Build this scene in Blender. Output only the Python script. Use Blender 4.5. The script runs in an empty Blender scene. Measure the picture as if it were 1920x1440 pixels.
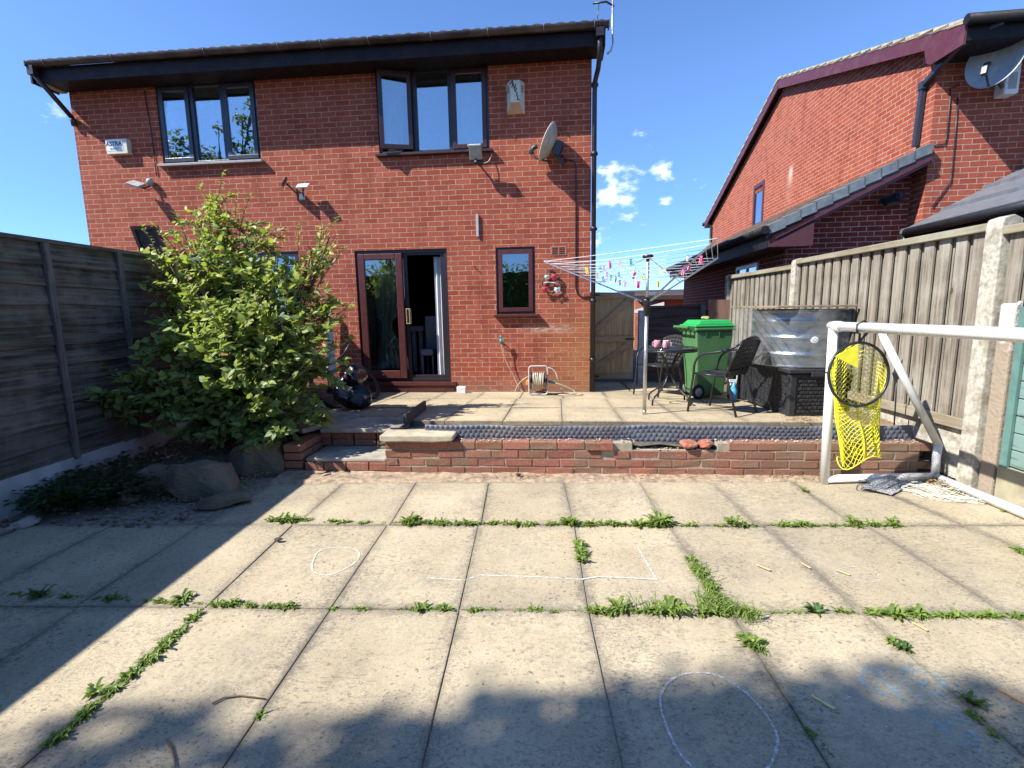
import bpy, bmesh, math, random
from mathutils import Vector, Matrix
R_ = math.radians
rnd = random.Random(7)
scene = bpy.context.scene
col = scene.collection

# ---------------------------------------------------------------- camera
F_PX = 923.8
YAW, PITCH, ROLL, CAM_H = .0403, .1484, -.0169, 1.3606
def _rot():
    cy, sy = math.cos(YAW), math.sin(YAW); cp, sp = math.cos(PITCH), math.sin(PITCH); cr, sr = math.cos(ROLL), math.sin(ROLL)
    Rz = Matrix(((cy, sy, 0), (-sy, cy, 0), (0, 0, 1))); B = Matrix(((1, 0, 0), (0, 0, -1), (0, 1, 0)))
    Rx = Matrix(((1, 0, 0), (0, cp, -sp), (0, sp, cp))); Rr = Matrix(((cr, -sr, 0), (sr, cr, 0), (0, 0, 1)))
    return Rr @ Rx @ B @ Rz
RM = _rot()
CAM = Vector((0, 0, CAM_H))
cam_d = bpy.data.cameras.new("camera"); cam = bpy.data.objects.new("camera", cam_d); col.objects.link(cam)
cam_d.sensor_width = 36; cam_d.lens = F_PX / 1920 * 36; cam_d.clip_start = .05; cam_d.clip_end = 3000
m3 = Matrix((RM[0], -RM[1], -RM[2])).transposed()
cam.matrix_world = Matrix.Translation(CAM) @ m3.to_4x4()
scene.camera = cam

# ---------------------------------------------------------------- light
SUN_A, SUN_E = R_(64), R_(45)         # azimuth from the facade normal (to the left), elevation
HY = -.0533                            # yaw of our house
az = SUN_A - HY
sun_vec = Vector((-math.sin(az) * math.cos(SUN_E), -math.cos(az) * math.cos(SUN_E), math.sin(SUN_E)))  # towards the sun
w = bpy.data.worlds.new("World"); scene.world = w; w.use_nodes = True
nt = w.node_tree; nt.nodes.clear()
o_ = nt.nodes.new('ShaderNodeOutputWorld'); bg = nt.nodes.new('ShaderNodeBackground'); sky = nt.nodes.new('ShaderNodeTexSky')
sky.sky_type = 'NISHITA'; sky.sun_disc = False; sky.sun_elevation = SUN_E
sky.sun_rotation = math.atan2(sun_vec.x, sun_vec.y)
sky.air_density = .72; sky.dust_density = .0; sky.ozone_density = 3.0; sky.altitude = 0
bg.inputs[1].default_value = .15
nt.links.new(bg.outputs[0], o_.inputs[0])
# small fair-weather clouds, placed by direction in the sky
tc = nt.nodes.new('ShaderNodeTexCoord')
nz = nt.nodes.new('ShaderNodeTexNoise'); nz.inputs['Scale'].default_value = 22; nz.inputs['Detail'].default_value = 9; nz.inputs['Roughness'].default_value = .62
mp = nt.nodes.new('ShaderNodeMapping'); mp.inputs['Scale'].default_value = (1, 1, 1.9)
nt.links.new(tc.outputs['Generated'], mp.inputs[0]); nt.links.new(mp.outputs[0], nz.inputs['Vector'])
def sky_dir(u, v):
    return (RM.transposed() @ Vector(((u - 960) / F_PX, (v - 720) / F_PX, 1))).normalized()
last = None
for (u, v, r, s) in ((1150, 348, .052, 1.0), (1175, 375, .045, .8), (1120, 400, .05, .75), (1245, 323, .022, .9), (1205, 272, .028, .45), (1250, 372, .035, .6), (90, 195, .02, .8), (1075, 460, .07, .7),
                     (1320, 355, .04, .3), (1118, 452, .03, .7)):
    d = nt.nodes.new('ShaderNodeVectorMath'); d.operation = 'DISTANCE'; nt.links.new(tc.outputs['Generated'], d.inputs[0]); d.inputs[1].default_value = sky_dir(u, v)
    mr = nt.nodes.new('ShaderNodeMapRange'); mr.inputs[1].default_value = 0; mr.inputs[2].default_value = r * 1.6; mr.inputs[3].default_value = s * 1.0; mr.inputs[4].default_value = 0
    nt.links.new(d.outputs['Value'], mr.inputs[0])
    if last is None: last = mr.outputs[0]
    else:
        mx = nt.nodes.new('ShaderNodeMath'); mx.operation = 'MAXIMUM'; nt.links.new(last, mx.inputs[0]); nt.links.new(mr.outputs[0], mx.inputs[1]); last = mx.outputs[0]
ad = nt.nodes.new('ShaderNodeMath'); ad.operation = 'ADD'; nt.links.new(last, ad.inputs[0]); nm = nt.nodes.new('ShaderNodeMath'); nm.operation = 'MULTIPLY_ADD'; nt.links.new(nz.outputs['Fac'], nm.inputs[0]); nm.inputs[1].default_value = 2.6; nm.inputs[2].default_value = -.8; nt.links.new(nm.outputs[0], ad.inputs[1])
cr = nt.nodes.new('ShaderNodeMapRange'); cr.interpolation_type = 'SMOOTHSTEP'; cr.inputs[1].default_value = .98; cr.inputs[2].default_value = 1.95; nt.links.new(ad.outputs[0], cr.inputs[0])
mixc = nt.nodes.new('ShaderNodeMix'); mixc.data_type = 'RGBA'; mixc.inputs['B'].default_value = (7.2, 7.6, 8.2, 1)
hs = nt.nodes.new('ShaderNodeHueSaturation'); hs.inputs['Saturation'].default_value = 1.10; hs.inputs['Value'].default_value = 1.0
nt.links.new(sky.outputs[0], hs.inputs['Color'])
tn = nt.nodes.new('ShaderNodeMix'); tn.data_type = 'RGBA'; tn.blend_type = 'MULTIPLY'; tn.inputs['Factor'].default_value = 1; tn.inputs['B'].default_value = (.95, .955, 1.04, 1); nt.links.new(hs.outputs[0], tn.inputs['A'])
nt.links.new(cr.outputs[0], mixc.inputs['Factor']); sz_ = nt.nodes.new('ShaderNodeSeparateXYZ'); nt.links.new(tc.outputs['Generated'], sz_.inputs[0]); er = nt.nodes.new('ShaderNodeMapRange'); er.interpolation_type = 'SMOOTHSTEP'; nt.links.new(sz_.outputs[2], er.inputs[0]); er.inputs[1].default_value = .0; er.inputs[2].default_value = .42; er.inputs[3].default_value = 1; er.inputs[4].default_value = 0
low = nt.nodes.new('ShaderNodeMix'); low.data_type = 'RGBA'; low.blend_type = 'MULTIPLY'; nt.links.new(er.outputs[0], low.inputs['Factor']); nt.links.new(tn.outputs['Result'], low.inputs['A']); low.inputs['B'].default_value = (.50, .64, .86, 1)
nt.links.new(low.outputs['Result'], mixc.inputs['A']); nt.links.new(mixc.outputs['Result'], bg.inputs[0])
sd = bpy.data.lights.new("sun", 'SUN'); sd.energy = 4.8; sd.angle = R_(.53); sd.color = (1, .975, .93)
sun = bpy.data.objects.new("sun", sd); col.objects.link(sun); sun.rotation_euler = (-sun_vec).to_track_quat('-Z', 'Y').to_euler()
sun.location = (0, 0, 20)
scene.view_settings.view_transform = 'Standard'; scene.view_settings.look = 'None'; scene.view_settings.gamma = 1
scene.view_settings.exposure = .96
scene.cycles.max_bounces = 8; scene.cycles.transparent_max_bounces = 24
scene.cycles.glossy_bounces = 3; scene.cycles.diffuse_bounces = 3; scene.cycles.caustics_reflective = False; scene.cycles.caustics_refractive = False

# ---------------------------------------------------------------- pixel rays -> places on real surfaces
def ray(u, v): return RM.transposed() @ Vector(((u - 960) / F_PX, (v - 720) / F_PX, 1))
def G(u, v, z=0):
    d = ray(u, v); return CAM + d * ((z - CAM_H) / d.z)
def AY(u, v, y):
    d = ray(u, v); return CAM + d * (y / d.y)
def AX(u, v, x):
    d = ray(u, v); return CAM + d * (x / d.x)
HO = Vector((.8572, 7.2481, .15))                 # right-hand foot of our house's rear wall
HX = Vector((math.cos(HY), math.sin(HY), 0)); HN = Vector((-math.sin(HY), math.cos(HY), 0))
def FL(u, v, off=0):                               # (x, z) in the facade's own axes, on a plane `off` in front of it
    d = ray(u, v); t = ((HO - CAM).dot(HN) - off) / d.dot(HN); P = CAM + d * t - HO
    return P.dot(HX), P.z
def fw(x, y, z): return HO + HX * x + HN * y + Vector((0, 0, z))   # facade axes -> world
def up_z(x, y):                                    # surface of the raised terrace (falls gently to the house)
    yl = (Vector((x, y, 0)) - HO).dot(HN)
    return .15 + .13 * min(1.15, max(-.2, -yl / 2.5))
def GU(u, v):                                      # pixel -> raised terrace
    z = .2
    for _ in range(12):
        p = G(u, v, z); z = up_z(p.x, p.y)
    return G(u, v, z)

# ---------------------------------------------------------------- materials
MATS = {}
class NT:
    def __init__(s, name):
        s.m = bpy.data.materials.new(name); s.m.use_nodes = True; s.t = s.m.node_tree
        s.b = s.t.nodes['Principled BSDF']; s.out = s.t.nodes['Material Output']
    def n(s, ty, **kw):
        x = s.t.nodes.new(ty)
        for k, v in kw.items():
            if k.startswith('i_'):
                key = k[2:].replace('_', ' ')
                x.inputs[int(key) if key.isdigit() else key].default_value = v
            else: setattr(x, k, v)
        return x
    def l(s, a, b): s.t.links.new(a, b)
    def mix(s, fac, a, b, mode='MIX'):
        x = s.n('ShaderNodeMix', data_type='RGBA', blend_type=mode)
        for val, key in ((fac, 'Factor'), (a, 'A'), (b, 'B')):
            if hasattr(val, 'links'): s.l(val, x.inputs[key])
            elif key == 'Factor': x.inputs[key].default_value = val
            else: x.inputs[key].default_value = tuple(val) + ((1,) if len(val) == 3 else ())
        return x.outputs['Result']
    def noise(s, vec, scale, detail=4, rough=.55):
        x = s.n('ShaderNodeTexNoise', i_Scale=scale, i_Detail=detail, i_Roughness=rough)
        if vec is not None: s.l(vec, x.inputs['Vector'])
        return x.outputs['Fac']
    def ramp(s, val, lo, hi, a=0., b=1.):
        x = s.n('ShaderNodeMapRange', i_1=lo, i_2=hi, i_3=a, i_4=b); s.l(val, x.inputs[0]); return x.outputs[0]
    def obj(s): return s.n('ShaderNodeTexCoord').outputs['Object']
    def pos(s): return s.n('ShaderNodeNewGeometry').outputs['Position']
    def mp(s, vec, scale=(1, 1, 1), loc=(0, 0, 0)):
        x = s.n('ShaderNodeMapping'); x.inputs['Scale'].default_value = scale; x.inputs['Location'].default_value = loc; s.l(vec, x.inputs[0]); return x.outputs[0]
    def bump(s, h, strength=.4, dist=.01, prev=None):
        x = s.n('ShaderNodeBump', i_Strength=strength, i_Distance=dist); s.l(h, x.inputs['Height'])
        if prev is not None: s.l(prev, x.inputs['Normal'])
        s.l(x.outputs[0], s.b.inputs['Normal']); return x.outputs[0]
    def color(s, c):
        if hasattr(c, 'links'): s.l(c, s.b.inputs['Base Color'])
        else: s.b.inputs['Base Color'].default_value = tuple(c) + (1,)
    def math(s, op, a, b=None):
        x = s.n('ShaderNodeMath', operation=op)
        for i, v in enumerate((a, b)):
            if v is None: continue
            if hasattr(v, 'links'): s.l(v, x.inputs[i])
            else: x.inputs[i].default_value = v
        return x.outputs[0]
def P(name, c, rough=.6, metal=0, var=.15, scale=12, bump=0., bscale=60, spec=.5, dirt=None, dirt_amt=.5):
    if name in MATS: return MATS[name]
    k = NT(name); k.b.inputs['Roughness'].default_value = rough; k.b.inputs['Metallic'].default_value = metal
    k.b.inputs['Specular IOR Level'].default_value = spec
    v = k.obj(); f = k.noise(v, scale)
    cc = k.mix(k.ramp(f, .3, .7), [x * (1 - var) for x in c], [min(1, x * (1 + var)) for x in c])
    if dirt: cc = k.mix(k.ramp(k.noise(v, scale * .37, 6), .48, .66, 0, dirt_amt), cc, dirt)
    k.color(cc)
    if bump: k.bump(k.noise(v, bscale, 5), bump, .004)
    rr = k.ramp(k.noise(v, scale * 2.3), .3, .7, max(.05, rough - .1), min(1, rough + .12)); k.l(rr, k.b.inputs['Roughness'])
    MATS[name] = k.m; return k.m

def brick_mat(name, L, H, c1, c2, mortar, msize, off=(0, 0), stain=None, bstr=.7):
    k = NT(name); v = k.obj()
    sp = k.n('ShaderNodeSeparateXYZ'); k.l(v, sp.inputs[0])
    h = k.math('ADD', k.math('ADD', sp.outputs[0], sp.outputs[1]), off[0]); z = k.math('ADD', sp.outputs[2], off[1])
    # slightly wandering joints
    wob = k.math('MULTIPLY', k.math('SUBTRACT', k.noise(k.mp(v, (9, 9, 30)), 1.0, 3), .5), .007)
    cb = k.n('ShaderNodeCombineXYZ'); k.l(k.math('ADD', h, wob), cb.inputs[0]); k.l(k.math('ADD', z, wob), cb.inputs[1])
    bt = k.n('ShaderNodeTexBrick', i_Scale=1., i_Mortar_Size=msize, i_Mortar_Smooth=.15, i_Bias=0., i_Brick_Width=L, i_Row_Height=H)
    bt.inputs['Color1'].default_value = (0, 0, 0, 1); bt.inputs['Color2'].default_value = (1, 1, 1, 1); bt.inputs['Mortar'].default_value = (.5, .5, .5, 1)
    k.l(cb.outputs[0], bt.inputs['Vector'])
    base = k.mix(k.ramp(bt.outputs['Color'], .0, 1., 0., 1.), c1, c2)
    fine = k.noise(k.mp(v, (14, 14, 60)), 2.2, 7, .65)
    base = k.mix(k.ramp(fine, .42, .62, 0, .65), base, [x * .45 for x in c1])
    base = k.mix(k.ramp(k.noise(v, 1.1, 4), .35, .75, 0, .35), base, [c1[0] * 1.25, c1[1] * 1.5, c1[2] * 1.4])
    base = k.mix(k.ramp(k.noise(v, 140, 3), .45, .75, 0, .35), base, [min(1, x * 1.7) for x in c2])
    mo = k.mix(k.ramp(k.noise(v, 9, 5), .35, .7), mortar, [x * .68 for x in mortar])
    cc = k.mix(bt.outputs['Fac'], base, mo)
    cc = k.mix(k.ramp(k.noise(k.mp(v, (2.2, 2.2, .7)), 1.6, 7, .7), .50, .68, 0, .45), cc, [x * .55 for x in c1])
    cc = k.mix(k.ramp(k.noise(k.mp(v, (9, 9, .35)), 1.0, 5, .7), .58, .70, 0, .35), cc, [x * .5 for x in c1])
    cc = k.mix(k.ramp(k.noise(v, 2.7, 8, .75), .62, .74, 0, .35), cc, [min(1, x * 1.1) for x in mortar])
    if stain: cc = stain(k, v, sp, cc)
    k.color(cc)
    k.b.inputs['Roughness'].default_value = .88; k.b.inputs['Specular IOR Level'].default_value = .25
    rough = k.noise(k.mp(v, (10, 10, 42)), 3.0, 8, .75)
    hh = k.math('ADD', k.math('MULTIPLY', rough, .75), k.math('MULTIPLY', bt.outputs['Fac'], -.75))
    k.bump(hh, bstr, .012)
    MATS[name] = k.m; return k.m

def house_stain(k, v, sp, cc):
    x, z = sp.outputs[0], sp.outputs[2]
    # green algae towards the foot of the wall by the corner
    gx = k.ramp(x, -.95, -.02, 0, 1); gz = k.ramp(z, 1.45, .55, 0, 1)
    g = k.math('MULTIPLY', k.math('MULTIPLY', gx, gz), k.ramp(k.noise(v, 3.5, 6), .32, .62, .2, 1))
    cc = k.mix(k.math('MULTIPLY', g, .5), cc, (.42, .27, .07))
    lo = k.math('MULTIPLY', k.ramp(z, .32, .0, 0, 1), k.ramp(k.noise(v, 6, 5), .35, .65, .25, 1))
    cc = k.mix(k.math('MULTIPLY', lo, .6), cc, (.25, .19, .13))
    # pale salt bloom low down between door and corner
    e = k.math('MULTIPLY', k.math('MULTIPLY', k.ramp(x, -2.2, -1.7, 0, 1), k.ramp(z, 1.25, .6, 0, 1)), k.ramp(k.noise(k.mp(v, (5, 5, 12)), 1.3, 8, .7), .58, .74, 0, .75))
    cc = k.mix(e, cc, (.62, .50, .42))
    b = k.math('MULTIPLY', k.math('MULTIPLY', k.ramp(k.math('ABSOLUTE', k.math('SUBTRACT', z, .93)), .085, .02, 0, 1), k.math('MULTIPLY', k.ramp(x, -1.1, -.8), k.ramp(x, -.15, -.4))), k.ramp(k.noise(k.mp(v, (6, 6, 30)), 1.6, 6), .42, .6, 0, .7))
    cc = k.mix(b, cc, (.62, .48, .36))
    return cc
def gable_stain(k, v, sp, cc):
    y, z = sp.outputs[1], sp.outputs[2]
    a = k.math('MULTIPLY', k.ramp(k.math('ABSOLUTE', k.math('SUBTRACT', y, 4.55)), .14, .03), k.math('MULTIPLY', k.ramp(z, 4.05, 4.3, 0, 1), k.ramp(z, 4.55, 4.4, 0, 1)))
    cc = k.mix(k.math('MULTIPLY', a, .85), cc, (.6, .5, .42))
    b = k.math('MULTIPLY', k.ramp(k.math('ABSOLUTE', k.math('SUBTRACT', y, 4.6)), .22, .03), k.math('MULTIPLY', k.ramp(z, 3.0, 4.3), k.ramp(k.noise(v, 4), .4, .6, .2, .7)))
    b = k.math('MULTIPLY', b, k.ramp(z, 4.5, 4.35))
    cc = k.mix(k.math('MULTIPLY', b, .6), cc, (.5, .33, .26))
    return cc

def slab_mat(name, c, seed=0.):
    k = NT(name); v = k.mp(k.pos(), (1, 1, 1), (seed, seed * 1.7, 0))
    isl = k.n('ShaderNodeNewGeometry').outputs['Random Per Island']
    cc = k.mix(k.ramp(isl, 0, 1), [x * .82 for x in c], [x * 1.10 for x in c])
    cc = k.mix(k.ramp(k.noise(v, 2.1, 7, .6), .38, .62, 0, .75), cc, [c[0] * .76, c[1] * .73, c[2] * .68])
    cc = k.mix(k.ramp(k.noise(v, 55, 6, .7), .38, .66, 0, .5), cc, [c[0] * .62, c[1] * .60, c[2] * .58])
    cc = k.mix(k.ramp(k.noise(v, 170, 3, .7), .52, .72, 0, .5), cc, [min(1, x * 1.35) for x in c])
    # broad mottled grey-brown staining, streaked along the slabs
    st_ = k.math('MULTIPLY', k.ramp(k.noise(k.mp(v, (1.3, .8, 1), (4, 9, 0)), 1.7, 9, .78), .47, .62), k.ramp(k.noise(v, 38, 7, .8), .40, .60, .15, 1))
    cc = k.mix(k.math('MULTIPLY', st_, .55), cc, (.17, .15, .125))
    # grime creeping in from the slab edges (UV runs 0..1 over each slab)
    uv = k.n('ShaderNodeTexCoord').outputs['UV']; s2 = k.n('ShaderNodeSeparateXYZ'); k.l(uv, s2.inputs[0])
    ex = k.math('MULTIPLY', k.math('MINIMUM', s2.outputs[0], k.math('SUBTRACT', 1., s2.outputs[0])), .62); ey = k.math('MULTIPLY', k.math('MINIMUM', s2.outputs[1], k.math('SUBTRACT', 1., s2.outputs[1])), .85)
    ed = k.math('MINIMUM', ex, ey); nb_ = k.noise(v, 16, 8, .75)
    cc = k.mix(k.math('MULTIPLY', k.ramp(k.math('SUBTRACT', ed, k.math('MULTIPLY', k.math('SUBTRACT', nb_, .45), .22)), .035, -.005, 0, 1), k.ramp(k.noise(v, 1.3, 3), .35, .6, .15, .75)), cc, (.13, .115, .09))
    cc = k.mix(k.math('MULTIPLY', k.ramp(ed, .014, .0, 0, .75), k.ramp(k.noise(v, 7, 5), .35, .6, .3, 1)), cc, (.12, .105, .08))
    cc = k.mix(k.ramp(k.noise(k.mp(v, (1, 1, 1), (31, 8, 0)), .8, 3), .42, .6, 0, .30), cc, [c[0] * 1.22, c[1] * 1.2, c[2] * 1.12])
    # black lichen spots: cell speckle gated by patchy noise
    for sc, th, gl, gh, am in ((30, .26, .42, .58, .7), (62, .28, .38, .58, .7), (13, .14, .46, .60, .5)):
        vo = k.n('ShaderNodeTexVoronoi', i_Scale=sc); vo.inputs['Randomness'].default_value = 1
        wv = k.n('ShaderNodeVectorMath', operation='ADD'); k.l(v, wv.inputs[0])
        nn = k.n('ShaderNodeTexNoise', i_Scale=sc * 1.3, i_Detail=3); k.l(v, nn.inputs['Vector'])
        sc_ = k.n('ShaderNodeVectorMath', operation='SCALE'); k.l(nn.outputs['Color'], sc_.inputs[0]); sc_.inputs['Scale'].default_value = .9 / sc
        k.l(sc_.outputs[0], wv.inputs[1]); k.l(wv.outputs[0], vo.inputs['Vector'])
        spot = k.ramp(vo.outputs['Distance'], th, th * .55, 0, 1)
        sw = k.n('ShaderNodeSeparateColor'); k.l(vo.outputs['Color'], sw.inputs[0])
        spot = k.math('MULTIPLY', spot, k.ramp(sw.outputs[0], .45, .6))
        gate = k.ramp(k.noise(k.mp(v, (1, 1, 1), (sc, 3, 1)), 2.2, 5), gl, gh)
        cc = k.mix(k.math('MULTIPLY', k.math('MULTIPLY', spot, gate), am), cc, (.085, .078, .07))
    cc = k.mix(k.ramp(k.noise(k.mp(v, (1, 1, 1), (9, 2, 0)), 5.5, 5), .68, .78, 0, .35), cc, (.45, .30, .13))
    # broken dark scuffs running with the slabs
    cc = k.mix(k.math('MULTIPLY', k.ramp(k.noise(k.mp(v, (7, 22, 1)), 1.0, 9, .8), .54, .66, 0, .8), k.ramp(k.noise(v, 1.6, 4), .45, .6)), cc, (.12, .105, .085))
    cc = k.mix(k.ramp(k.noise(v, 12, 9, .85), .56, .70, 0, .5), cc, (.17, .15, .12))
    # grime washed out beside the joints
    cc = k.mix(k.math('MULTIPLY', k.ramp(k.noise(v, .9, 4), .5, .68), k.ramp(k.noise(v, 24, 6, .7), .42, .62, 0, .5)), cc, (.16, .145, .12))
    for sc, lo, hi, am, off in ((105, .51, .60, .5, 2.), (44, .54, .62, .6, 7.), (22, .57, .65, .5, 11.)):
        gate = k.math('ADD', k.ramp(k.noise(k.mp(v, (1, 1, 1), (off, off * 2, 0)), 2.4, 6, .7), .44, .60, .08, 1), k.ramp(ed, .10, .0, 0, .7))
        cc = k.mix(k.math('MULTIPLY', k.ramp(k.noise(k.mp(v, (1, 1.7, 1), (off, 0, 0)), sc, 3, .7), lo, hi, 0, am), k.math('MINIMUM', gate, 1.)), cc, (.12, .105, .09))
    k.color(cc); k.b.inputs['Roughness'].default_value = .9; k.b.inputs['Specular IOR Level'].default_value = .2
    k.bump(k.math('ADD', k.noise(v, 180, 4, .7), k.math('MULTIPLY', k.noise(v, 9, 5), .8)), .35, .006)
    MATS[name] = k.m; return k.m

def wood_mat(name, c1, c2, axis='z', rough=.85, streak=1., pale=None, knots=True):
    k = NT(name); v = k.obj()
    isl = k.n('ShaderNodeNewGeometry').outputs['Random Per Island']
    oi = k.n('ShaderNodeCombineXYZ'); m = k.math('MULTIPLY', isl, 37.); k.l(m, oi.inputs[0]); k.l(m, oi.inputs[1]); k.l(m, oi.inputs[2])
    va = k.n('ShaderNodeVectorMath', operation='ADD'); k.l(v, va.inputs[0]); k.l(oi.outputs[0], va.inputs[1]); v2 = va.outputs[0]
    s = {'z': (1, 1, .045), 'y': (1, .045, 1), 'x': (.045, 1, 1)}[axis]
    g = k.noise(k.mp(v2, s), 42, 6, .65); g2 = k.noise(k.mp(v2, s), 9, 4, .6)
    cc = k.mix(k.ramp(g, .40, .60), c1, c2); cc = k.mix(k.ramp(g2, .35, .7, 0, .5), cc, [x * .55 for x in c1])
    if pale: cc = k.mix(k.ramp(k.noise(v, 2.3, 6, .65), .45, .68, 0, .7), cc, pale)
    if knots:
        s3 = {'z': (1, 1, .42), 'y': (1, .42, 1), 'x': (.42, 1, 1)}[axis]
        vo = k.n('ShaderNodeTexVoronoi', i_Scale=4.2); k.l(k.mp(v2, s3), vo.inputs['Vector'])
        cc = k.mix(k.ramp(vo.outputs['Distance'], .15, .09, 0, .35), cc, [x * .45 for x in c1])
        cc = k.mix(k.ramp(vo.outputs['Distance'], .07, .05, 0, .9), cc, [x * .3 for x in c1])
    cc = k.mix(k.ramp(isl, 0, 1, 0, .35), cc, [x * .62 for x in c2])
    k.color(cc); k.b.inputs['Roughness'].default_value = rough; k.b.inputs['Specular IOR Level'].default_value = .25
    k.bump(g, .5 * streak, .004)
    MATS[name] = k.m; return k.m

def glass_mat(name, refl=.35, tint=(.75, .85, .85), rough=.0):
    k = NT(name); k.t.nodes.remove(k.b)
    tr = k.n('ShaderNodeBsdfTransparent'); tr.inputs[0].default_value = tint + (1,)
    gl = k.n('ShaderNodeBsdfGlossy'); gl.inputs['Roughness'].default_value = rough; gl.inputs[0].default_value = (.95, .97, 1, 1)
    nb = k.n('ShaderNodeBump', i_Strength=.05, i_Distance=.02); k.l(k.noise(k.obj(), 2.2, 2), nb.inputs['Height']); k.l(nb.outputs[0], gl.inputs['Normal'])
    fr = k.n('ShaderNodeFresnel', i_IOR=1.5); mx = k.n('ShaderNodeMixShader')
    k.l(k.ramp(fr.outputs[0], .04, 1, refl, 1), mx.inputs[0]); k.l(tr.outputs[0], mx.inputs[1]); k.l(gl.outputs[0], mx.inputs[2]); k.l(mx.outputs[0], k.out.inputs[0])
    MATS[name] = k.m; return k.m

def film_mat(name, c, alpha, rough=.2):
    k = NT(name); k.color(k.mix(k.noise(k.obj(), 6, 5), [x * .8 for x in c], c)); k.b.inputs['Roughness'].default_value = rough
    k.l(k.ramp(k.noise(k.mp(k.obj(), (1, 1, 3)), 7, 6), .3, .7, alpha * .6, min(1, alpha * 1.4)), k.b.inputs['Alpha'])
    k.bump(k.noise(k.obj(), 14, 4), .5, .02); MATS[name] = k.m; return k.m

def leaf_mat(name, dark, light, tip=None, zlo=0, zhi=1, trans=.35):
    k = NT(name); isl = k.n('ShaderNodeNewGeometry').outputs['Random Per Island']
    cc = k.mix(k.ramp(isl, 0, 1), dark, light)
    if tip is not None:
        sp = k.n('ShaderNodeSeparateXYZ'); k.l(k.pos(), sp.inputs[0])
        t = k.math('MULTIPLY', k.ramp(sp.outputs[2], zlo, zhi), k.ramp(k.math('FRACT', k.math('MULTIPLY', isl, 7.31)), .25, .9, .15, 1))
        cc = k.mix(t, cc, tip)
        rr = k.ramp(k.math('FRACT', k.math('MULTIPLY', isl, 53.7)), .965, .975); cc = k.mix(k.math('MULTIPLY', rr, .8), cc, (.38, .16, .05))
    cc = k.mix(k.ramp(k.noise(k.pos(), 60, 3), .4, .7, 0, .3), cc, [x * .6 for x in dark])
    k.color(cc); k.b.inputs['Roughness'].default_value = .5; k.b.inputs['Specular IOR Level'].default_value = .38
    tl = k.n('ShaderNodeBsdfTranslucent'); k.l(k.mix(.5, cc, (.50, .62, .05), 'MIX'), tl.inputs[0])
    mx = k.n('ShaderNodeMixShader', i_0=trans); k.l(k.b.outputs[0], mx.inputs[1]); k.l(tl.outputs[0], mx.inputs[2]); k.l(mx.outputs[0], k.out.inputs[0])
    MATS[name] = k.m; return k.m

BL, BH = .2132, .0709
M_BRICK = brick_mat('house_brick', BL, BH, (.30, .055, .031), (.48, .122, .066), (.62, .36, .24), .0062, (1.169 + BL * 40, -2.15 + BH * 40), house_stain, 1.6)
M_BRICK2 = brick_mat('neighbour_brick', .2232, .075, (.29, .056, .034), (.45, .115, .066), (.58, .38, .27), .0062, (20, 3), gable_stain, 1.2)
M_BRICK3 = brick_mat('garage_brick', .2232, .075, (.23, .038, .028), (.31, .056, .036), (.58, .46, .34), .0062, (20.1, 3.03), None, .35)
M_WOODBR = P('rosewood_frame', (.085, .024, .022), .38, var=.2, spec=.4)
M_DARKFR = P('dark_frame', (.022, .016, .02), .4, var=.15)
M_ANTHRA = P('anthracite_frame', (.028, .034, .05), .35, var=.1)
M_FASCIA = P('black_fascia', (.010, .006, .008), .55, var=.3, dirt=(.03, .02, .02), dirt_amt=.4, spec=.25)
M_GUTTER = P('brown_gutter', (.028, .016, .015), .35, var=.3, dirt=(.12, .09, .07), dirt_amt=.45, scale=8)
M_BLKM = P('matt_black_plastic', (.012, .011, .013), .6, var=.2, spec=.25)
M_BLACKPL = P('black_plastic', (.018, .018, .02), .38, var=.2)
M_SLAB = slab_mat('concrete_slab', (.51, .425, .285))
M_SLAB2 = slab_mat('terrace_slab', (.54, .44, .285), 5.)
M_GLASS = glass_mat('window_glass', .33)
M_GLASSD = glass_mat('door_glass', .20, (.6, .72, .68))
M_CURT = P('curtain_fabric', (.55, .56, .58), .9, var=.12, scale=8)
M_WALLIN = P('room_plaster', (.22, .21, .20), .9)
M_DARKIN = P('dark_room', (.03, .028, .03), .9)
M_TILE = P('concrete_roof_tile', (.10, .07, .06), .85, var=.3, scale=5, bump=.5, dirt=(.2, .19, .12), dirt_amt=.5)
M_FWOOD = wood_mat('weathered_grey_wood', (.14, .115, .085), (.35, .30, .23), 'z', pale=(.42, .39, .32), streak=1.6)
M_FRAIL = wood_mat('weathered_rail_wood', (.22, .18, .12), (.36, .30, .21), 'y', pale=(.36, .36, .26))
M_FDARK = wood_mat('dark_stained_wood', (.040, .033, .027), (.165, .142, .118), 'y', pale=(.23, .205, .175), streak=1.6)
M_FDARKZ = wood_mat('dark_stained_batten', (.07, .064, .058), (.17, .16, .145), 'z', pale=(.22, .21, .19), knots=False)
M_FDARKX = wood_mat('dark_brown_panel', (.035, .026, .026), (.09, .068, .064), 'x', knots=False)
M_GATE = wood_mat('gate_board_wood', (.40, .27, .13), (.62, .44, .24), 'z', pale=(.55, .44, .28))
M_GATEX = wood_mat('gate_brace_wood', (.30, .21, .12), (.46, .34, .20), 'x', pale=(.44, .36, .25))
M_CONC = P('post_concrete', (.44, .40, .32), .92, var=.35, scale=26, bump=1., bscale=48, dirt=(.20, .18, .12), dirt_amt=.7)
M_CONCW = P('whitewashed_board', (.46, .45, .43), .9, var=.12, scale=5, bump=.6, bscale=50, dirt=(.18, .18, .17), dirt_amt=.7)
M_WHITE = P('white_plastic', (.78, .78, .76), .3, var=.04)
M_CREAM = P('cream_plastic', (.62, .58, .46), .45, var=.08)
M_GREY = P('grey_plastic', (.35, .36, .35), .45)
M_ALU = P('aluminium', (.55, .54, .51), .35, metal=.85, var=.15, scale=20)
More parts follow.
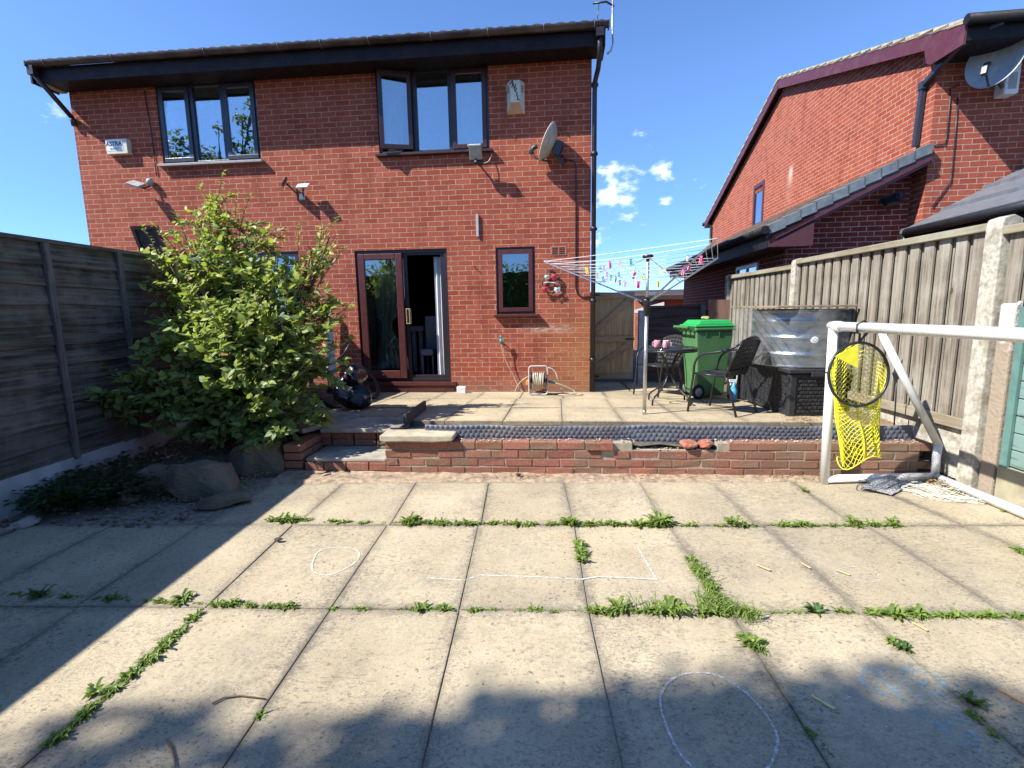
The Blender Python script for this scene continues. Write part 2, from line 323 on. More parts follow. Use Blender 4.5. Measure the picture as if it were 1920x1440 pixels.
M_GALV = P('galvanised_steel', (.34, .36, .37), .34, metal=.9, var=.2, scale=7)
M_STEELBK = P('black_powder_coat', (.02, .02, .022), .35, var=.2)
M_RUBBER = P('tyre_rubber', (.02, .02, .02), .8, bump=.4)
M_RED = P('red_paint', (.35, .02, .02), .35)
M_YEL = P('yellow_net', (.75, .70, .02), .6, var=.1)
M_SOIL = P('soil', (.11, .085, .058), 1, var=.6, scale=20, bump=1., bscale=40, dirt=(.14, .11, .08))
M_SAND = P('sandy_mortar', (.36, .26, .17), 1, var=.4, scale=24, bump=1., bscale=90, dirt=(.17, .13, .09), dirt_amt=.9)

# ---------------------------------------------------------------- mesh builder
ROOT = {}
class MB:
    def __init__(s): s.v = []; s.f = []; s.sm = []
    def add(s, vs, fs, smooth=False):
        n = len(s.v); s.v += [Vector(p) for p in vs]; s.f += [tuple(i + n for i in f) for f in fs]; s.sm += [smooth] * len(fs); return s
    def box(s, x0, x1, y0, y1, z0, z1, M=None):
        vs = [Vector((x, y, z)) for x in (x0, x1) for y in (y0, y1) for z in (z0, z1)]
        if M is not None: vs = [M @ p for p in vs]
        return s.add(vs, [(0, 1, 3, 2), (4, 6, 7, 5), (0, 4, 5, 1), (2, 3, 7, 6), (0, 2, 6, 4), (1, 5, 7, 3)])
    def quad(s, a, b, c, d, smooth=False): return s.add([a, b, c, d], [(0, 1, 2, 3)], smooth)
    def bar(s, a, b, w, h, up=(0, 0, 1)):
        a, b = Vector(a), Vector(b); d = (b - a); L = d.length; d.normalize(); upv = Vector(up)
        if abs(d.dot(upv)) > .98: upv = Vector((0, 1, 0))
        sx = d.cross(upv).normalized(); sz = sx.cross(d).normalized()
        M = Matrix((sx, d, sz)).transposed().to_4x4(); M.translation = a
        return s.box(-w / 2, w / 2, 0, L, -h / 2, h / 2, M)
    def tube(s, pts, r, n=8, caps=True, closed=False, smooth=True):
        pts = [Vector(p) for p in pts]
        if not closed: pts = [p for i, p in enumerate(pts) if i == 0 or (p - pts[i - 1]).length > 1e-6]
        N = len(pts); rs = r if isinstance(r, (list, tuple)) else [r] * N; base = len(s.v); prev = None
        for i, p in enumerate(pts):
            if closed: t = (pts[(i + 1) % N] - pts[i - 1])
            else: t = pts[min(i + 1, N - 1)] - pts[max(i - 1, 0)]
            t.normalize()
            if prev is None: a = t.orthogonal().normalized()
            else:
                a = prev - t * prev.dot(t)
                a = a.normalized() if a.length > 1e-6 else t.orthogonal().normalized()
            prev = a; b = t.cross(a)
            for j in range(n):
                an = 2 * math.pi * j / n; s.v.append(p + (a * math.cos(an) + b * math.sin(an)) * rs[i])
        for i in range(N if closed else N - 1):
            for j in range(n):
                k, i2 = (j + 1) % n, (i + 1) % N
                s.f.append((base + i * n + j, base + i * n + k, base + i2 * n + k, base + i2 * n + j)); s.sm.append(smooth)
        if caps and not closed:
            s.f.append(tuple(base + j for j in range(n))[::-1]); s.f.append(tuple(base + (N - 1) * n + j for j in range(n))); s.sm += [False, False]
        return s
    def lathe(s, prof, c=(0, 0, 0), n=24, smooth=True, M=None, sx=1, sy=1):
        base = len(s.v); c = Vector(c)
        for (r, z) in prof:
            for j in range(n):
                a = 2 * math.pi * j / n; p = Vector((r * math.cos(a) * sx, r * math.sin(a) * sy, z))
                if M is not None: p = M @ p
                s.v.append(p + c)
        for i in range(len(prof) - 1):
            for j in range(n):
                k = (j + 1) % n; s.f.append((base + i * n + j, base + i * n + k, base + (i + 1) * n + k, base + (i + 1) * n + j)); s.sm.append(smooth)
        return s
    def prism(s, poly, y0, y1, M=None, axis='y'):
        n = len(poly)
        if axis == 'y': vs = [Vector((x, y0, z)) for x, z in poly] + [Vector((x, y1, z)) for x, z in poly]
        elif axis == 'x': vs = [Vector((y0, x, z)) for x, z in poly] + [Vector((y1, x, z)) for x, z in poly]
        else: vs = [Vector((x, z, y0)) for x, z in poly] + [Vector((x, z, y1)) for x, z in poly]
        if M is not None: vs = [M @ p for p in vs]
        return s.add(vs, [tuple(range(n)), tuple(range(2 * n - 1, n - 1, -1))] + [(i, i + n, (i + 1) % n + n, (i + 1) % n) for i in range(n)])
    def rock(s, c, r, seed=0, sq=.25, sub=3, blocky=False):
        bm = bmesh.new(); bmesh.ops.create_icosphere(bm, subdivisions=sub, radius=1); q = random.Random(seed); c = Vector(c)
        if blocky: pl0 = [(Vector(a_).normalized(), q.uniform(.55, .66)) for a_ in ((1, .1, .1), (-1, .15, .2), (.1, 1, .1), (0, -1, .15), (.1, .05, 1), (.7, -.7, .5), (-.8, -.6, .2))]
        else: pl0 = []
        pl = pl0 + [(Vector((q.gauss(0, 1), q.gauss(0, 1), q.gauss(0, 1))).normalized(), q.uniform(.55, .9)) for _ in range(11)]
        for v in bm.verts:
            p = v.co.copy()
            for nrm, d in pl:
                e = p.dot(nrm) - d
                if e > 0: p -= nrm * e * .93
            p *= 1 + q.uniform(-.02, .02); v.co = p
        vs = [Vector((v.co.x * r[0], v.co.y * r[1], v.co.z * r[2])) + c for v in bm.verts]
        fs = [tuple(v.index for v in f.verts) for f in bm.faces]; bm.free(); return s.add(vs, fs, False)
    def build(s, name, mat, parent=None, world=False, bevel=0, kind=None, wire=0, weld=True):
        me = bpy.data.meshes.new(name); vs = s.v
        if world and parent is not None:
            Mi = ROOT[parent.name].inverted(); vs = [Mi @ p for p in vs]
        me.from_pydata([tuple(p) for p in vs], [], s.f); me.polygons.foreach_set('use_smooth', s.sm)
        for m in (mat if isinstance(mat, (list, tuple)) else [mat]): me.materials.append(m)
        bm = bmesh.new(); bm.from_mesh(me)
        if weld: bmesh.ops.recalc_face_normals(bm, faces=bm.faces)
        bm.to_mesh(me); bm.free()
        o = bpy.data.objects.new(name, me); col.objects.link(o)
        if parent is not None: o.parent = parent; ROOT[o.name] = ROOT[parent.name]
        if bevel:
            b = o.modifiers.new('bevel', 'BEVEL'); b.width = bevel; b.segments = 2; b.limit_method = 'ANGLE'; b.angle_limit = R_(40)
        if wire:
            b = o.modifiers.new('wire', 'WIREFRAME'); b.thickness = wire; b.use_even_offset = False
        if kind: o['kind'] = kind
        return o
def tag(o, label, cat, group=None):
    o['label'] = label; o['category'] = cat
    if group: o['group'] = group
    return o
def thing(name, label, cat, loc=(0, 0, 0), rz=0, group=None, M=None):
    o = bpy.data.objects.new(name, None); col.objects.link(o); o.empty_display_size = .1
    mat = M if M is not None else Matrix.Translation(Vector(loc)) @ Matrix.Rotation(rz, 4, 'Z')
    o.matrix_world = mat; ROOT[o.name] = mat; return tag(o, label, cat, group)
def solo(mb, name, mat, label, cat, loc=None, group=None, **kw):   # a thing that is one mesh, authored in world coordinates
    if loc is None:
        xs = [p.x for p in mb.v]; ys = [p.y for p in mb.v]; zs = [p.z for p in mb.v]
        loc = ((min(xs) + max(xs)) / 2, (min(ys) + max(ys)) / 2, min(zs))
    L = Vector(loc); mb.v = [p - L for p in mb.v]
    o = mb.build(name, mat, **kw); o.location = L; return tag(o, label, cat, group)
def copy_thing(src, M, label, group=None):
    r = src.copy(); col.objects.link(r); r.matrix_world = M; ROOT[r.name] = M; r['label'] = label
    if group: r['group'] = group
    def rec(a, b):
        for ch in list(a.children):
            c = ch.copy(); col.objects.link(c); c.parent = b; rec(ch, c)
    rec(src, r); return r
def arc(c, r, a0, a1, n, ax=(1, 0, 0), ay=(0, 0, 1)):
    c, ax, ay = Vector(c), Vector(ax), Vector(ay)
    return [c + ax * (r * math.cos(a0 + (a1 - a0) * i / n)) + ay * (r * math.sin(a0 + (a1 - a0) * i / n)) for i in range(n + 1)]
def bez(p0, p1, p2, n=10, p3=None):
    p0, p1, p2 = Vector(p0), Vector(p1), Vector(p2); out = []
    for i in range(n + 1):
        t = i / n
        if p3 is None: out.append(p0 * (1 - t) ** 2 + p1 * 2 * t * (1 - t) + p2 * t * t)
        else: out.append(p0 * (1 - t) ** 3 + p1 * 3 * t * (1 - t) ** 2 + p2 * 3 * t * t * (1 - t) + Vector(p3) * t ** 3)
    return out
def wall_grid(mb, x0, x1, z0, z1, holes, y=0, depth=.11):
    xs = sorted(set([x0, x1] + [h[0] for h in holes] + [h[1] for h in holes])); zs = sorted(set([z0, z1] + [h[2] for h in holes] + [h[3] for h in holes]))
    xs = [a for a in xs if x0 <= a <= x1]; zs = [a for a in zs if z0 <= a <= z1]
    for i in range(len(xs) - 1):
        for j in range(len(zs) - 1):
            cx, cz = (xs[i] + xs[i + 1]) / 2, (zs[j] + zs[j + 1]) / 2
            if any(h[0] < cx < h[1] and h[2] < cz < h[3] for h in holes): continue
            mb.quad((xs[i], y, zs[j]), (xs[i + 1], y, zs[j]), (xs[i + 1], y, zs[j + 1]), (xs[i], y, zs[j + 1]))
    for a, b, c, d in holes:
        mb.quad((a, y, c), (a, y + depth, c), (a, y + depth, d), (a, y, d)); mb.quad((b, y, c), (b, y, d), (b, y + depth, d), (b, y + depth, c))
        mb.quad((a, y, d), (a, y + depth, d), (b, y + depth, d), (b, y, d)); mb.quad((a, y, c), (b, y, c), (b, y + depth, c), (a, y + depth, c))
def frame_mb(x0, x1, z0, z1, w, y0, y1, mb=None):
    mb = mb or MB(); mb.box(x0, x1, y0, y1, z0, z0 + w); mb.box(x0, x1, y0, y1, z1 - w, z1)
    mb.box(x0, x0 + w, y0, y1, z0 + w, z1 - w); mb.box(x1 - w, x1, y0, y1, z0 + w, z1 - w); return mb
def curtain(x0, x1, z0, z1, y, amp=.025, waves=5, tie=None):
    mb = MB(); n = waves * 8; rows = 14
    for j in range(rows + 1):
        t = j / rows; z = z1 + (z0 - z1) * t; a, b = x0, x1
        if tie: k = math.exp(-((t - tie[0]) / .16) ** 2) * tie[1]; a, b = a + (b - a) * k * tie[2], b - (b - a) * k * (1 - tie[2])
        for i in range(n + 1):
            s = i / n; mb.v.append(Vector((a + (b - a) * s, y + amp * math.sin(s * waves * 2 * math.pi + math.sin(t * 3) * .5), z)))
    for j in range(rows):
        for i in range(n):
            k = j * (n + 1) + i; mb.f.append((k, k + 1, k + n + 2, k + n + 1)); mb.sm.append(True)
    return mb
def text_mb(body, size, M, extrude=.0012, font_bold=.0, xs=1.):
    cu = bpy.data.curves.new('lettering', 'FONT'); cu.body = body; cu.size = size; cu.align_x = 'CENTER'; cu.align_y = 'CENTER'; cu.extrude = extrude; cu.offset = font_bold
    t = bpy.data.objects.new('lettering_tmp', cu); col.objects.link(t); dg = bpy.context.evaluated_depsgraph_get(); dg.update()
    me = bpy.data.meshes.new_from_object(t.evaluated_get(dg)); mb = MB()
    mb.add([M @ Vector((v.co.x * xs, v.co.y, v.co.z)) for v in me.vertices], [tuple(p.vertices) for p in me.polygons])
    bpy.data.objects.remove(t); bpy.data.meshes.remove(me); return mb
VERT = Matrix.Rotation(R_(90), 4, 'X')            # text plane -> facing -Y
exec_parts = True

# ================================================================ GROUND AND TERRACES
g = MB(); g.quad((-600, -600, -.12), (600, -600, -.12), (600, 600, -.12), (-600, 600, -.12)); g.build('ground', M_SOIL, kind='structure')
# lower patio: one sheet of concrete slabs, joints where the photo has them
def slab_uv(o):
    me = o.data; uv = me.uv_layers.new(name='slab')
    for p in me.polygons:
        if p.index % 6 == 0:
            vs = sorted(p.vertices)
            for li in p.loop_indices: uv.data[li].uv = ((0, 0), (1, 0), (1, 1), (0, 1))[me.loops[li].vertex_index - vs[0]]
        else:
            for li in p.loop_indices: uv.data[li].uv = (0, 0)
def slab_box(mb, quad, top, th=.045, gap=.0035):
    c = sum((Vector(q) for q in quad), Vector()) / 4; vs = []
    for q in quad:
        d = Vector(q) - c; d.z = 0; L = d.length; p = c + d * ((L - gap * 1.2) / L); vs.append(p)
    tilt = (rnd.uniform(-.003, .003), rnd.uniform(-.003, .003)); zt = []
    for p in vs: zt.append(top(p) + (p.x - c.x) * tilt[0] + (p.y - c.y) * tilt[1] + rnd.uniform(-.0012, .0012))
    dz = rnd.uniform(-.004, .0)
    a = [Vector((p.x, p.y, z + dz)) for p, z in zip(vs, zt)]; b = [Vector((p.x, p.y, z - th)) for p, z in zip(vs, zt)]
    mb.add(a + b, [(0, 1, 2, 3), (7, 6, 5, 4), (0, 4, 5, 1), (1, 5, 6, 2), (2, 6, 7, 3), (3, 7, 4, 0)])
pt = MB()
YA, YB, YC0 = G(960, 984).y, G(960, 1143).y, G(960, 903).y
def line_x(uv): return [G(*p) for p in uv]
rowsC = [[(645, 905), (562, 977)], [(782, 902), (733, 981)], [(917, 902), (902, 983)], [(1057, 902), (1077, 984)], [(1200, 905), (1250, 984)], [(1337, 905), (1421, 984)], [(1510, 920), (1603, 985)], [(1695, 937), (1812, 986)]]
rowsA = [[(345, 1005), (170, 1118)], [(553, 980), (391, 1133)], [(726, 984), (620, 1140)], [(897, 984), (861, 1143)], [(1078, 990), (1104, 1146)], [(1258, 990), (1373, 1150)], [(1437, 987), (1613, 1146)], [(1626, 985), (1884, 1147)], [(1812, 985), (1920, 1030)]]
rowsB = [[(160, 1130), (0, 1240)], [(391, 1133), (40, 1440)], [(621, 1140), (417, 1440)], [(861, 1145), (790, 1440)], [(1105, 1150), (1168, 1440)], [(1374, 1150), (1556, 1440)], [(1614, 1146), (1920, 1415)]]
def row(lines, y0, y1, pad_l, pad_r):
    L = []
    for a, b in lines:
        A, B = G(*a), G(*b); k = (B.x - A.x) / (B.y - A.y) if abs(B.y - A.y) > .05 else 0
        L.append((A.x + k * (y1 - A.y), A.x + k * (y0 - A.y)))   # x at far edge y1, x at near edge y0
    L.sort()
    while L[0][0] > pad_l: L.insert(0, (L[0][0] - .6, L[0][1] - .6))
    while L[-1][0] < pad_r: L.append((L[-1][0] + .6, L[-1][1] + .6))
    for (a1, a0), (b1, b0) in zip(L, L[1:]):
        if b1 < pad_l + .3: continue
        slab_box(pt, [(a0, y0, 0), (b0, y0, 0), (b1, y1, 0), (a1, y1, 0)], lambda p: 0.0)
row(rowsC, YA, YC0, -2.35, 3.2); row(rowsA, YB, YA, -3.7, 3.4); row(rowsB, YB - .9, YB, -3.7, 3.4)
row(rowsB[1:6], YB - 1.8, YB - .9, -3.7, 3.4); row(rowsB[1:6], YB - 2.7, YB - 1.8, -3.7, 3.4)
slab_uv(pt.build('patio', M_SLAB, kind='structure', bevel=.003))
js = MB(); js.quad((-3.75, -3, -.0065), (3.3, -3, -.0065), (3.3, 4.2, -.0065), (-3.75, 4.2, -.0065)); js.build('patio_bed', P('joint_dirt', (.22, .18, .13), 1, var=.5, scale=30), kind='structure')
# sandy strip of old mortar along the foot of the garden wall
st = MB(); N = 60
for j in range(6):
    for i in range(N + 1):
        x = -2.15 + 5.3 * i / N; yw = 4.0 + (x + 1.245) * -.037; y = YC0 - .035 + (yw + .02 - YC0 + .035) * j / 5
        z = .004 + .012 * (j / 5) + rnd.uniform(-.006, .008) * (1 if 0 < j else .2); st.v.append(Vector((x, y + (rnd.uniform(-.012, .012) if j == 0 else 0), z if j else -.011)))
for j in range(5):
    for i in range(N): k = j * (N + 1) + i; st.f.append((k, k + 1, k + N + 2, k + N + 1)); st.sm.append(True)
st.build('mortar_strip', M_SAND, kind='structure')
# upper terrace: fill + slabs
M_H = Matrix.Translation(HO) @ Matrix.Rotation(HY, 4, 'Z')
up = MB()
yf = [-2.52, -1.72, -.86, .0]                                   # slab rows in facade axes (towards the garden is negative)
yl0 = (G(960, 790, .28) - HO).dot(HN)
rows_y = [yl0, (GU(960, 764) - HO).dot(HN), (GU(960, 747) - HO).dot(HN), -.004]
j0 = (GU(942, 790) - HO).dot(HX)
for r in range(3):
    sh = (0, .0, .03)[r]
    for k in range(-3, 8):
        a, b = j0 + k * .585 + sh, j0 + (k + 1) * .585 + sh
        if r < 1 and b < -1.9: continue
        if a > 3.0: continue
        q = [fw(a, rows_y[r], 0), fw(b, rows_y[r], 0), fw(b, rows_y[r + 1], 0), fw(a, rows_y[r + 1], 0)]
        slab_box(up, q, lambda p: up_z(p.x, p.y), .05)
for k in range(0, 3):                                            # passage beside the house towards the gate
    q = [fw(.02 + k * .6, .02, 0), fw(.6 + k * .6, .02, 0), fw(.6 + k * .6, 1.2, 0), fw(.02 + k * .6, 1.2, 0)]; slab_box(up, q, lambda p: up_z(p.x, p.y) - .002, .05)
# landing and left-hand slabs above the steps
for (x0, x1, y0, y1) in ((-3.35, -2.75, rows_y[1], -.86), (-2.74, -2.16, rows_y[1] - .62, rows_y[1] - .01), (-3.33, -2.75, rows_y[1] - .62, rows_y[1] - .01), (-3.35, -2.76, -.85, -.004),
                         (-3.25, -2.56, rows_y[1] - 1.12, rows_y[1] - .63), (-2.55, -1.98, rows_y[1] - 1.12, rows_y[1] - .63)):
    slab_box(up, [fw(x0, y0, 0), fw(x1, y0, 0), fw(x1, y1, 0), fw(x0, y1, 0)], lambda p: up_z(p.x, p.y) - .004, .05)
slab_uv(up.build('terrace', M_SLAB2, kind='structure', bevel=.003))
fl = MB()
def fill(x0, x1, y0, y1, dz, n=14, m=8, bumpy=.0):
    b = len(fl.v)
    for j in range(m + 1):
        for i in range(n + 1):
            p = fw(x0 + (x1 - x0) * i / n, y0 + (y1 - y0) * j / m, 0); p.z = up_z(p.x, p.y) + dz + rnd.uniform(-1, 1) * bumpy; fl.v.append(p)
    for j in range(m):
        for i in range(n): k = b + j * (n + 1) + i; fl.f.append((k, k + 1, k + n + 2, k + n + 1)); fl.sm.append(True)
fill(-3.4, 4.3, yl0 + .01, 3.2, -.018); fill(-2.0, 4.3, -3.28, yl0 + .01, -.05, 40, 6, .012)
fl.build('terrace_fill', M_SOIL, kind='structure')
md = MB()
for j in range(17):
    for i in range(9):
        x = 2.88 + .34 * i / 8; y = 3.52 + 1.3 * j / 16; t = min(1, max(0, (y - 3.90) / .45)); md.v.append(Vector((x, y, -.008 + (.34 * t ** .8) * (1 if x > 2.9 else .9) + rnd.uniform(-.004, .004) * min(1, t * 4))))
for j in range(16):
    for i in range(8): k = j * 9 + i; md.f.append((k, k + 1, k + 10, k + 9)); md.sm.append(True)
md.build('earth_bank', P('dry_earth', (.20, .14, .09), 1, var=.5, scale=26, bump=1., bscale=60, dirt=(.32, .2, .1)), kind='structure')
# planting bed on the left
bd = MB(); nx, ny = 40, 60
for j in range(ny + 1):
    for i in range(nx + 1):
        x = -3.72 + (1.75) * i / nx; y = 2.55 + 4.7 * j / ny
        t = min(1, max(0, (y - (3.15 + max(0, x + 3.3) * .75)) / .55)); z = -.02 + .14 * t + .15 * min(1, max(0, (y - 4.4) / 2)) + rnd.uniform(-.03, .03) * t + .045 * math.sin(x * 5) * math.sin(y * 4) * t + .02 * math.sin(x * 17 + y * 3) * math.sin(y * 19) * t
        if x > -2.25 and y < 4.2: z = min(z, -.03)
        if x > -2.45 and y > 4.2: z = min(z, .08)
        bd.v.append(Vector((x, y, z)))
for j in range(ny):
    for i in range(nx): k = j * (nx + 1) + i; bd.f.append((k, k + 1, k + nx + 2, k + nx + 1)); bd.sm.append(True)
bd.build('planting_bed', M_SOIL, kind='structure')

# ================================================================ OUR HOUSE (pair of semis seen from the garden)
house = thing('semi_detached_house', 'red brick house facing the garden with brown gutter and sliding patio door', 'house', M=M_H)
XL, ZT = -7.72, 4.62
wl = (FL(290, 165)[0], FL(490, 300)[0], FL(490, 301)[1], 4.56)
wr = (FL(703, 130)[0], FL(918, 283)[0], FL(918, 281)[1], 4.56)
dr = (FL(664, 468)[0], FL(846, 714)[0], .16, FL(750, 468)[1])
kw = (FL(929, 462)[0], FL(1004, 588)[0], FL(965, 589)[1], FL(965, 463)[1])
nb = (FL(268, 480)[0], FL(560, 480)[0], .3, FL(300, 478)[1])
dz0 = dr[2]
wm = MB(); wall_grid(wm, XL, 0, -.2, ZT, [wl, wr, dr, kw, nb])
wm.quad((0, 0, -.2), (0, 8, -.2), (0, 8, ZT), (0, 0, ZT)); wm.quad((XL, 0, -.2), (XL, 0, ZT), (XL, 8, ZT), (XL, 8, -.2)); wm.quad((XL, 8, -.2), (XL, 8, ZT), (0, 8, ZT), (0, 8, -.2))
wm.add([(0, 0, ZT), (0, 8, ZT), (0, 4, ZT + 1.9)], [(0, 1, 2)]); wm.add([(XL, 0, ZT), (XL, 8, ZT), (XL, 4, ZT + 1.9)], [(0, 2, 1)])
wm.build('wall', M_BRICK, house, weld=False)
# roof: thick tiled slopes with a scalloped tile edge at the eaves
PITCHR = math.tan(R_(25)); rf = MB(); GO = .52
def roof_z(y): return 4.74 + (y + .42) * PITCHR
tw = .30; x = XL - .12; k = 0
while x < .12:
    x1 = min(x + tw, .14)
    for r in range(15):
        y0 = -.47 + r * .31; y1 = y0 + .34; za = roof_z(y0) + .03; zb = roof_z(y1) + .0
        if r > 5 and k % 3: pass
        prof = [(0, 0), (.1, .028), (.28, .03), (.45, .0), (.62, .03), (.85, .028), (1, 0)]
        rf.add([(x + p * (x1 - x), y0, za + q) for p, q in prof] + [(x + p * (x1 - x), y1, zb + q) for p, q in prof] + [(x, y0, za - .02), (x1, y0, za - .02)],
               [(i, i + 1, i + 8, i + 7) for i in range(6)] + [(14, 15, 6, 5, 4, 3, 2, 1, 0)])
    x = x1; k += 1
rf.quad((XL - .12, -.4, 4.70), (.14, -.4, 4.70), (.14, 4, roof_z(4) - .05), (XL - .12, 4, roof_z(4) - .05))
rf.quad((XL - .12, 8.5, 4.70), (.14, 8.5, 4.70), (.14, 4.1, roof_z(4) + .05), (XL - .12, 4.1, roof_z(4) + .05))
rf.build('roof', M_TILE, house, weld=False)
so = MB(); so.box(XL - .02, .09, -.36, -.003, 4.535, 4.552); so.box(XL - .04, .1, -.385, -.362, 4.515, 4.70); so.build('soffit', M_FASCIA, house)
for xv in (XL - .14, .13):
    ve = MB(); ve.bar((xv, -.40, 4.62), (xv, 4.0, roof_z(4) - .12), .025, .19); ve.box(xv - .0125, xv + .0125, -.41, -.02, 4.50, 4.60); ve.build('bargeboard', M_FASCIA, house)
sl = MB(); sl.prism([(XL - .12, 4.52), (XL - .02, 4.52), (XL - .02, 4.535), (XL - .12, 4.535)], -.36, -.0); sl.build('soffit_end', P('pale_soffit', (.30, .28, .25), .6, dirt=(.1, .1, .08)), house)
gt = MB(); gx0, gx1 = -7.83, .18
prof = [(-.055, 0)] + [(.055 * math.cos(R_(180 + a)), .055 * math.sin(R_(180 + a)) * 1.15) for a in range(15, 180, 15)] + [(.055, 0), (.049, 0)] + [(.049 * math.cos(R_(360 - a)), .049 * math.sin(R_(360 - a)) * 1.12) for a in range(15, 180, 15)] + [(-.049, 0)]
gt.prism([(y - .45, z + 4.745) for y, z in prof], gx0, gx1, axis='x'); gt.box(gx0 - .004, gx0 + .01, -.508, -.392, 4.68, 4.75); gt.box(gx1 - .01, gx1 + .004, -.508, -.392, 4.68, 4.75)
gut = gt.build('gutter', M_GUTTER, house)
def clip_at(u): return FL(u, 80, .5)[0]
for u in (75, 205, 380, 520, 600, 690, 808, 915, 1020, 1115):
    c = MB(); c.tube([(clip_at(u), -.45 + .060 * math.cos(a), 4.745 + .068 * math.sin(a)) for a in [R_(180 + i * 18) for i in range(11)]], .006, 6)
    c.build('gutter_bracket', P('clip_grey', (.13, .10, .09), .5), gut)
# left downpipe sweeping back to the far corner, right downpipe by the corner
dp = MB(); zpp = FL(133, 222)[1]; dp.tube([(gx0 + .05, -.45, 4.68), (gx0 + .05, -.45, 4.60)], .034, 10); dp.tube([(gx0 + .05, -.45, 4.61), (XL + .03, -.04, zpp)], .034, 10); dp.box(gx0 + .005, gx0 + .095, -.49, -.41, 4.58, 4.70)
dp.tube([(XL + .03, -.04, zpp + .01), (XL + .05, -.035, zpp - .12)], .034, 10)
dp.build('downpipe', M_GUTTER, house)
dp = MB(); zj = 4.42
dp.box(.02, .12, -.50, -.40, 4.58, 4.68); dp.tube([(.07, -.45, 4.66), (.075, -.40, 4.42), (.07, -.22, 4.32), (.045, -.05, 4.25), (.04, -.02, 4.1), (.04, -.02, .02)], .033, 12)
for z in (4.18, 3.3, 2.3, 1.3, .45): dp.tube([(.04, -.02, z), (.04, -.02, z + .055)], .041, 12); dp.box(-.01, .09, -.03, .0, z + .01, z + .04)
dp.build('downpipe', M_DARKFR, house)

def window(hole, cuts, sash, mat, sashmat, glassmat, sill_mat, open_first=False, name='window'):
    x0, x1, z0, z1 = hole; y0, y1 = .02, .085
    mb = frame_mb(x0, x1, z0, z1, .045, y0, y1); xs = [x0] + [x0 + (x1 - x0) * c for c in cuts] + [x1]
    for c in xs[1:-1]: mb.box(c - .035, c + .035, y0 + .002, y1 - .002, z0 + .045, z1 - .045)
    wn = mb.build(name, mat, house, bevel=.004)
    for i in range(len(xs) - 1):
        a = xs[i] + (.045 if i == 0 else .035); b = xs[i + 1] - (.045 if i == len(xs) - 2 else .035); c, d = z0 + .045, z1 - .045
        if sash[i] == 'open':
            M = Matrix.Translation((a, y0 + .03, d)) @ Matrix.Rotation(R_(-11), 4, 'X')
            M = Matrix.Translation((a, y0 + .03, 0)) @ Matrix.Rotation(R_(-28), 4, 'Z')
            M = Matrix.Translation((b, y0 - .01, 0)) @ Matrix.Rotation(R_(15), 4, 'Z') @ Matrix.Translation((-(b - a), 0, 0))
            f = frame_mb(0, b - a, c, d, .06, -.05, 0); f.v = [M @ p for p in f.v]; so_ = f.build('sash', sashmat, wn, bevel=.003)
            g_ = MB(); g_.box(.06, b - a - .06, -.03, -.022, c + .06, d - .06); g_.v = [M @ p for p in g_.v]; g_.build('pane', glassmat, wn)
            h = MB(); h.bar(M @ Vector((.12, -.02, c)), (a + .3, .03, c), .012, .008); h.build('stay', M_ALU, wn)
        elif sash[i] == 'sash':
            f = frame_mb(a - .01, b + .01, c - .01, d + .01, .06, y0 - .022, y0 - .002); f.build('sash', sashmat, wn, bevel=.004)
            g_ = MB(); g_.box(a + .05, b - .05, y0 - .005, y0 + .002, c + .05, d - .05); g_.build('pane', glassmat, wn)
        else:
            g_ = MB(); g_.box(a, b, y0 + .03, y0 + .037, c, d); g_.build('pane', glassmat, wn)
    s = MB(); s.box(x0 - .04, x1 + .05, -.075, y0, z0 - .035, z0 - .001); s.build('sill', sill_mat, wn, bevel=.004)
    return wn
def room(x0, x1, z0, z1, depth, mat, name='room_shell'):
    r = MB(); y = .12
    r.quad((x0, y, z0), (x1, y, z0), (x1, depth, z0), (x0, depth, z0)); r.quad((x0, y, z1), (x1, y, z1), (x1, depth, z1), (x0, depth, z1))
    r.quad((x0, depth, z0), (x1, depth, z0), (x1, depth, z1), (x0, depth, z1)); r.quad((x0, y, z0), (x0, depth, z0), (x0, depth, z1), (x0, y, z1)); r.quad((x1, y, z0), (x1, depth, z0), (x1, depth, z1), (x1, y, z1))
    return r.build(name, mat, house, weld=False)
window(wl, (.34, .655), ('sash', 'fixed', 'sash'), M_ANTHRA, M_ANTHRA, M_GLASS, P('pale_sill', (.28, .26, .25), .5))
window(wr, (.335, .66), ('open', 'fixed', 'sash'), M_DARKFR, P('shaded_rosewood', (.040, .014, .014), .38), M_GLASS, P('shaded_rosewood', (.04, .014, .014)))  # sash and sill: rosewood with the eaves' shade put into its colour
kx = window(kw, (), ('sash',), M_DARKFR, M_WOODBR, M_GLASSD, M_WOODBR)
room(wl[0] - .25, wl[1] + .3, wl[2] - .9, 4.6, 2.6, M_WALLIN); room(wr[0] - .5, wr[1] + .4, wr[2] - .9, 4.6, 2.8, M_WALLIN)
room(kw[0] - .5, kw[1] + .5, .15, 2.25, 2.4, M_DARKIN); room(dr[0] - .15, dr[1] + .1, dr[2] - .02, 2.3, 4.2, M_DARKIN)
cu = curtain(wr[1] - .42, wr[1] - .1, wr[2], 4.5, .2, .02, 4); cu.build('curtain', M_CURT, house)
cu = curtain(wr[0] + .05, wr[0] + .3, wr[2], 4.5, .2, .02, 4); cu.build('curtain', M_CURT, house)
cu = curtain(wl[0] + .62, wl[0] + .95, wl[2], 4.5, .2, .02, 4); cu.build('curtain', M_CURT, house)
for h in (wl, wr):
    bl = MB(); bl.box(h[0] + .1, h[1] - .1, .13, .15, 4.28, 4.46); bl.build('blind', P('roller_blind', (.25, .24, .24), .8), house)
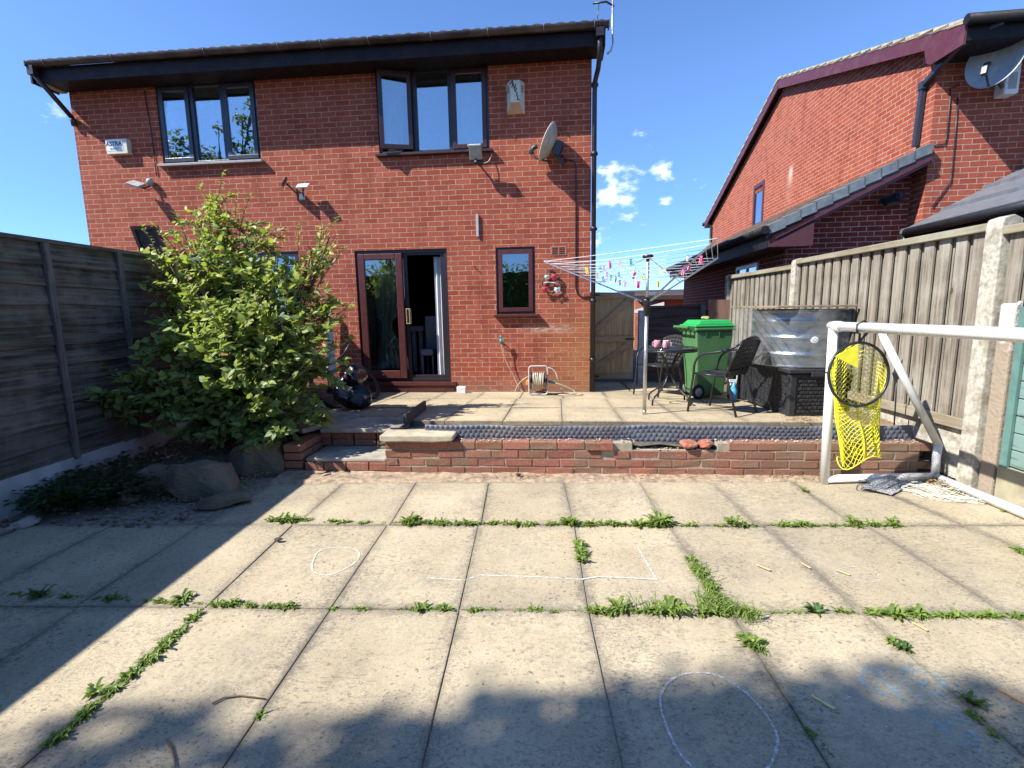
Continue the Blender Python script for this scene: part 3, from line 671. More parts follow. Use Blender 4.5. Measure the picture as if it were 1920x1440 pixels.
# kitchen window clutter
kt = MB(); kt.box(kw[1] - .32, kw[1] - .1, .2, .32, kw[2], kw[2] + .1); kt.tube([(kw[0] + .22, .25, kw[2] + .02), (kw[0] + .17, .25, kw[2] + .33)], .012, 6); kt.build('window_clutter', P('wood_utensil', (.42, .33, .22), .6), house)
kt = MB(); kt.tube([(kw[0] + .15, .22, kw[2]), (kw[0] + .15, .22, kw[2] + .3), (kw[0] + .2, .22, kw[2] + .42), (kw[0] + .16, .22, kw[2] + .5), (kw[0] + .1, .22, kw[2] + .5)], .011, 8); kt.build('tap', M_ALU, house)
# sliding patio door
dm = frame_mb(dr[0], dr[1], dr[2], dr[3], .05, .03, .10); door = dm.build('patio_door', M_DARKFR, house, bevel=.004)
xm = FL(760, 600)[0]; px0, px1 = dr[0] + .045, xm - .01
pf = MB(); z0, z1 = dr[2] + .05, dr[3] - .05
pf.box(px0, px0 + .10, -.01, .045, z0, z1); pf.box(px1 - .10, px1, -.01, .045, z0, z1); pf.box(px0 + .10, px1 - .10, -.01, .045, z1 - .09, z1); pf.box(px0 + .10, px1 - .10, -.01, .045, z0, z0 + .12)
pnl = pf.build('sliding_panel', M_WOODBR, door, bevel=.008)
gp = MB(); gp.box(px0 + .10, px1 - .10, .012, .024, z0 + .12, z1 - .09); gp.build('glass_pane', M_GLASSD, door)
lk = MB(); lk.tube([(px0 + .3, -.014, z0 + .06), (px0 + .3, -.004, z0 + .06)], .012, 12); lk.build('lock_cap', M_GREY, door)
mf = MB(); mf.box(xm - .005, xm + .05, .05, .095, z0, z1); mf.box(dr[1] - .115, dr[1] - .052, .05, .095, z0, z1); mf.box(xm + .05, dr[1] - .115, .05, .095, z0, z0 + .045); mf.box(xm + .05, dr[1] - .115, .05, .095, z1 - .03, z1)
mf.build('door_jamb', M_DARKFR, door, bevel=.004)
hd = MB(); hx, hz = FL(766, 593)[0], FL(766, 593)[1]; hd = frame_mb(hx - .028, hx + .032, hz - .115, hz + .115, .014, -.035, .048); hd.build('handle', P('brass', (.62, .52, .30), .35, metal=.6), door, bevel=.003)
sb = MB(); sb.box(dr[0] - .02, dr[1] + .08, -.04, .11, dr[2] - .06, dr[2]); sb.box(dr[0] - .01, dr[1] + .05, -.02, .11, .0, dr[2] - .062); sb.build('door_step', M_WOODBR, door, bevel=.005)
cu = curtain(px0 + .12, px0 + .62, z0 + .12, z1 - .05, .26, .02, 6, tie=(.62, .72, .28)); cu.build('curtain', M_CURT, door)
cu = curtain(dr[1] - .24, dr[1] - .05, z0 + .02, z1 - .05, .17, .02, 3); cu.build('curtain', M_CURT, door)
ds = MB(); ds.box(px0 + .35, px1 - .05, 1.2, 1.8, dz0 + .72, dz0 + .8)
for xx in (px0 + .4, px1 - .15): ds.box(xx, xx + .06, 1.25, 1.31, dz0, dz0 + .72)
ds.build('dining_table', P('pale_table', (.35, .34, .33), .5), door)
for dx in (.1, .34):                                                 # tall padded dining chairs seen through the opening
    c = MB(); X0 = xm + dx; c.box(X0, X0 + .2, .62 + dx, .7 + dx, dz0 + .42, dz0 + .98); c.box(X0, X0 + .2, .3 + dx, .66 + dx, dz0 + .36, dz0 + .46)
    for a in (0, .17): c.box(X0 + a, X0 + a + .03, .64 + dx, .67 + dx, dz0, dz0 + .42); c.box(X0 + a, X0 + a + .03, .32 + dx, .35 + dx, dz0, dz0 + .36)
    c.build('dining_chair', P('grey_upholstery', (.16, .17, .19), .9), door, bevel=.015)
# neighbour's dark window behind the shrub with its top-hung light thrown open above the fence
nf = frame_mb(nb[0], nb[1], nb[2], nb[3], .07, .02, .09); nf.box(nb[0] + .5, nb[0] + .57, .025, .085, nb[2] + .07, nb[3] - .07); nf.box(nb[0] + 1.2, nb[0] + 1.27, .025, .085, nb[2] + .07, nb[3] - .07)
nw = nf.build('patio_window', M_DARKFR, house); gp = MB(); gp.box(nb[0] + .07, nb[1] - .07, .05, .058, nb[2] + .07, nb[3] - .07); gp.build('pane', M_GLASSD, nw)
cb = frame_mb(nb[0] + .14, nb[0] + .56, nb[3] - .02, nb[3] + .38, .05, -.5, -.46); cb.v = [Vector((p.x, p.y + (p.z - nb[3]) * -.35 + .3, p.z)) for p in cb.v]
cb.build('open_light', M_DARKFR, nw); room(nb[0] - .05, nb[1] + .05, nb[2] - .02, nb[3] + .05, 2, M_DARKIN)
cb = MB(); cb.quad((nb[0] + .19, -.19, nb[3] + .03), (nb[0] + .51, -.19, nb[3] + .03), (nb[0] + .51, -.29, nb[3] + .33), (nb[0] + .19, -.29, nb[3] + .33)); cb.build('pane', M_DARKIN, nw)
# air brick
ax, az_ = FL(1047, 470); ab = MB(); ab.box(ax - .115, ax + .115, -.006, .01, az_ - .065, az_ + .065); br = ab.build('air_brick', P('air_brick_clay', (.40, .14, .09), .8), house)
ab = MB()
for i in range(2):
    for j in range(4): ab.box(ax - .09 + i * .1, ax - .01 + i * .1, -.009, -.0055, az_ - .048 + j * .026, az_ - .034 + j * .026)
ab.build('vent_slots', P('slot_black', (.02, .008, .008), .9), br)
# cable clipped down the corner
cx = FL(1080, 300, .02)[0]; cb = MB(); zt, zb = FL(1080, 303)[1], FL(1080, 540)[1]
cb.tube([(cx - .12, -.03, zt + .02), (cx - .02, -.02, zt), (cx, -.012, zt - .06), (cx, -.012, zb), (cx + .03, -.012, zb - .09), (cx + .09, -.012, zb - .13), (0, -.012, zb - .13)], .009, 6); cb.build('cable', M_BLACKPL, house)
cx2 = FL(281, 220)[0]; cb = MB(); cb.tube([(cx2 - .03, -.01, 4.5), (cx2, -.01, 3.9), (cx2 + .01, -.012, FL(290, 330)[1])], .006, 5); cb.build('cable', M_BLACKPL, house)
# pale strip fixed to the wall
sx, sz = FL(895, 423); s_ = MB(); s_.box(sx - .015, sx + .02, -.03, -.001, sz - .155, sz + .155); s_.build('wall_strip', P('strip_grey', (.42, .40, .37), .5), house)
ns, nz_ = FL(893, 505); s_ = MB(); s_.tube([(ns, -.0, nz_), (ns - .02, -.05, nz_ + .05)], .006, 6); s_.build('wall_hook', M_DARKFR, house)

# ================================================================ things fixed to our house
def hw(x, y, z): return fw(x, y, z)
def fthing(name, label, cat, u, v, off=0, group=None):
    x, z = FL(u, v, off); return thing(name, label, cat, M=Matrix.Translation(fw(x, -off, z)) @ Matrix.Rotation(HY, 4, 'Z'), group=group)
a1, a2 = FL(949, 152, .08), FL(983, 209, .08); W2, H2 = (a2[0] - a1[0]) / 2, (a1[1] - a2[1])
al = thing('alarm_box', 'cream bell box with black ANVIL lettering on the wall right of the open upper window', 'alarm box', M=Matrix.Translation(fw((a1[0] + a2[0]) / 2, 0, a2[1])) @ Matrix.Rotation(HY, 4, 'Z'))
b = MB(); t = W2 * .52
b.prism([(-W2, 0), (W2, 0), (t, -.09), (-t, -.09)], H2 * .30, H2, axis='z')
b.add([(-W2, 0, 0), (W2, 0, 0), (W2 * .86, -.05, 0), (-W2 * .86, -.05, 0), (-W2, 0, H2 * .299), (W2, 0, H2 * .299), (t, -.09, H2 * .299), (-t, -.09, H2 * .299)], [(0, 1, 2, 3), (4, 5, 6, 7), (0, 1, 5, 4), (1, 2, 6, 5), (3, 0, 4, 7)])
b.build('casing', M_CREAM, al, weld=False)
b = MB(); b.quad((-W2 * .86, -.051, 0), (W2 * .86, -.051, 0), (t, -.0905, H2 * .299), (-t, -.0905, H2 * .299)); b.build('strobe_lens', P('amber_lens', (.50, .26, .11), .4), al)
for ch, i in zip('ANVIL', range(5)):
    M = Matrix.Translation((-t * .62 + i * t * .33, -.0915, H2 * (.93 - i * .125))) @ VERT @ Matrix.Rotation(R_(-8), 4, 'Z'); text_mb(ch, .078, M, .001, .003).build('lettering', M_STEELBK, al)
text_mb('7', .07, Matrix.Translation((t * .45, -.0915, H2 * .9)) @ VERT).build('lettering', P('faded_green', (.25, .45, .40), .5), al)
for s_ in (-1, 1):
    b = MB()
    for i in range(4): b.bar((s_ * (W2 * .66), -.062, H2 * (.82 - i * .06)), (s_ * (W2 * .9), -.030, H2 * (.86 - i * .06)), .004, .010)
    b.build('vent_slots', M_STEELBK, al)
a1, a2 = FL(198, 262, .07), FL(241, 288, .07); W3, H3 = a2[0] - a1[0], a1[1] - a2[1]
al = thing('alarm_box', 'small oblong cream bell box lettered ASTRA near the far left corner of the wall', 'alarm box', M=Matrix.Translation(fw(a1[0], 0, a2[1])) @ Matrix.Rotation(HY, 4, 'Z'))
b = MB(); b.box(0, W3, -.08, 0, 0, H3); b.build('casing', M_CREAM, al, bevel=.006)
b = MB(); b.box(.004, W3 * .8, -.083, -.0805, H3 * .22, H3 * .97); b.build('label_plate', M_WHITE, al)
text_mb('ASTRA', .085, Matrix.Translation((W3 * .4, -.0845, H3 * .67)) @ VERT, .001, .002).build('lettering', P('navy_ink', (.02, .05, .06), .5), al)
text_mb('SECURITY', .032, Matrix.Translation((W3 * .4, -.0845, H3 * .35)) @ VERT, .001, .0005).build('lettering', P('grey_ink', (.25, .27, .27), .5), al)
# satellite dish, edge-on
def dish(name, label, M, R=.3, arm=True, mat=None):
    t = thing(name, label, 'satellite dish', M=M); b = MB()
    prof = [(R * i / 10, .45 * R * (i / 10) ** 2) for i in range(11)] + [(R * 1.01, .45 * R + .004), (R, .45 * R + .012)] + [(R * i / 10, .45 * R * (i / 10) ** 2 - .008) for i in range(10, -1, -1)]
    Md = Matrix.Rotation(R_(90), 4, 'X'); b.lathe(prof, n=40, M=Md, sx=.88, sy=1.08); b.build('reflector', mat or P('dish_grey', (.42, .36, .29), .5, dirt=(.34, .22, .12)), t)
    b = MB(); b.tube([(0, .02, -R * .95), (0, -.18, -R * 1.05), (0, -R * 1.15, -R * .72)], .012, 8); b.build('feed_arm', M_STEELBK, t)
    b = MB(); b.tube([(0, -R * 1.15, -R * .82), (0, -R * 1.12, -R * .50)], .028, 12); b.tube([(0, -R * 1.12, -R * .55), (0, -R * .92, -R * .42)], .030, 12); b.box(-.03, .03, -R * 1.25, -R * 1.08, -R * .95, -R * .65); b.build('receiver', M_STEELBK, t, bevel=.004)
    b = MB(); b.box(-.05, .05, .02, .12, -.12, .06); b.tube([(0, .08, -.05), (0, .14, -.16), (.02, .22, -.20)], .022, 10); b.build('bracket', M_STEELBK, t, bevel=.004)
    return t
x, z = FL(1040, 270, .22); dm_ = Matrix.Translation(fw(x, -.20, z)) @ Matrix.Rotation(HY + R_(-100), 4, 'Z') @ Matrix.Rotation(R_(-24), 4, 'X')
dd = dish('satellite_dish', 'rusty edge-on satellite dish on the brick wall below the ANVIL box', dm_, .235)
x, z = FL(1062, 303, .0); mast = MB(); mast.tube([fw(x - .06, -.18, z + .02), fw(x - .02, -.10, z), fw(x, -.01, z)], .018, 8); mast.box(-.0001, 0, 0, 0, 0, 0); mast.build('wall_mount', M_STEELBK, dd, world=True)
# floodlights
def flood(label, u, v, kind):
    t = fthing('floodlight', label, 'floodlight', u, v)
    if kind == 'hood':                                  # grey tilted lamp under the window sill
        b = MB(); M = Matrix.Translation((-.02, -.20, .10)) @ Matrix.Rotation(R_(28), 4, 'X'); b.box(-.085, .085, -.03, .03, -.10, .09, M); b.build('lamp_head', P('lamp_grey', (.36, .34, .28), .5, dirt=(.15, .13, .1)), t, bevel=.006)
        b = MB(); b.box(-.1, .08, -.045, -.03, .075, .095, M); b.build('visor', M_WHITE, t, bevel=.003)
        b = MB(); b.tube([(0, 0, -.02), (-.02, -.12, -.03), (-.02, -.19, .02)], .014, 8); b.lathe([(.0, -.03), (.035, -.03), (.04, 0), (.03, .03), (0, .03)], (-.02, -.15, -.03)); b.box(.01, .06, -.14, -.1, -.04, .0); b.build('sensor', M_BLACKPL, t)
        b = MB(); b.tube(bez((.07, -.1, -.03), (.17, -.06, -.02), (.17, -.005, .12)), .006, 6); b.build('cable', P('cream_cable', (.6, .52, .42), .5), t)
    elif kind == 'ball':
        b = MB(); b.lathe([(0, .05), (.035, .04), (.05, 0), (.035, -.04), (0, -.05)], (.0, -.05, .02), 16); b.tube([(0, 0, 0), (0, -.06, 0)], .035, 12); b.build('sensor', M_GREY, t)
        b = MB(); M = Matrix.Translation((-.12, -.17, -.04)) @ Matrix.Rotation(R_(18), 4, 'Y') @ Matrix.Rotation(R_(-60), 4, 'X'); b.box(-.1, .1, -.02, .02, -.07, .07, M); b.build('lamp_head', P('lamp_pale', (.40, .37, .33), .4), t, bevel=.006)
        b = MB(); b.tube([(0, -.05, -.04), (-.04, -.10, -.08), (-.10, -.16, -.07)], .012, 8); b.tube([(.01, -.02, -.06), (.02, -.12, -.12), (-.08, -.16, -.08)], .005, 6); b.build('bracket', M_STEELBK, t)
    else:
        b = MB(); b.box(-.03, .03, -.07, 0, -.035, .045); b.build('sensor', P('lamp_white', (.62, .63, .64), .4), t, bevel=.006)
        b = MB(); M = Matrix.Translation((.08, -.15, .13)) @ Matrix.Rotation(R_(-55), 4, 'X') @ Matrix.Rotation(R_(-4), 4, 'Y'); b.box(-.085, .085, -.012, .012, -.06, .06, M); b.build('lamp_head', M_WHITE, t, bevel=.004)
        b = MB(); M = Matrix.Translation((-.20, -.13, .20)) @ Matrix.Rotation(R_(-62), 4, 'Z') @ Matrix.Rotation(R_(-30), 4, 'X'); b.box(-.075, .075, -.012, .012, -.065, .065, M); b.build('lamp_head', M_BLACKPL, t, bevel=.004)
        b = MB(); b.tube([(-.02, -.04, 0), (-.10, -.08, .09), (-.18, -.12, .18)], .012, 8); b.tube([(.02, -.04, 0), (.05, -.10, .06), (.08, -.14, .11)], .012, 8); b.build('bracket', M_STEELBK, t)
flood('grey hooded floodlight under the right end of the open upper window', 899, 306, 'hood')
flood('floodlight with pale square head and round sensor below the left upper window', 286, 345, 'ball')
flood('twin headed floodlight, one head black and one white, in the middle of the brick wall', 569, 371, 'twin')
# TV aerial mast at the roof corner
x, z = FL(1146, 50, .45); t = thing('aerial', 'silver bent aerial mast strapped to the right end of the roof', 'aerial', M=Matrix.Translation(fw(x, -.3, z)) @ Matrix.Rotation(HY, 4, 'Z'))
b = MB(); b.tube([(-.03, 0, -.24), (.02, 0, -.2), (.045, 0, -.12), (.03, 0, .05), (.03, 0, .38)], .013, 8); b.build('mast', M_ALU, t)
b = MB(); b.tube([(-.22, 0, .36), (-.05, 0, .37), (.05, 0, .31)], .012, 8); b.tube([(-.14, 0, .36), (-.16, 0, .2), (-.12, 0, .05)], .005, 6); b.build('boom', M_STEELBK, t)
# wreath
wt = fthing('wreath', 'twiggy ring wreath with red and white fabric flowers hanging beside the small window', 'wreath', 1034, 532)
b = MB(); Rw = .135
for q in range(7): b.tube([(Rw * (1 + rnd.uniform(-.08, .08)) * math.cos(a), -.03 + rnd.uniform(-.008, .008), Rw * (1 + rnd.uniform(-.08, .08)) * math.sin(a)) for a in [i * math.pi / 12 + q for i in range(24)]], .004, 5, closed=True)
b.build('twig_ring', P('twig', (.13, .10, .08), .9), wt)
def flower(c, r, mat):
    b = MB(); c = Vector(c)
    for k in range(9):
        a = k * 2.4; rr = r * (.5 + .5 * (k % 3) / 2); d = Vector((math.cos(a), 0, math.sin(a))); s_ = d.cross(Vector((0, 1, 0)))
        b.add([c + Vector((0, -.02, 0)), c + d * rr * .6 + s_ * rr * .4 + Vector((0, -.03, 0)), c + d * rr + Vector((0, -.005, 0)), c + d * rr * .6 - s_ * rr * .4 + Vector((0, -.03, 0))], [(0, 1, 2, 3)], True)
    b.build('flower', mat, wt)
Mr, Mw = P('red_fabric', (.50, .05, .06), .8), P('white_fabric', (.62, .66, .60), .8)
flower((.035, -.04, .1), .068, Mr); flower((-.1, -.04, -.075), .065, Mr); flower((-.07, -.04, .10), .045, Mw); flower((.075, -.04, -.085), .06, Mw); flower((.02, -.035, -.12), .035, P('brown_fabric', (.2, .08, .05), .9))
b = MB(); b.tube([(-.11, -.035, .01), (-.04, -.04, .02), (.04, -.04, .005), (.11, -.035, .03)], .012, 6); b.build('word_bar', P('tinsel', (.33, .34, .34), .6), wt)
b = MB(); b.tube([(0, -.02, .12), (.0, -.01, .19)], .004, 5); b.box(-.025, .03, -.03, -.01, .13, .19); b.build('bow', M_STEELBK, wt)

# ================================================================ NEIGHBOUR HOUSE ON THE RIGHT
NY = -.08; NO = Vector((5.5806, 7.5, 0)); M_N = Matrix.Translation(NO) @ Matrix.Rotation(NY, 4, 'Z'); M_Ni = M_N.inverted()
def nl(u, v, x=None, y=None):                                       # pixel -> neighbour axes on plane x= or y=
    d = M_N.to_3x3().transposed() @ ray(u, v); c = M_Ni @ CAM; t = ((x - c.x) / d.x) if x is not None else ((y - c.y) / d.y); return c + d * t
nh = thing('neighbour_house', 'red brick house on the right, seen gable side on with maroon bargeboards', 'house', M=M_N)
DEP, EZ, EZF, AZ, HY2 = 10.9, 4.80, 4.36, 6.43, 5.2
b = MB()
wv = nl(1412, 350, x=0); wa, wb = nl(1413, 380, x=0).y, nl(1432, 380, x=0).y; wz0, wz1 = nl(1422, 424, x=0).z, nl(1422, 345, x=0).z
for (y0, y1, z0, z1) in ((0, wb, -.2, EZF), (wa, DEP, -.2, EZF), (wb, wa, -.2, wz0), (wb, wa, wz1, EZF)): b.quad((0, y0, z0), (0, y1, z0), (0, y1, z1), (0, y0, z1))
b.add([(0, 0, EZF), (0, DEP, EZF), (0, HY2, AZ), (0, 0, EZ)], [(0, 1, 2, 3)])
b.quad((0, 0, -.2), (0, 0, EZ + .0), (6, 0, EZ + .0), (6, 0, -.2)); b.quad((0, DEP, -.2), (0, DEP, EZF), (6, DEP, EZF), (6, DEP, -.2)); b.quad((6, 0, -.2), (6, 0, EZF), (6, DEP, EZF), (6, DEP, -.2))
b.add([(6, 0, EZF), (6, DEP, EZF), (6, HY2, AZ), (6, 0, EZ)], [(0, 1, 2, 3)])
b.build('wall', M_BRICK2, nh, weld=False)
fr = MB(); fr = frame_mb(wb, wa, wz0, wz1, .09, -.02, .05); fr.v = [Vector((p.y, p.x, p.z)) for p in fr.v]; nwd = fr.build('window', M_WOODBR, nh)
gp = MB(); gp.box(.01, .02, wb + .09, wa - .09, wz0 + .09, wz1 - .09); gp.build('pane', glass_mat('milky_glass', .6), nwd)
gp = MB(); gp.box(.1, .12, wb, wa, wz0, wz1); gp.build('blind', P('pale_blind', (.5, .53, .55), .8), nwd)
s_ = MB(); s_.box(-.07, .0, wb - .04, wa + .04, wz0 - .05, wz0 - .002); s_.build('sill', M_WOODBR, nwd)
sl_ = (AZ - EZ) / HY2
rf = MB()
for s2 in (0, 1):
    n = 20
    for i in range(n):
        H_ = DEP - HY2 if s2 else HY2; OV = .5 if s2 else .68; E_ = EZF if s2 else EZ; k_ = (AZ - E_) / H_
        ya = -OV + (H_ + OV) * i / n; yb = -OV + (H_ + OV) * (i + 1) / n + .03; za, zb = E_ + .20 + k_ * ya, E_ + .20 + k_ * yb - .025
        if s2: ya, yb = DEP - ya, DEP - yb
        rf.add([(-.16, ya, za + .02), (6.2, ya, za + .02), (6.2, yb, zb), (-.16, yb, zb), (-.16, ya, za - .02), (6.2, ya, za - .02), (-.16, yb, zb - .03)], [(0, 1, 2, 3), (0, 4, 5, 1), (0, 3, 6, 4)])
rf.build('roof', M_TILE, nh, weld=False)
vb = MB()
for s2 in (0, 1):
    for (ya, yb) in (((-.45, DEP - HY2) if s2 else (-.66, HY2)),):
        E_ = EZF if s2 else EZ; k_ = (AZ - E_) / (DEP - HY2 if s2 else HY2); a, c = (ya, E_ + .10 + k_ * ya), (yb, E_ + .10 + k_ * yb)
        if s2: a, c = (DEP - a[0], a[1]), (DEP - c[0], c[1])
        vb.bar((-.14, a[0], a[1] - .02), (-.14, c[0], c[1] - .02), .025, .21)
vb.prism([(-.67, EZ - .12), (-.05, EZ + .02), (.06, EZ - .02), (.0, EZ - .20), (-.10, EZ - .26), (-.66, EZ - .28)], -.154, -.126, axis='x')
vb.build('bargeboard', P('maroon_paint', (.10, .022, .03), .45, var=.15, dirt=(.13, .06, .06)), nh, weld=False)
vm = MB()
for s2 in (0, 1):
    E_ = EZF if s2 else EZ; L_ = DEP - HY2 if s2 else HY2; k_ = (AZ - E_) / L_; o_ = .45 if s2 else .66; a, c = (-o_, E_ + .195 - k_ * o_), (L_, E_ + .195 + k_ * L_)
    if s2: a, c = (DEP - a[0], a[1]), (DEP - c[0], c[1])
    vm.bar((-.13, a[0], a[1]), (-.13, c[0], c[1]), .06, .055)
vm.build('verge_mortar', P('cream_mortar', (.46, .40, .28), .95, var=.3, scale=20, dirt=(.2, .17, .1)), nh)
gt = MB(); gt.tube([(-.19, -.73, EZ - .03), (6.2, -.73, EZ - .03)], .06, 10); gt.box(-.12, 6.2, -.66, -.64, EZ - .24, EZ + .0); gt.box(-.12, 6.2, -.64, -.003, EZ - .22, EZ - .205); gt.build('gutter', M_BLKM, nh); gt = MB(); gt.tube([(-.2, DEP + .5, EZF - .02), (6.2, DEP + .5, EZF - .02)], .07, 10); gt.box(-.14, .2, DEP + .01, DEP + .45, EZF - .16, EZF + .03); gt.build('gutter', M_BLKM, nh)
dp = MB(); p0, p1, p2 = nl(1882, 40, y=-.70), nl(1806, 76, y=-.50), nl(1731, 160, x=-.05); p3 = nl(1716, 275, x=-.05)
for a, c in ((p0, p1), (p1, p2), (p2, p3)): dp.bar(a, c, .066, .066)
for p in (p1, p2): dp.box(p.x - .045, p.x + .045, p.y - .045, p.y + .045, p.z - .06, p.z + .05)
dp.build('downpipe', M_ANTHRA, nh, bevel=.006)
dp = MB(); p = nl(1338, 440, x=-.05); dp.tube([(-.06, DEP - .1, EZF - .15), (-.06, DEP - .1, 1.5)], .04, 8); dp.build('downpipe', M_STEELBK, nh)
cb = MB(); q = [nl(u, v, y=-.012) for u, v in ((1783, 165), (1776, 250), (1772, 270))]; cb.tube([nl(1800, 160, y=-.012)] + q + [nl(1750, 272, y=-.012)], .008, 5)
cb.tube([nl(u, v, y=-.012) for u, v in ((1796, 183), (1790, 270), (1783, 340), (1748, 388))], .007, 5); cb.build('cable', M_BLACKPL, nh)
# lead flashing steps above the conservatory
ls = MB(); n = 9; fa, fb_ = nl(1745, 418, y=-.01), nl(1935, 318, y=-.01)
for i in range(n):
    x0 = fa.x + (fb_.x - fa.x) * i / n; x1 = fa.x + (fb_.x - fa.x) * (i + 1) / n; z0 = fa.z + (fb_.z - fa.z) * i / n; ls.add([(x0, -.012, z0 - .1), (x1 + .03, -.012, z0 + .02), (x1 + .03, -.012, z0 + .15), (x0, -.012, z0 + .11)], [(0, 1, 2, 3)])
ls.build('lead_flashing', P('lead', (.16, .17, .18), .6, bump=.4), nh)
# conservatory / rear addition
cl = nl(1716, 434, y=-.35); gx = cl.x
ct = thing('rear_extension', 'low rear extension with grey sheet roof and black gutter behind the right fence', 'extension', M=M_N)
k = (fb_.z - fa.z) / (fb_.x - fa.x); b = MB(); yn = -2.6
for i in range(8):
    x0 = gx + i * .5; x1 = gx + (i + 1) * .5; z0, z1 = cl.z + .03 + i * .5 * k, cl.z + .03 + (i + 1) * .5 * k
    b.add([(x0, -.02, z0 + .02), (x1, -.02, z1 - .0), (x1, yn, z1), (x0, yn, z0 + .02), (x0, -.02, z0 - .02), (x0, yn, z0 - .02)], [(0, 1, 2, 3), (0, 3, 5, 4)]); b.bar((x0 + .02, -.02, z0 + .035), (x0 + .02, yn, z0 + .035), .03, .03)
b.build('roof', P('grey_roof_sheet', (.13, .14, .155), .45, var=.2), ct, weld=False)
b = MB(); b.tube([(gx - .05, -.25, cl.z), (gx - .05, yn, cl.z + .0)], .058, 10); b.box(gx - .0, gx + .03, yn, -.02, cl.z - .14, cl.z + .02); b.tube([(gx - .05, -.22, cl.z - .04), (gx - .05, -.22, cl.z - .2)], .035, 8); b.build('gutter', M_STEELBK, ct)
b = MB(); b.box(gx + .12, gx + 4, yn + .1, yn + .2, -.1, cl.z - .05); b.box(gx + .12, gx + .22, yn + .2, -.02, -.1, cl.z - .05); b.build('wall', P('dark_glazing', (.03, .03, .035), .3), ct)
# garage / side extension with lean-to roof
ga = thing('garage', 'red brick garage with lead edged lean-to roof against the right hand house', 'garage', M=M_N)
e0 = nl(1440, 428, y=-.05); e1 = nl(1745, 272, y=-.05); GXW = nl(1472, 460, y=.32).x; GL = 7.2
gk = (e1.z - e0.z) / (e1.x - e0.x)
b = MB(); b.add([(GXW, .32, -.2), (-.001, .32, -.2), (-.001, .32, e1.z - .12), (GXW, .32, e0.z - .12 + (GXW - e0.x) * gk)], [(0, 1, 2, 3)])
ZW = e0.z - .03 + (GXW - e0.x) * gk
gw0, gw1 = 1.35, 2.5; gz0, gz1 = 1.15, 2.12
for (y0, y1, z0, z1) in ((.32, gw0, -.2, ZW), (gw1, GL, -.2, ZW), (gw0, gw1, -.2, gz0), (gw0, gw1, gz1, ZW)): b.quad((GXW, y0, z0), (GXW, y1, z0), (GXW, y1, z1), (GXW, y0, z1))
b.quad((GXW, GL, -.2), (-.001, GL, -.2), (-.001, GL, ZW), (GXW, GL, ZW))
b.build('wall', M_BRICK3, ga, weld=False)
b = MB(); n = 10; L0 = (e1.x - e0.x - .02)
for i in range(n):
    x0 = e0.x + L0 * i / n; x1 = e0.x + L0 * (i + 1) / n + .03; z0 = e0.z + .03 + (x0 - e0.x) * gk; z1 = e0.z + (x1 - e0.x) * gk; x1 = min(x1, -.001)
    b.add([(x0, -.08, z0), (x1, -.08, z1), (x1, GL + .1, z1), (x0, GL + .1, z0), (x0, -.08, z0 - .03), (x0, GL + .1, z0 - .03)], [(0, 1, 2, 3), (0, 3, 5, 4)])
b.build('roof', M_TILE, ga, weld=False)
b = MB()
for i in range(n):
    x0 = e0.x + L0 * i / n; x1 = e0.x + L0 * (i + 1) / n + .02; z0 = e0.z + .045 + (x0 - e0.x) * gk; z1 = e0.z + .02 + (x1 - e0.x) * gk; x1 = min(x1, -.002)
    b.add([(x0, -.10, z0), (x1, -.10, z1), (x1, .06, z1 + .012), (x0, .06, z0 + .012), (x0, -.10, z0 - .135), (x1, -.10, z1 - .135)], [(0, 1, 2, 3), (0, 4, 5, 1)])
b.build('verge_capping', P('grey_verge', (.155, .18, .19), .5, var=.2, dirt=(.09, .1, .1)), ga, weld=False)
b = MB(); b.bar((e0.x, -.07, e0.z - .17), (-.01, -.07, e1.z - .17), .03, .14); b.add([(e0.x, -.085, e0.z - .1), (e0.x + .62, -.085, e0.z - .1 + .62 * gk), (e0.x + .62, -.085, e0.z - .27), (e0.x, -.085, e0.z - .27)], [(0, 1, 2, 3)])
b.box(e0.x, GXW, -.08, GL, e0.z - .275, e0.z - .25); b.bar((e0.x + .1, .1, e0.z - .2 + .1 * gk), (-.02, .1, e1.z - .2), .4, .015); b.build('soffit', P('maroon_soffit', (.085, .026, .03), .5), ga)
b = MB(); b.tube([(e0.x - .06, -.12, e0.z - .03), (e0.x - .06, GL, e0.z - .03)], .062, 10); b.box(e0.x - .01, e0.x + .02, -.08, GL, e0.z - .28, e0.z); b.build('gutter', M_BLKM, ga)
fr = frame_mb(gw0, gw1, gz0, gz1, .06, -.03, .04); fr.box(1.9, 1.95, -.02, .03, gz0 + .06, gz1 - .06); fr.v = [Vector((GXW + p.y, p.x, p.z)) for p in fr.v]; wn = fr.build('window', M_WHITE, ga)
gp = MB(); gp.box(GXW + .0, GXW + .01, gw0 + .06, gw1 - .06, gz0 + .06, gz1 - .06); gp.build('pane', glass_mat('garage_glass', .7), wn)
b = MB(); b.box(GXW + .15, GXW + .16, gw0, gw1, gz0, gz1); b.build('blind', P('pale_blind', (.5, .53, .55), .8), wn)
p = nl(1683, 368, y=.32); t = thing('floodlight', 'black floodlight on looped bracket under the garage roof', 'floodlight', M=M_N @ Matrix.Translation(p))
b = MB(); b.box(-.06, .06, -.06, 0, -.04, .05); b.tube([(0, 0, 0), (0, -.08, 0)], .03, 10); b.build('sensor', M_BLACKPL, t)
b = MB(); M = Matrix.Translation((-.2, -.18, -.1)) @ Matrix.Rotation(R_(-45), 4, 'X') @ Matrix.Rotation(R_(-12), 4, 'Y'); b.box(-.1, .1, -.03, .03, -.08, .08, M); b.build('lamp_head', M_BLACKPL, t, bevel=.005)
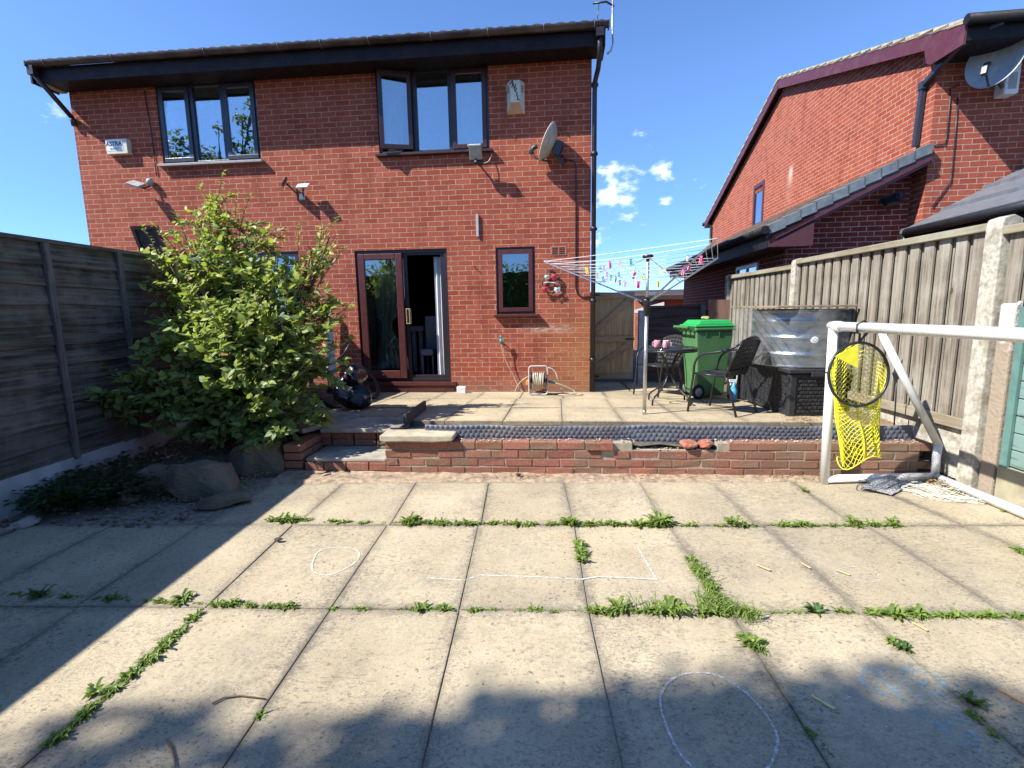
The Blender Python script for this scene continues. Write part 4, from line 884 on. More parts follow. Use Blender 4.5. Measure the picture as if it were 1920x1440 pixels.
b = MB(); b.tube([(0, -.05, 0), (-.1, -.15, .02), (-.32, -.17, -.02), (-.33, -.18, -.12)], .009, 6); b.tube([(0, -.02, -.03), (-.06, -.12, -.16), (-.2, -.16, -.22), (-.32, -.17, -.16)], .009, 6); b.build('bracket', M_STEELBK, t)
# neighbour's dish + box
c = nl(1872, 122, y=-.30); t = dish('satellite_dish', 'large pale grey satellite dish high on the wall at the top right', M_N @ Matrix.Translation(c) @ Matrix.Rotation(R_(-52), 4, 'Z') @ Matrix.Rotation(R_(-14), 4, 'X') , .33, mat=P('dish_pale', (.40, .43, .46), .5))
b = MB(); c = nl(1890, 150, y=-.1); t = thing('alarm_box', 'white upright box fixed to the wall behind the large pale dish', 'alarm box', M=M_N @ Matrix.Translation(c)); b = MB(); b.box(-.09, .09, -.08, .1, -.2, .2); b.build('casing', M_WHITE, t, bevel=.02)
b = MB(); b.box(-.05, .05, -.083, -.08, -.14, .06); b.build('label_plate', M_GREY, t)
# far house beyond the garage
fh = thing('distant_house', 'small orange brick house with dark roof glimpsed beyond the side gate', 'house', (3.4, 19, 0), R_(-4)); b = MB()
fx0, fx1 = AY(1190, 560, 19).x - 3.4, AY(1300, 560, 19).x - 3.4; zt = AY(1225, 552, 19).z
b.box(fx0 + .02, fx1, 0, 5, -.2, zt); b.build('wall', brick_mat('far_brick', .22, .075, (.40, .12, .06), (.50, .16, .08), (.5, .35, .25), .008, (3, 3)), fh)
b = MB(); b.add([(fx0 - .05, -.3, zt - .05), (fx1 + .3, -.3, zt - .05), (fx1 + .3, 2.5, zt + .25), (fx0 - .5, 2.5, zt + .25), (fx0 - .05, -.3, zt - .2), (fx1 + .3, -.3, zt - .2)], [(0, 1, 2, 3), (0, 4, 5, 1)]); b.build('roof', P('dark_tile', (.04, .03, .03), .8, bump=.5), fh, weld=False)
b = MB(); c = AY(1222, 562, 18.95); b.box(c.x - 3.4 - .22, c.x - 3.4 + .22, -.03, .01, c.z - .3, c.z + .28); b.build('window', P('far_glass', (.2, .26, .33), .2), fh)
b = MB(); c0, c1 = AY(1195, 574, 17.5), AY(1250, 566, 17.5); b.add([(c0.x - 3.4, -1.5, 1.2), (c1.x - 3.4, -1.5, 1.2), (c1.x - 3.4, -1.5, c1.z), (c0.x - 3.4, -1.5, c0.z - .12)], [(0, 1, 2, 3)]); b.build('porch_fascia', M_WHITE, fh)

# ================================================================ FENCES, WALLS, GATE
# left fence: dark waney panels between battens over whitewashed gravel boards
FX = -3.7
lf = thing('fence', 'dark stained overlapping board fence in shade on the left above a whitewashed base', 'fence', (FX, 4, 0))
def waney_panel(y0, y1, z0, z1, X, name='board_panel', mat=None, side=1, n=11, seed=1):
    q = random.Random(seed); b = MB(); m = 24; h = (z1 - z0) / n
    for i in range(n):
        za, zb = z0 + i * h - .012, z0 + (i + 1) * h + .018; top = i == n - 1; ph = q.uniform(0, 9)
        vs = []
        for j in range(m + 1):
            y = y0 + (y1 - y0) * j / m; wz = (.007 * math.sin(y * 3.1 + ph) + .005 * math.sin(y * 9 + ph * 2) + q.uniform(-.0015, .0015)) if i else 0
            vs += [Vector((X + side * .038, y, za + wz)), Vector((X + side * .012, y, (z1 if top else zb))), Vector((X + side * .016, y, za + wz))]
        fs = []
        for j in range(m): k = j * 3; fs += [(k, k + 3, k + 4, k + 1), (k, k + 2, k + 5, k + 3)]
        b.add(vs, fs)
    return b
zt_l = 1.945; zb_l = .26
for i, (y0, y1) in enumerate(((-2.2, -.3), (-.2, 1.7), (1.7, 3.02), (3.02, 5.06), (5.16, 7.1))):
    p = waney_panel(y0, y1, zb_l, zt_l - .02, FX, seed=i + 3).build('board_panel', M_FDARK, lf, world=True, weld=False)
    t = MB(); t.box(FX - .01, FX + .045, y0, y1, zt_l - .02, zt_l + .01); t.box(FX - .02, FX + .010, y0, y1, zb_l - .01, zt_l - .021); t.build('capping_rail', M_FDARK, p, world=True)
for y in (.9, 1.7, 2.35, 3.02, 3.69, 4.36, 5.02, 5.78, 6.4):
    t = MB(); t.box(FX + .03, FX + .062, y - .024, y + .024, zb_l - .015, zt_l - .022); t.build('batten', M_FDARKZ, lf, world=True, bevel=.003)
t = MB(); t.box(FX - .06, FX + .05, 5.062, 5.158, -.1, zt_l + .0); t.build('post', M_CONC, lf, world=True, bevel=.008)
b = MB(); n = 50
for j in range(7):
    for i in range(n + 1):
        y = -2.2 + 9.3 * i / n; z = -.05 + (.31) * j / 6; b.v.append(Vector((FX + .035 + rnd.uniform(-.006, .008) + (.03 if j < 5 else .012) * (1 if j < 6 else 0), y, z)))
for j in range(6):
    for i in range(n): k = j * (n + 1) + i; b.f.append((k, k + 1, k + n + 2, k + n + 1)); b.sm.append(True)
b.box(FX - .06, FX + .036, -2.2, 7.1, -.05, .255); b.build('gravel_board', M_CONCW, lf, world=True, weld=False)

# right fence: grey feather-edge boards, concrete posts, rails
RX = 3.2
rf_ = thing('fence', 'weathered grey vertical board fence with concrete posts along the right side', 'fence', (RX, 5, 0))
def board_panel(y0, y1, zb, zt, X, seed, dz=0.):
    q = random.Random(seed); b = MB(); y = y0 + .01; i = 0
    while y < y1 - .03:
        w_ = min(.125 + q.uniform(-.012, .012), y1 - y); zz = zt - .01 + q.uniform(-.006, .004); th = .022
        b.box(X - .002, X + .012, y - .02, y + .16, zb, zt - .012)
        b.box(X - .034, X - .014, y + .02, min(y1, y + .02 + .098 + q.uniform(-.006, .006)), zb + q.uniform(-.004, .004), zz); y += .150; i += 1; continue
        if i % 2: b.add([(X + .004, y, zb), (X - .008, y + w_ * .55, zb), (X - .008, y + w_ * .55, zz), (X - .008, y, zz), (X + .01, y, zb), (X + .01, y + w_ * .55, zb), (X + .01, y + w_ * .55, zz), (X + .01, y, zz)], [(0, 1, 2, 3), (4, 7, 6, 5), (0, 3, 7, 4), (1, 5, 6, 2)]); y += w_ * .5
        else: b.box(X - .012 - th, X - .012, y - .02, y + w_ - .02, zb, zz); y += w_ - .045
        i += 1
    return b
def rz_top(y): return 1.865 if y < 6.1 else 1.835
spans = [(2.3, 3.50, 1.20, 1.83), (3.625, 6.08, .47, 1.87), (6.18, 8.10, .50, 1.82)]
for i, (y0, y1, zb, zt) in enumerate(spans):
    p = board_panel(y0, y1, zb, zt, RX, i + 11).build('board_panel', M_FWOOD, rf_, world=True, bevel=.002)
    r = MB(); r.bar((RX - .035, y0, zt), (RX - .035, y1, zt + .0), .075, .055); r.build('top_rail', M_FRAIL, rf_, world=True, bevel=.006)
    if i == 0: continue
    r = MB(); r.bar((RX - .052, y0 + .0, zb + .01), (RX - .052, y1, zb - .0), .03, .08); r.build('bottom_rail', M_FRAIL, rf_, world=True, bevel=.004)
    r = MB(); r.box(RX - .02, RX + .03, y0, y1, zb - .42, zb - .032); r.build('gravel_board', M_CONC, rf_, world=True, bevel=.004)
for (y, h, w_) in ((3.562, 1.935, .062), (6.13, 1.915, .05), (8.15, 1.87, .05)):
    r = MB(); r.prism([(RX - .075, -.1), (RX + .06, -.1), (RX + .06, h - .03), (RX - .0, h), (RX - .065, h - .02), (RX - .075, h - .05)], y - w_, y + w_); r.build('post', M_CONC, rf_, world=True, bevel=.008)
# second, older post with flaking white paint, and the green boards of the garden shed beyond it
k = NT('painted_post'); v = k.obj(); sp = k.n('ShaderNodeSeparateXYZ'); k.l(v, sp.inputs[0])
m_ = k.math('ADD', k.ramp(sp.outputs[2], .9, 1.5), k.math('SUBTRACT', k.noise(v, 7, 6, .7), .5)); cc = k.mix(k.ramp(m_, .5, .56), k.mix(k.noise(v, 20), (.27, .21, .15), (.36, .29, .21)), (.52, .50, .45)); k.color(cc); k.b.inputs['Roughness'].default_value = .9; k.bump(k.noise(v, 40, 5), .8, .01)
r = MB(); r.prism([(RX - .045, -.1), (RX + .07, -.1), (RX + .07, 1.34), (RX - .015, 1.37), (RX - .045, 1.34)], 3.37, 3.48); solo(r, 'concrete_post', k.m, 'short old concrete post with flaking white paint in front of the tall fence post', 'post', bevel=.012)
sh = thing('garden_shed', 'pale green painted boards of a low shed at the right edge', 'shed', (RX, 3, 0)); b = MB()
for i in range(9): b.box(RX - .03 - .012 * (i % 2 == 9), RX + .02, 2.2, 3.32, .28 + i * .115, .28 + (i + 1) * .115 - .006)
k = NT('green_boards'); v = k.obj(); k.color(k.mix(k.ramp(k.noise(k.mp(v, (1, .3, 3)), 9, 6), .56, .68), k.mix(k.noise(v, 5), (.15, .24, .21), (.20, .30, .265)), (.05, .08, .07))); k.b.inputs['Roughness'].default_value = .7
b.build('board_panel', k.m, sh, world=True, bevel=.005)
b = MB(); b.box(RX - .06, RX + .03, 2.2, 3.33, -.05, .27); b.build('plinth', P('stained_render', (.34, .30, .2), .95, var=.25, scale=6, bump=.7, dirt=(.15, .15, .07)), sh, world=True)
b = MB(); b.box(RX - .055, RX - .035, 3.28, 3.33, .27, 1.33); b.build('corner_trim', P('green_trim', (.10, .2, .17), .7), sh, world=True)

# side gate
gp0, gp1 = FL(1106, 548, -.9), FL(1190, 548, -.9)
gt_ = thing('side_gate', 'ledged and braced timber gate beside the house corner', 'gate', M=M_H @ Matrix.Translation((0, .9, 0)))
gx0, gx1, gz0, gz1 = gp0[0] - .02, gp1[0], .02, gp0[1]; n = 8; w_ = (gx1 - gx0) / n; b = MB()
for i in range(n): b.box(gx0 + i * w_ + .0006, gx0 + (i + 1) * w_ - .0006, .02, .04, gz0 + .08, gz1 - .02 + (gx1 - gx0 - i * w_) * .03)
b.build('board_panel', M_GATE, gt_, bevel=.003)
zm = FL(1150, 636, -.9)[1]
for nm, z in (('ledge', gz1 - .06), ('ledge', zm), ('ledge', FL(1150, 705, -.9)[1])): b = MB(); b.box(gx0, gx1, -.008, .018, z - .05, z + .05); b.build(nm, M_GATEX, gt_, bevel=.004)
for (za, zb) in ((zm + .08, gz1 - .1), (FL(1150, 705, -.9)[1] + .09, zm - .06)): b = MB(); b.bar((gx0 + .05, .003, za), (gx1 - .03, .003, zb), .022, .10, up=(0, 0, 1)); b.build('brace', M_GATEX, gt_, bevel=.003)
b = MB(); b.box(gx1 - .14, gx1 + .01, -.02, -.008, zm - .012, zm + .012); b.build('bolt', M_STEELBK, gt_)
for z in (gz1 - .045, FL(1150, 705, -.9)[1]): b = MB(); b.box(gx0, gx0 + .18, -.014, -.0085, z - .014, z + .014); b.build('hinge', M_STEELBK, gt_)
px = FL(1206, 600, -.85)[0]
r = MB(); q0, q1 = fw(px - .06, .82, -.1), fw(px + .06, .94, 0); z_ = FL(1206, 582, -.82)[1]; r.box(px - .07, px + .05, .82, .94, -.1, z_); po = r.build('gate_post', P('grey_painted_wood', (.26, .31, .36), .8, var=.25, scale=8, bump=.6, dirt=(.4, .38, .33)), bevel=.006); po.matrix_world = M_H; tag(po, 'grey painted post between the timber gate and the dark panel fence', 'post')
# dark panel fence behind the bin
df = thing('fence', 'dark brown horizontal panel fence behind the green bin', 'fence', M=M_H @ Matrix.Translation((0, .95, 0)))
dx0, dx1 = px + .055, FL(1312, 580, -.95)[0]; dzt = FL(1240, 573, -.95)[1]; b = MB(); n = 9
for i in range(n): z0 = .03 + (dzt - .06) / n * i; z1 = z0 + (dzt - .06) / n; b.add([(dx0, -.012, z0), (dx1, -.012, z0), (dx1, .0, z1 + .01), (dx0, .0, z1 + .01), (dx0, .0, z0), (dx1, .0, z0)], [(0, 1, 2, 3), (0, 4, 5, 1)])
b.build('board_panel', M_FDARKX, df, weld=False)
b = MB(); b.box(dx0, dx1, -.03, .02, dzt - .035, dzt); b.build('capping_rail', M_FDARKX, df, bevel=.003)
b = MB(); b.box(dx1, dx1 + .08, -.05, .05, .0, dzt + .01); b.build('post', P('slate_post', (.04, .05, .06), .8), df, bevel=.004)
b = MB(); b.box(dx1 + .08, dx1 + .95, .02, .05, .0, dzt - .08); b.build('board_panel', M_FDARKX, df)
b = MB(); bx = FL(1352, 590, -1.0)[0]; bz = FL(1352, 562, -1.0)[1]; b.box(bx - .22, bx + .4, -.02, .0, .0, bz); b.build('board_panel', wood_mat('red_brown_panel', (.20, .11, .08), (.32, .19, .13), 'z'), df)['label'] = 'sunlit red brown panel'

# ---------------------------------------------------------------- low garden wall, laid brick by brick
W0 = Vector((-1.245, 4.003, 0)); WY = -.037; M_W = Matrix.Translation(W0) @ Matrix.Rotation(WY, 4, 'Z')
gw = thing('garden_wall', 'low red brick retaining wall with crumbling top course in front of the terrace', 'wall', M=M_W)
k = NT('wall_brick'); v = k.obj(); isl = k.n('ShaderNodeNewGeometry').outputs['Random Per Island']
cc = k.mix(k.ramp(isl, 0, 1), (.24, .070, .045), (.36, .125, .08)); cc = k.mix(k.ramp(k.noise(v, 5, 6), .36, .62, 0, .8), cc, (.19, .12, .07)); cc = k.mix(k.ramp(k.noise(v, 60, 5), .5, .7, 0, .4), cc, (.48, .28, .21))
cc = k.mix(k.ramp(k.noise(v, 13, 7, .7), .66, .74, 0, .6), cc, (.55, .50, .44)); sx_ = k.n('ShaderNodeSeparateXYZ'); k.l(v, sx_.inputs[0]); cc = k.mix(k.math('MULTIPLY', k.ramp(sx_.outputs[0], 2.6, 3.6), k.ramp(k.noise(v, 4, 6), .3, .6, .3, .8)), cc, (.20, .135, .085)); k.color(cc); k.b.inputs['Roughness'].default_value = .85; k.bump(k.noise(v, 55, 6, .7), .5, .006); M_WB = k.m
k = NT('broken_brick'); v = k.obj(); k.color(k.mix(k.ramp(k.noise(v, 14, 6), .4, .65), (.38, .11, .06), (.42, .22, .16))); k.b.inputs['Roughness'].default_value = .95; k.bump(k.noise(v, 26, 6, .7), 1.0, .02); M_BB = k.m
M_MORT = P('wall_mortar', (.34, .29, .22), .95, var=.25, scale=14, bump=.8)
WLEN = 4.27; BRL, BRH = .2275, .072
core = MB(); core.box(.004, WLEN, .006, .10, -.05, 3 * BRH - .001); core.box(.004, 2.06, .008, .095, 3 * BRH, 4 * BRH - .016); core.box(2.74, WLEN, .008, .095, 3 * BRH, 4 * BRH - .016); core.build('mortar_bed', M_MORT, gw)
bk = MB(); q = random.Random(5)
for c in range(-1, 4):
    off = (c % 2) * .5 * BRL + (c == 3) * .02; i = -1
    while True:
        x0 = i * BRL - off; x1 = x0 + BRL - .011; i += 1
        if x0 > WLEN: break
        x0 = max(0, x0); x1 = min(WLEN, x1)
        if x1 - x0 < .03: continue
        z0 = c * BRH + .004; z1 = z0 + BRH - .012; j = lambda s=.0035: q.uniform(-s, s)
        if c == 3 and 2.12 < x1 and x0 < 2.66: continue
        if c == 2 and 1.86 < x0 + .1 < 2.05: x0 += .10           # broken end and gap
        prj = (-.022 if c == 3 and 1.5 < x0 < 2.1 else 0) + q.uniform(-.004, .003)
        vs = [Vector((x + j(.002), y + j(), z + j(.0018))) for x in (x0, x1) for y in (prj, .098) for z in (z0, z1)]
        bk.add(vs, [(0, 1, 3, 2), (4, 6, 7, 5), (0, 4, 5, 1), (2, 3, 7, 6), (0, 2, 6, 4), (1, 5, 7, 3)])
for c in range(0, 4):                                             # return at the right end
    for i in range(3): bk.box(WLEN, WLEN + .1, .1 + i * BRL - (c % 2) * .1, .1 + (i + 1) * BRL - .011 - (c % 2) * .1, c * BRH + .004, (c + 1) * BRH - .008)
bk.build('brickwork', M_WB, gw, bevel=.003)
cp = MB(); cp.prism([(-.03, 0), (.02, -.008), (.2, -.004), (.4, -.01), (.58, -.0), (.60, .02), (.595, .05), (.3, .056), (-.03, .052)], -.05, .17, M=Matrix.Translation((.0, 0, 4 * BRH + .006)) @ Matrix.Rotation(R_(0), 4, 'Z')); cs = cp.build('coping_stone', P('yellow_coping', (.42, .36, .25), .9, var=.35, scale=8, bump=1., bscale=34, dirt=(.24, .21, .14)), gw, bevel=.012)
# debris of broken mortar on the wall top
db = MB(); q = random.Random(9)
for i in range(230):
    x = q.uniform(.62, WLEN); 
    if 2.1 < x < 2.65: z = 3 * BRH + .006
    else: z = 4 * BRH - .001
    s_ = q.uniform(.003, .011); db.rock((x, q.uniform(.0, .095), z + s_ * .3), (s_ * 1.3, s_, s_ * .6), i, sub=1)
o = db.build('mortar_crumbs', P('crumbs', (.52, .38, .25), .95, var=.4, scale=30), gw); o['kind'] = 'stuff'
for i, (x, w_, lab) in enumerate(((2.66, .13, 'broken orange brick end lying in the gap of the garden wall, left of two'), (2.80, .10, 'broken orange brick end lying in the gap of the garden wall, right of two'))):
    b = MB(); b.rock((0, 0, .036), (w_ * .62, .075, .048), 40 + i, sub=3); zc = 3 * BRH + .006
    for p in b.v: p.z = max(.0, min(p.z, .07))
    o = b.build('broken_brick', M_BB); o.matrix_world = M_W @ Matrix.Translation((x - .15, .035, zc)) @ Matrix.Rotation(.1 * i, 4, 'Z'); tag(o, lab, 'brick', 'broken bricks on the garden wall')
# dimpled membrane standing behind the wall
mb_ = MB(); ML = WLEN + .02; pz = .022; zlow, ztop = 2.6 * BRH, AY(1100, 797, 4.08).z; nxm = int(ML / (pz * .5)); nzm = 14
for j in range(nzm + 1):
    for i in range(nxm + 1):
        x = .32 + (ML - .32) * i / nxm; zt2 = ztop - .0 * x + .006 * math.sin(x * 3.3) + .004 * math.sin(x * 9); z = zlow + (zt2 - zlow) * j / nzm; r_ = j // 2
        ph = ((x / .044 + (r_ % 2) * .5) % 1.0); bumpy = math.sin(ph * math.pi) ** 2 * math.sin(((z - zlow) / .026 % 1.0) * math.pi) ** 2
        mb_.v.append(Vector((x, .125 - .017 * bumpy + .004 * math.sin(x * 7), z)))
for j in range(nzm):
    for i in range(nxm): k = j * (nxm + 1) + i; mb_.f.append((k, k + 1, k + nxm + 2, k + nxm + 1)); mb_.sm.append(True)
mo = mb_.build('dimpled_membrane', P('membrane_grey', (.12, .13, .16), .5, var=.25, scale=5, dirt=(.25, .22, .18), dirt_amt=.4)); mo.matrix_world = M_W; tag(mo, 'grey dimpled plastic membrane strip standing between the garden wall and terrace slabs', 'membrane')
sm = mo.modifiers.new('solid', 'SOLIDIFY'); sm.thickness = .003
# steps on the left of the wall
stp = thing('garden_steps', 'two worn concrete steps with brick risers left of the low garden wall', 'steps', M=M_W)
M_TR = P('worn_tread', (.36, .32, .25), .95, var=.25, scale=7, bump=1., bscale=40, dirt=(.14, .13, .1), dirt_amt=.7)
b = MB()
for c in range(2):
    for i in range(4): x0 = -.80 + i * .2 + (c % 2) * .05; b.box(max(-.72, x0), min(-.004, x0 + .19), .005, .10, -.05 + c * .073, .018 + c * .073)
b.build('riser', M_WB, stp, bevel=.004); b = MB()
for c in range(2):
    for i in range(4): x0 = -.86 + i * .215; b.box(max(-.74, x0), min(-.01, x0 + .2), .40, .5, .135 + c * .062, .192 + c * .062)
b.build('riser', M_WB, stp, bevel=.004)
b = MB(); b.box(-.72, -.004, .02, .46, .09, .128); b.build('tread', M_TR, stp, bevel=.012)
b = MB(); b.box(-.74, -.004, .36, .86, .262, .30); b.build('tread', P('worn_tread_top', (.38, .33, .25), .95, var=.25, scale=7, bump=1., bscale=40, dirt=(.14, .13, .1), dirt_amt=.7), stp, bevel=.012)
b = MB(); b.box(-.71, -.01, .11, .39, -.1, .088); b.box(-.73, -.012, .505, .85, -.1, .26); b.build('rubble_core', M_MORT, stp)
b = MB()
for c in range(4):
    for i in range(4): y0 = .0 + i * BRL - (c % 2) * .1; b.box(-.90, -.745, max(0, y0), min(.80, y0 + BRL - .011), c * BRH - .03, (c + 1) * BRH - .042)
b.build('side_wall', M_WB, stp, bevel=.004)
b = MB(); b.bar((-.93, .30, .30), (-.62, .92, .315), .17, .045); b.build('edging_slab', P('grey_edging', (.28, .26, .24), .95, var=.2, bump=.8, dirt=(.12, .11, .1)), stp, bevel=.008)
# upturned dark board at the landing corner
pa, pb = GU(760, 796), GU(797, 768); b = MB(); b.bar((pa.x, pa.y, pa.z + .045), (pb.x, pb.y, pb.z + .05), .03, .11); solo(b, 'edging_board', P('dark_edging', (.06, .05, .055), .8), 'short dark board standing on edge beside the step landing', 'board', bevel=.004)

# ---------------------------------------------------------------- rockery stones
M_ROCK = P('sandstone', (.15, .115, .075), .95, var=.3, scale=5, bump=1., bscale=22, dirt=(.07, .075, .045), dirt_amt=.8)
M_ROCKP = P('pale_boulder', (.34, .31, .27), .95, var=.2, scale=6, bump=.8, bscale=30, dirt=(.15, .13, .11))
for i, (u, v, rx, ry, rz, rot, mat, lab) in enumerate((
        (362, 925, .27, .17, .15, .15, M_ROCK, 'big cracked sandstone block at the front of the planting bed'),
        (472, 880, .25, .2, .17, .3, M_ROCK, 'squarish sandstone block beside the steps under the shrub'),
        (282, 918, .13, .10, .13, .4, M_ROCK, 'tilted dark stone slab left of the big cracked block'),
        (415, 952, .19, .08, .045, .45, M_ROCK, 'flat low stone lying in front of the big cracked block'),
        (36, 990, .085, .06, .035, .3, M_ROCKP, 'smooth pale boulder at the foot of the whitewashed board'),
        (3, 1002, .04, .04, .025, .1, M_ROCKP, 'small pale pebble at the left edge beside the smooth boulder'),
        (320, 880, .12, .1, .09, .9, M_ROCK, 'mossy stone half buried behind the big cracked block'),
        (235, 948, .10, .08, .07, .2, M_ROCK, 'dark rounded stone nearest the patio corner of the bed'))):
    p = G(u, v + (12 if i < 3 else 0), .0); b = MB(); b.rock((0, 0, rz * .6), (rx * (1.35 if i < 4 else 1), ry * (1.3 if i < 4 else 1), rz * (1.35 if i < 4 else 1)), 70 + i, sub=5, blocky=(i < 4 or i > 5))
    for vv in b.v: vv += Vector((math.sin(vv.z * 31 + vv.y * 13), math.sin(vv.x * 27 + vv.z * 9), math.sin(vv.x * 23 + vv.y * 21))) * .006
    for vv in b.v: vv.z = max(vv.z, -.05)
    o = b.build('rock', mat, bevel=0); o.location = (p.x, p.y + ry * .6, p.z + (.02 if i not in (4, 5) else 0)); o.rotation_euler = (0, 0, rot); tag(o, lab, 'rock', 'stones edging the planting bed')

# ================================================================ PLANTS
def leaf(mb, c, d, up, L, W, fold=.25, curl=.2):
    d = d.normalized(); s_ = d.cross(up)
    if s_.length < 1e-3: s_ = d.orthogonal()
    s_.normalize(); n = s_.cross(d).normalized(); b = len(mb.v)
    mid1 = c + d * L * .5 - n * W * fold; tip = c + d * L - n * L * curl
    mb.v += [c, c + d * L * .28 + s_ * W * .42, c + d * L * .62 + s_ * W * .40 - n * L * curl * .3, tip, c + d * L * .62 - s_ * W * .40 - n * L * curl * .3, c + d * L * .28 - s_ * W * .42, mid1]
    mb.f += [(b, b + 1, b + 6), (b + 1, b + 2, b + 6), (b + 2, b + 3, b + 6), (b + 3, b + 4, b + 6), (b + 4, b + 5, b + 6), (b + 5, b, b + 6)]; mb.sm += [False] * 6
M_LEAF = leaf_mat('shrub_leaf', (.12, .20, .05), (.29, .37, .12), (.60, .60, .08), .5, 2.4, .38)
M_BARK = P('shrub_bark', (.09, .065, .045), .9, var=.3, scale=30)
q = random.Random(21)
shrub = thing('shrub', 'large leafy shrub with yellow green tips beside the steps and left fence', 'shrub', (-2.75, 4.75, .08))
base = Vector((-2.75, 4.75, .05)); stems = MB(); lv = MB()
blobs = [  # u, v, depth, radius, leaf weight
    (408, 385, 4.95, .16, 1.0), (395, 440, 4.9, .26, 1.7), (345, 470, 4.85, .22, 1.0), (460, 440, 4.95, .28, 1.6), (510, 480, 5.0, .26, 1.2), (585, 470, 5.15, .22, .8), (618, 445, 5.15, .13, .3), (320, 500, 4.75, .22, .9), (288, 545, 4.65, .12, .3),
    (380, 520, 4.85, .36, 2.4), (460, 530, 4.85, .38, 2.6), (545, 540, 4.95, .34, 1.9), (355, 590, 4.7, .30, 1.9), (430, 620, 4.65, .42, 3.0), (520, 620, 4.8, .42, 2.8), (590, 600, 5.0, .30, 1.3), (632, 560, 5.1, .14, .35),
    (340, 670, 4.55, .30, 1.8), (420, 700, 4.55, .40, 2.8), (510, 700, 4.65, .40, 2.6), (580, 690, 4.8, .26, 1.2), (450, 765, 4.5, .34, 2.1), (530, 770, 4.55, .32, 1.8), (590, 775, 4.6, .14, .4), (360, 745, 4.45, .28, 1.5),
    (285, 695, 4.4, .20, .8), (240, 680, 4.35, .14, .4), (230, 735, 4.3, .18, .7), (170, 760, 4.35, .17, .9), (150, 745, 4.35, .12, .5), (205, 770, 4.4, .16, .8), (215, 700, 4.45, .14, .5), (255, 770, 4.4, .18, .7), (300, 750, 4.35, .20, .7), (500, 810, 4.45, .16, .5), (410, 800, 4.4, .20, .7), (330, 790, 4.4, .15, .3)]
for (u, v, Yd, r, wgt) in blobs:
    Yd -= .42 * min(1, max(0, (v - 470) / 200))
    c = AY(u, v, Yd); nst = max(2, int(5 * wgt))
    bc = base + Vector((q.uniform(-.15, .15), q.uniform(-.1, .15), 0))
    mid = (bc + c) * .5 + Vector((q.uniform(-.1, .1), q.uniform(-.05, .1), -.1 if c.z > .8 else .15))
    main = bez(bc, mid, c, 8); stems.tube(main, [.016 - .0011 * i for i in range(9)], 6)
    for t in range(int(nst * (3.7 if u > 310 else 1.7))):
        d0 = Vector((q.gauss(0, 1), q.gauss(0, .8), q.gauss(0, .9))); d0 = d0.normalized() * r * q.uniform(.55, 1.12)
        s0 = main[q.randint(4, 8)] + Vector((q.uniform(-1, 1), q.uniform(-1, 1), q.uniform(-1, 1))) * .05; e = c + d0; e2 = e + Vector((d0.x * 1.2, d0.y * .7, d0.z * .3)) * .3
        tw_ = bez(s0, (s0 + e) * .5 + Vector((0, 0, .05)), e2, 6); stems.tube(tw_, [.0045 - .0004 * i for i in range(7)], 4)
        nl_ = q.randint(15, 21)
        for m in range(nl_):
            f = .25 + .75 * m / nl_; i0 = min(5, int(f * 6)); p = tw_[i0].lerp(tw_[i0 + 1], f * 6 - i0); dr_ = (tw_[i0 + 1] - tw_[i0]).normalized()
            side = Vector((q.gauss(0, 1), q.gauss(0, 1), q.gauss(0, .5) + .15)).normalized(); d = (dr_ * .5 + side).normalized()
            L = q.uniform(.045, .095) * (.8 if v < 480 else 1.05); leaf(lv, p, d, Vector((q.gauss(-.35, .4), q.gauss(-.55, .4), .8)), L, L * q.uniform(.56, .72), .12, q.uniform(.0, .3))
for (u0, v0, u1, v1, Yd) in ((405, 400, 420, 318, 4.95), (410, 420, 372, 345, 4.95), (590, 480, 652, 465, 5.15), (600, 450, 636, 405, 5.15), (310, 500, 262, 418, 4.8), (300, 540, 262, 545, 4.7), (330, 470, 285, 420, 4.8), (560, 470, 560, 420, 5.1), (620, 560, 655, 580, 5.1), (450, 430, 470, 365, 5.0), (440, 430, 445, 350, 4.95), (390, 420, 395, 360, 4.9), (350, 450, 330, 400, 4.85), (230, 690, 190, 670, 4.3), (170, 760, 128, 745, 4.2), (180, 760, 135, 790, 4.2), (550, 800, 610, 790, 4.5)):
    a, c = AY(u0, v0, Yd), AY(u1, v1, Yd); tw_ = bez(a, (a + c) * .5 + Vector((0, 0, .04)), c, 8); stems.tube(tw_, [.005 - .0004 * i for i in range(9)], 4)
    for m in range(18):
        f = .1 + .9 * m / 18; i0 = min(7, int(f * 8)); p = tw_[i0].lerp(tw_[i0 + 1], f * 8 - i0); L = q.uniform(.03, .06)
        leaf(lv, p, (Vector((q.gauss(0, 1), q.gauss(0, 1), q.gauss(0, .5))) + (c - a).normalized() * .6), Vector((0, 0, 1)), L, L * .55)
stems.build('stems', M_BARK, shrub, world=True, weld=False); lv.build('foliage', M_LEAF, shrub, world=True, weld=False)
# ivy and low growth in the bed, dead stalks
M_IVY = leaf_mat('ivy_leaf', (.012, .03, .01), (.035, .06, .02), None, trans=.2); iv = MB(); q = random.Random(33)
for i in range(4600):
    t = q.random(); u = q.gauss(190, 90) if q.random() < .7 else q.uniform(60, 420); v = 980 - (u - 60) * .18 + q.gauss(-25, 30)
    if v < 840 or v > 985 or u < 20: continue
    p = G(u, v, .03); 
    if p.x < FX + .05 or p.y > 6 or p.y < 3.0 + max(0, p.x + 3.3) * .6: continue
    h = q.uniform(.01, .16) * (1 if u < 300 else .5); L = q.uniform(.025, .05); leaf(iv, p + Vector((0, 0, h)), Vector((q.gauss(0, 1), q.gauss(0, 1), q.uniform(-.2, .5))), Vector((0, 0, 1)), L, L * .8)
iv = solo(iv, 'ivy', M_IVY, 'low dark ivy and weeds trailing over the soil of the left planting bed', 'ground cover', kind='stuff', weld=False)
sk = MB()
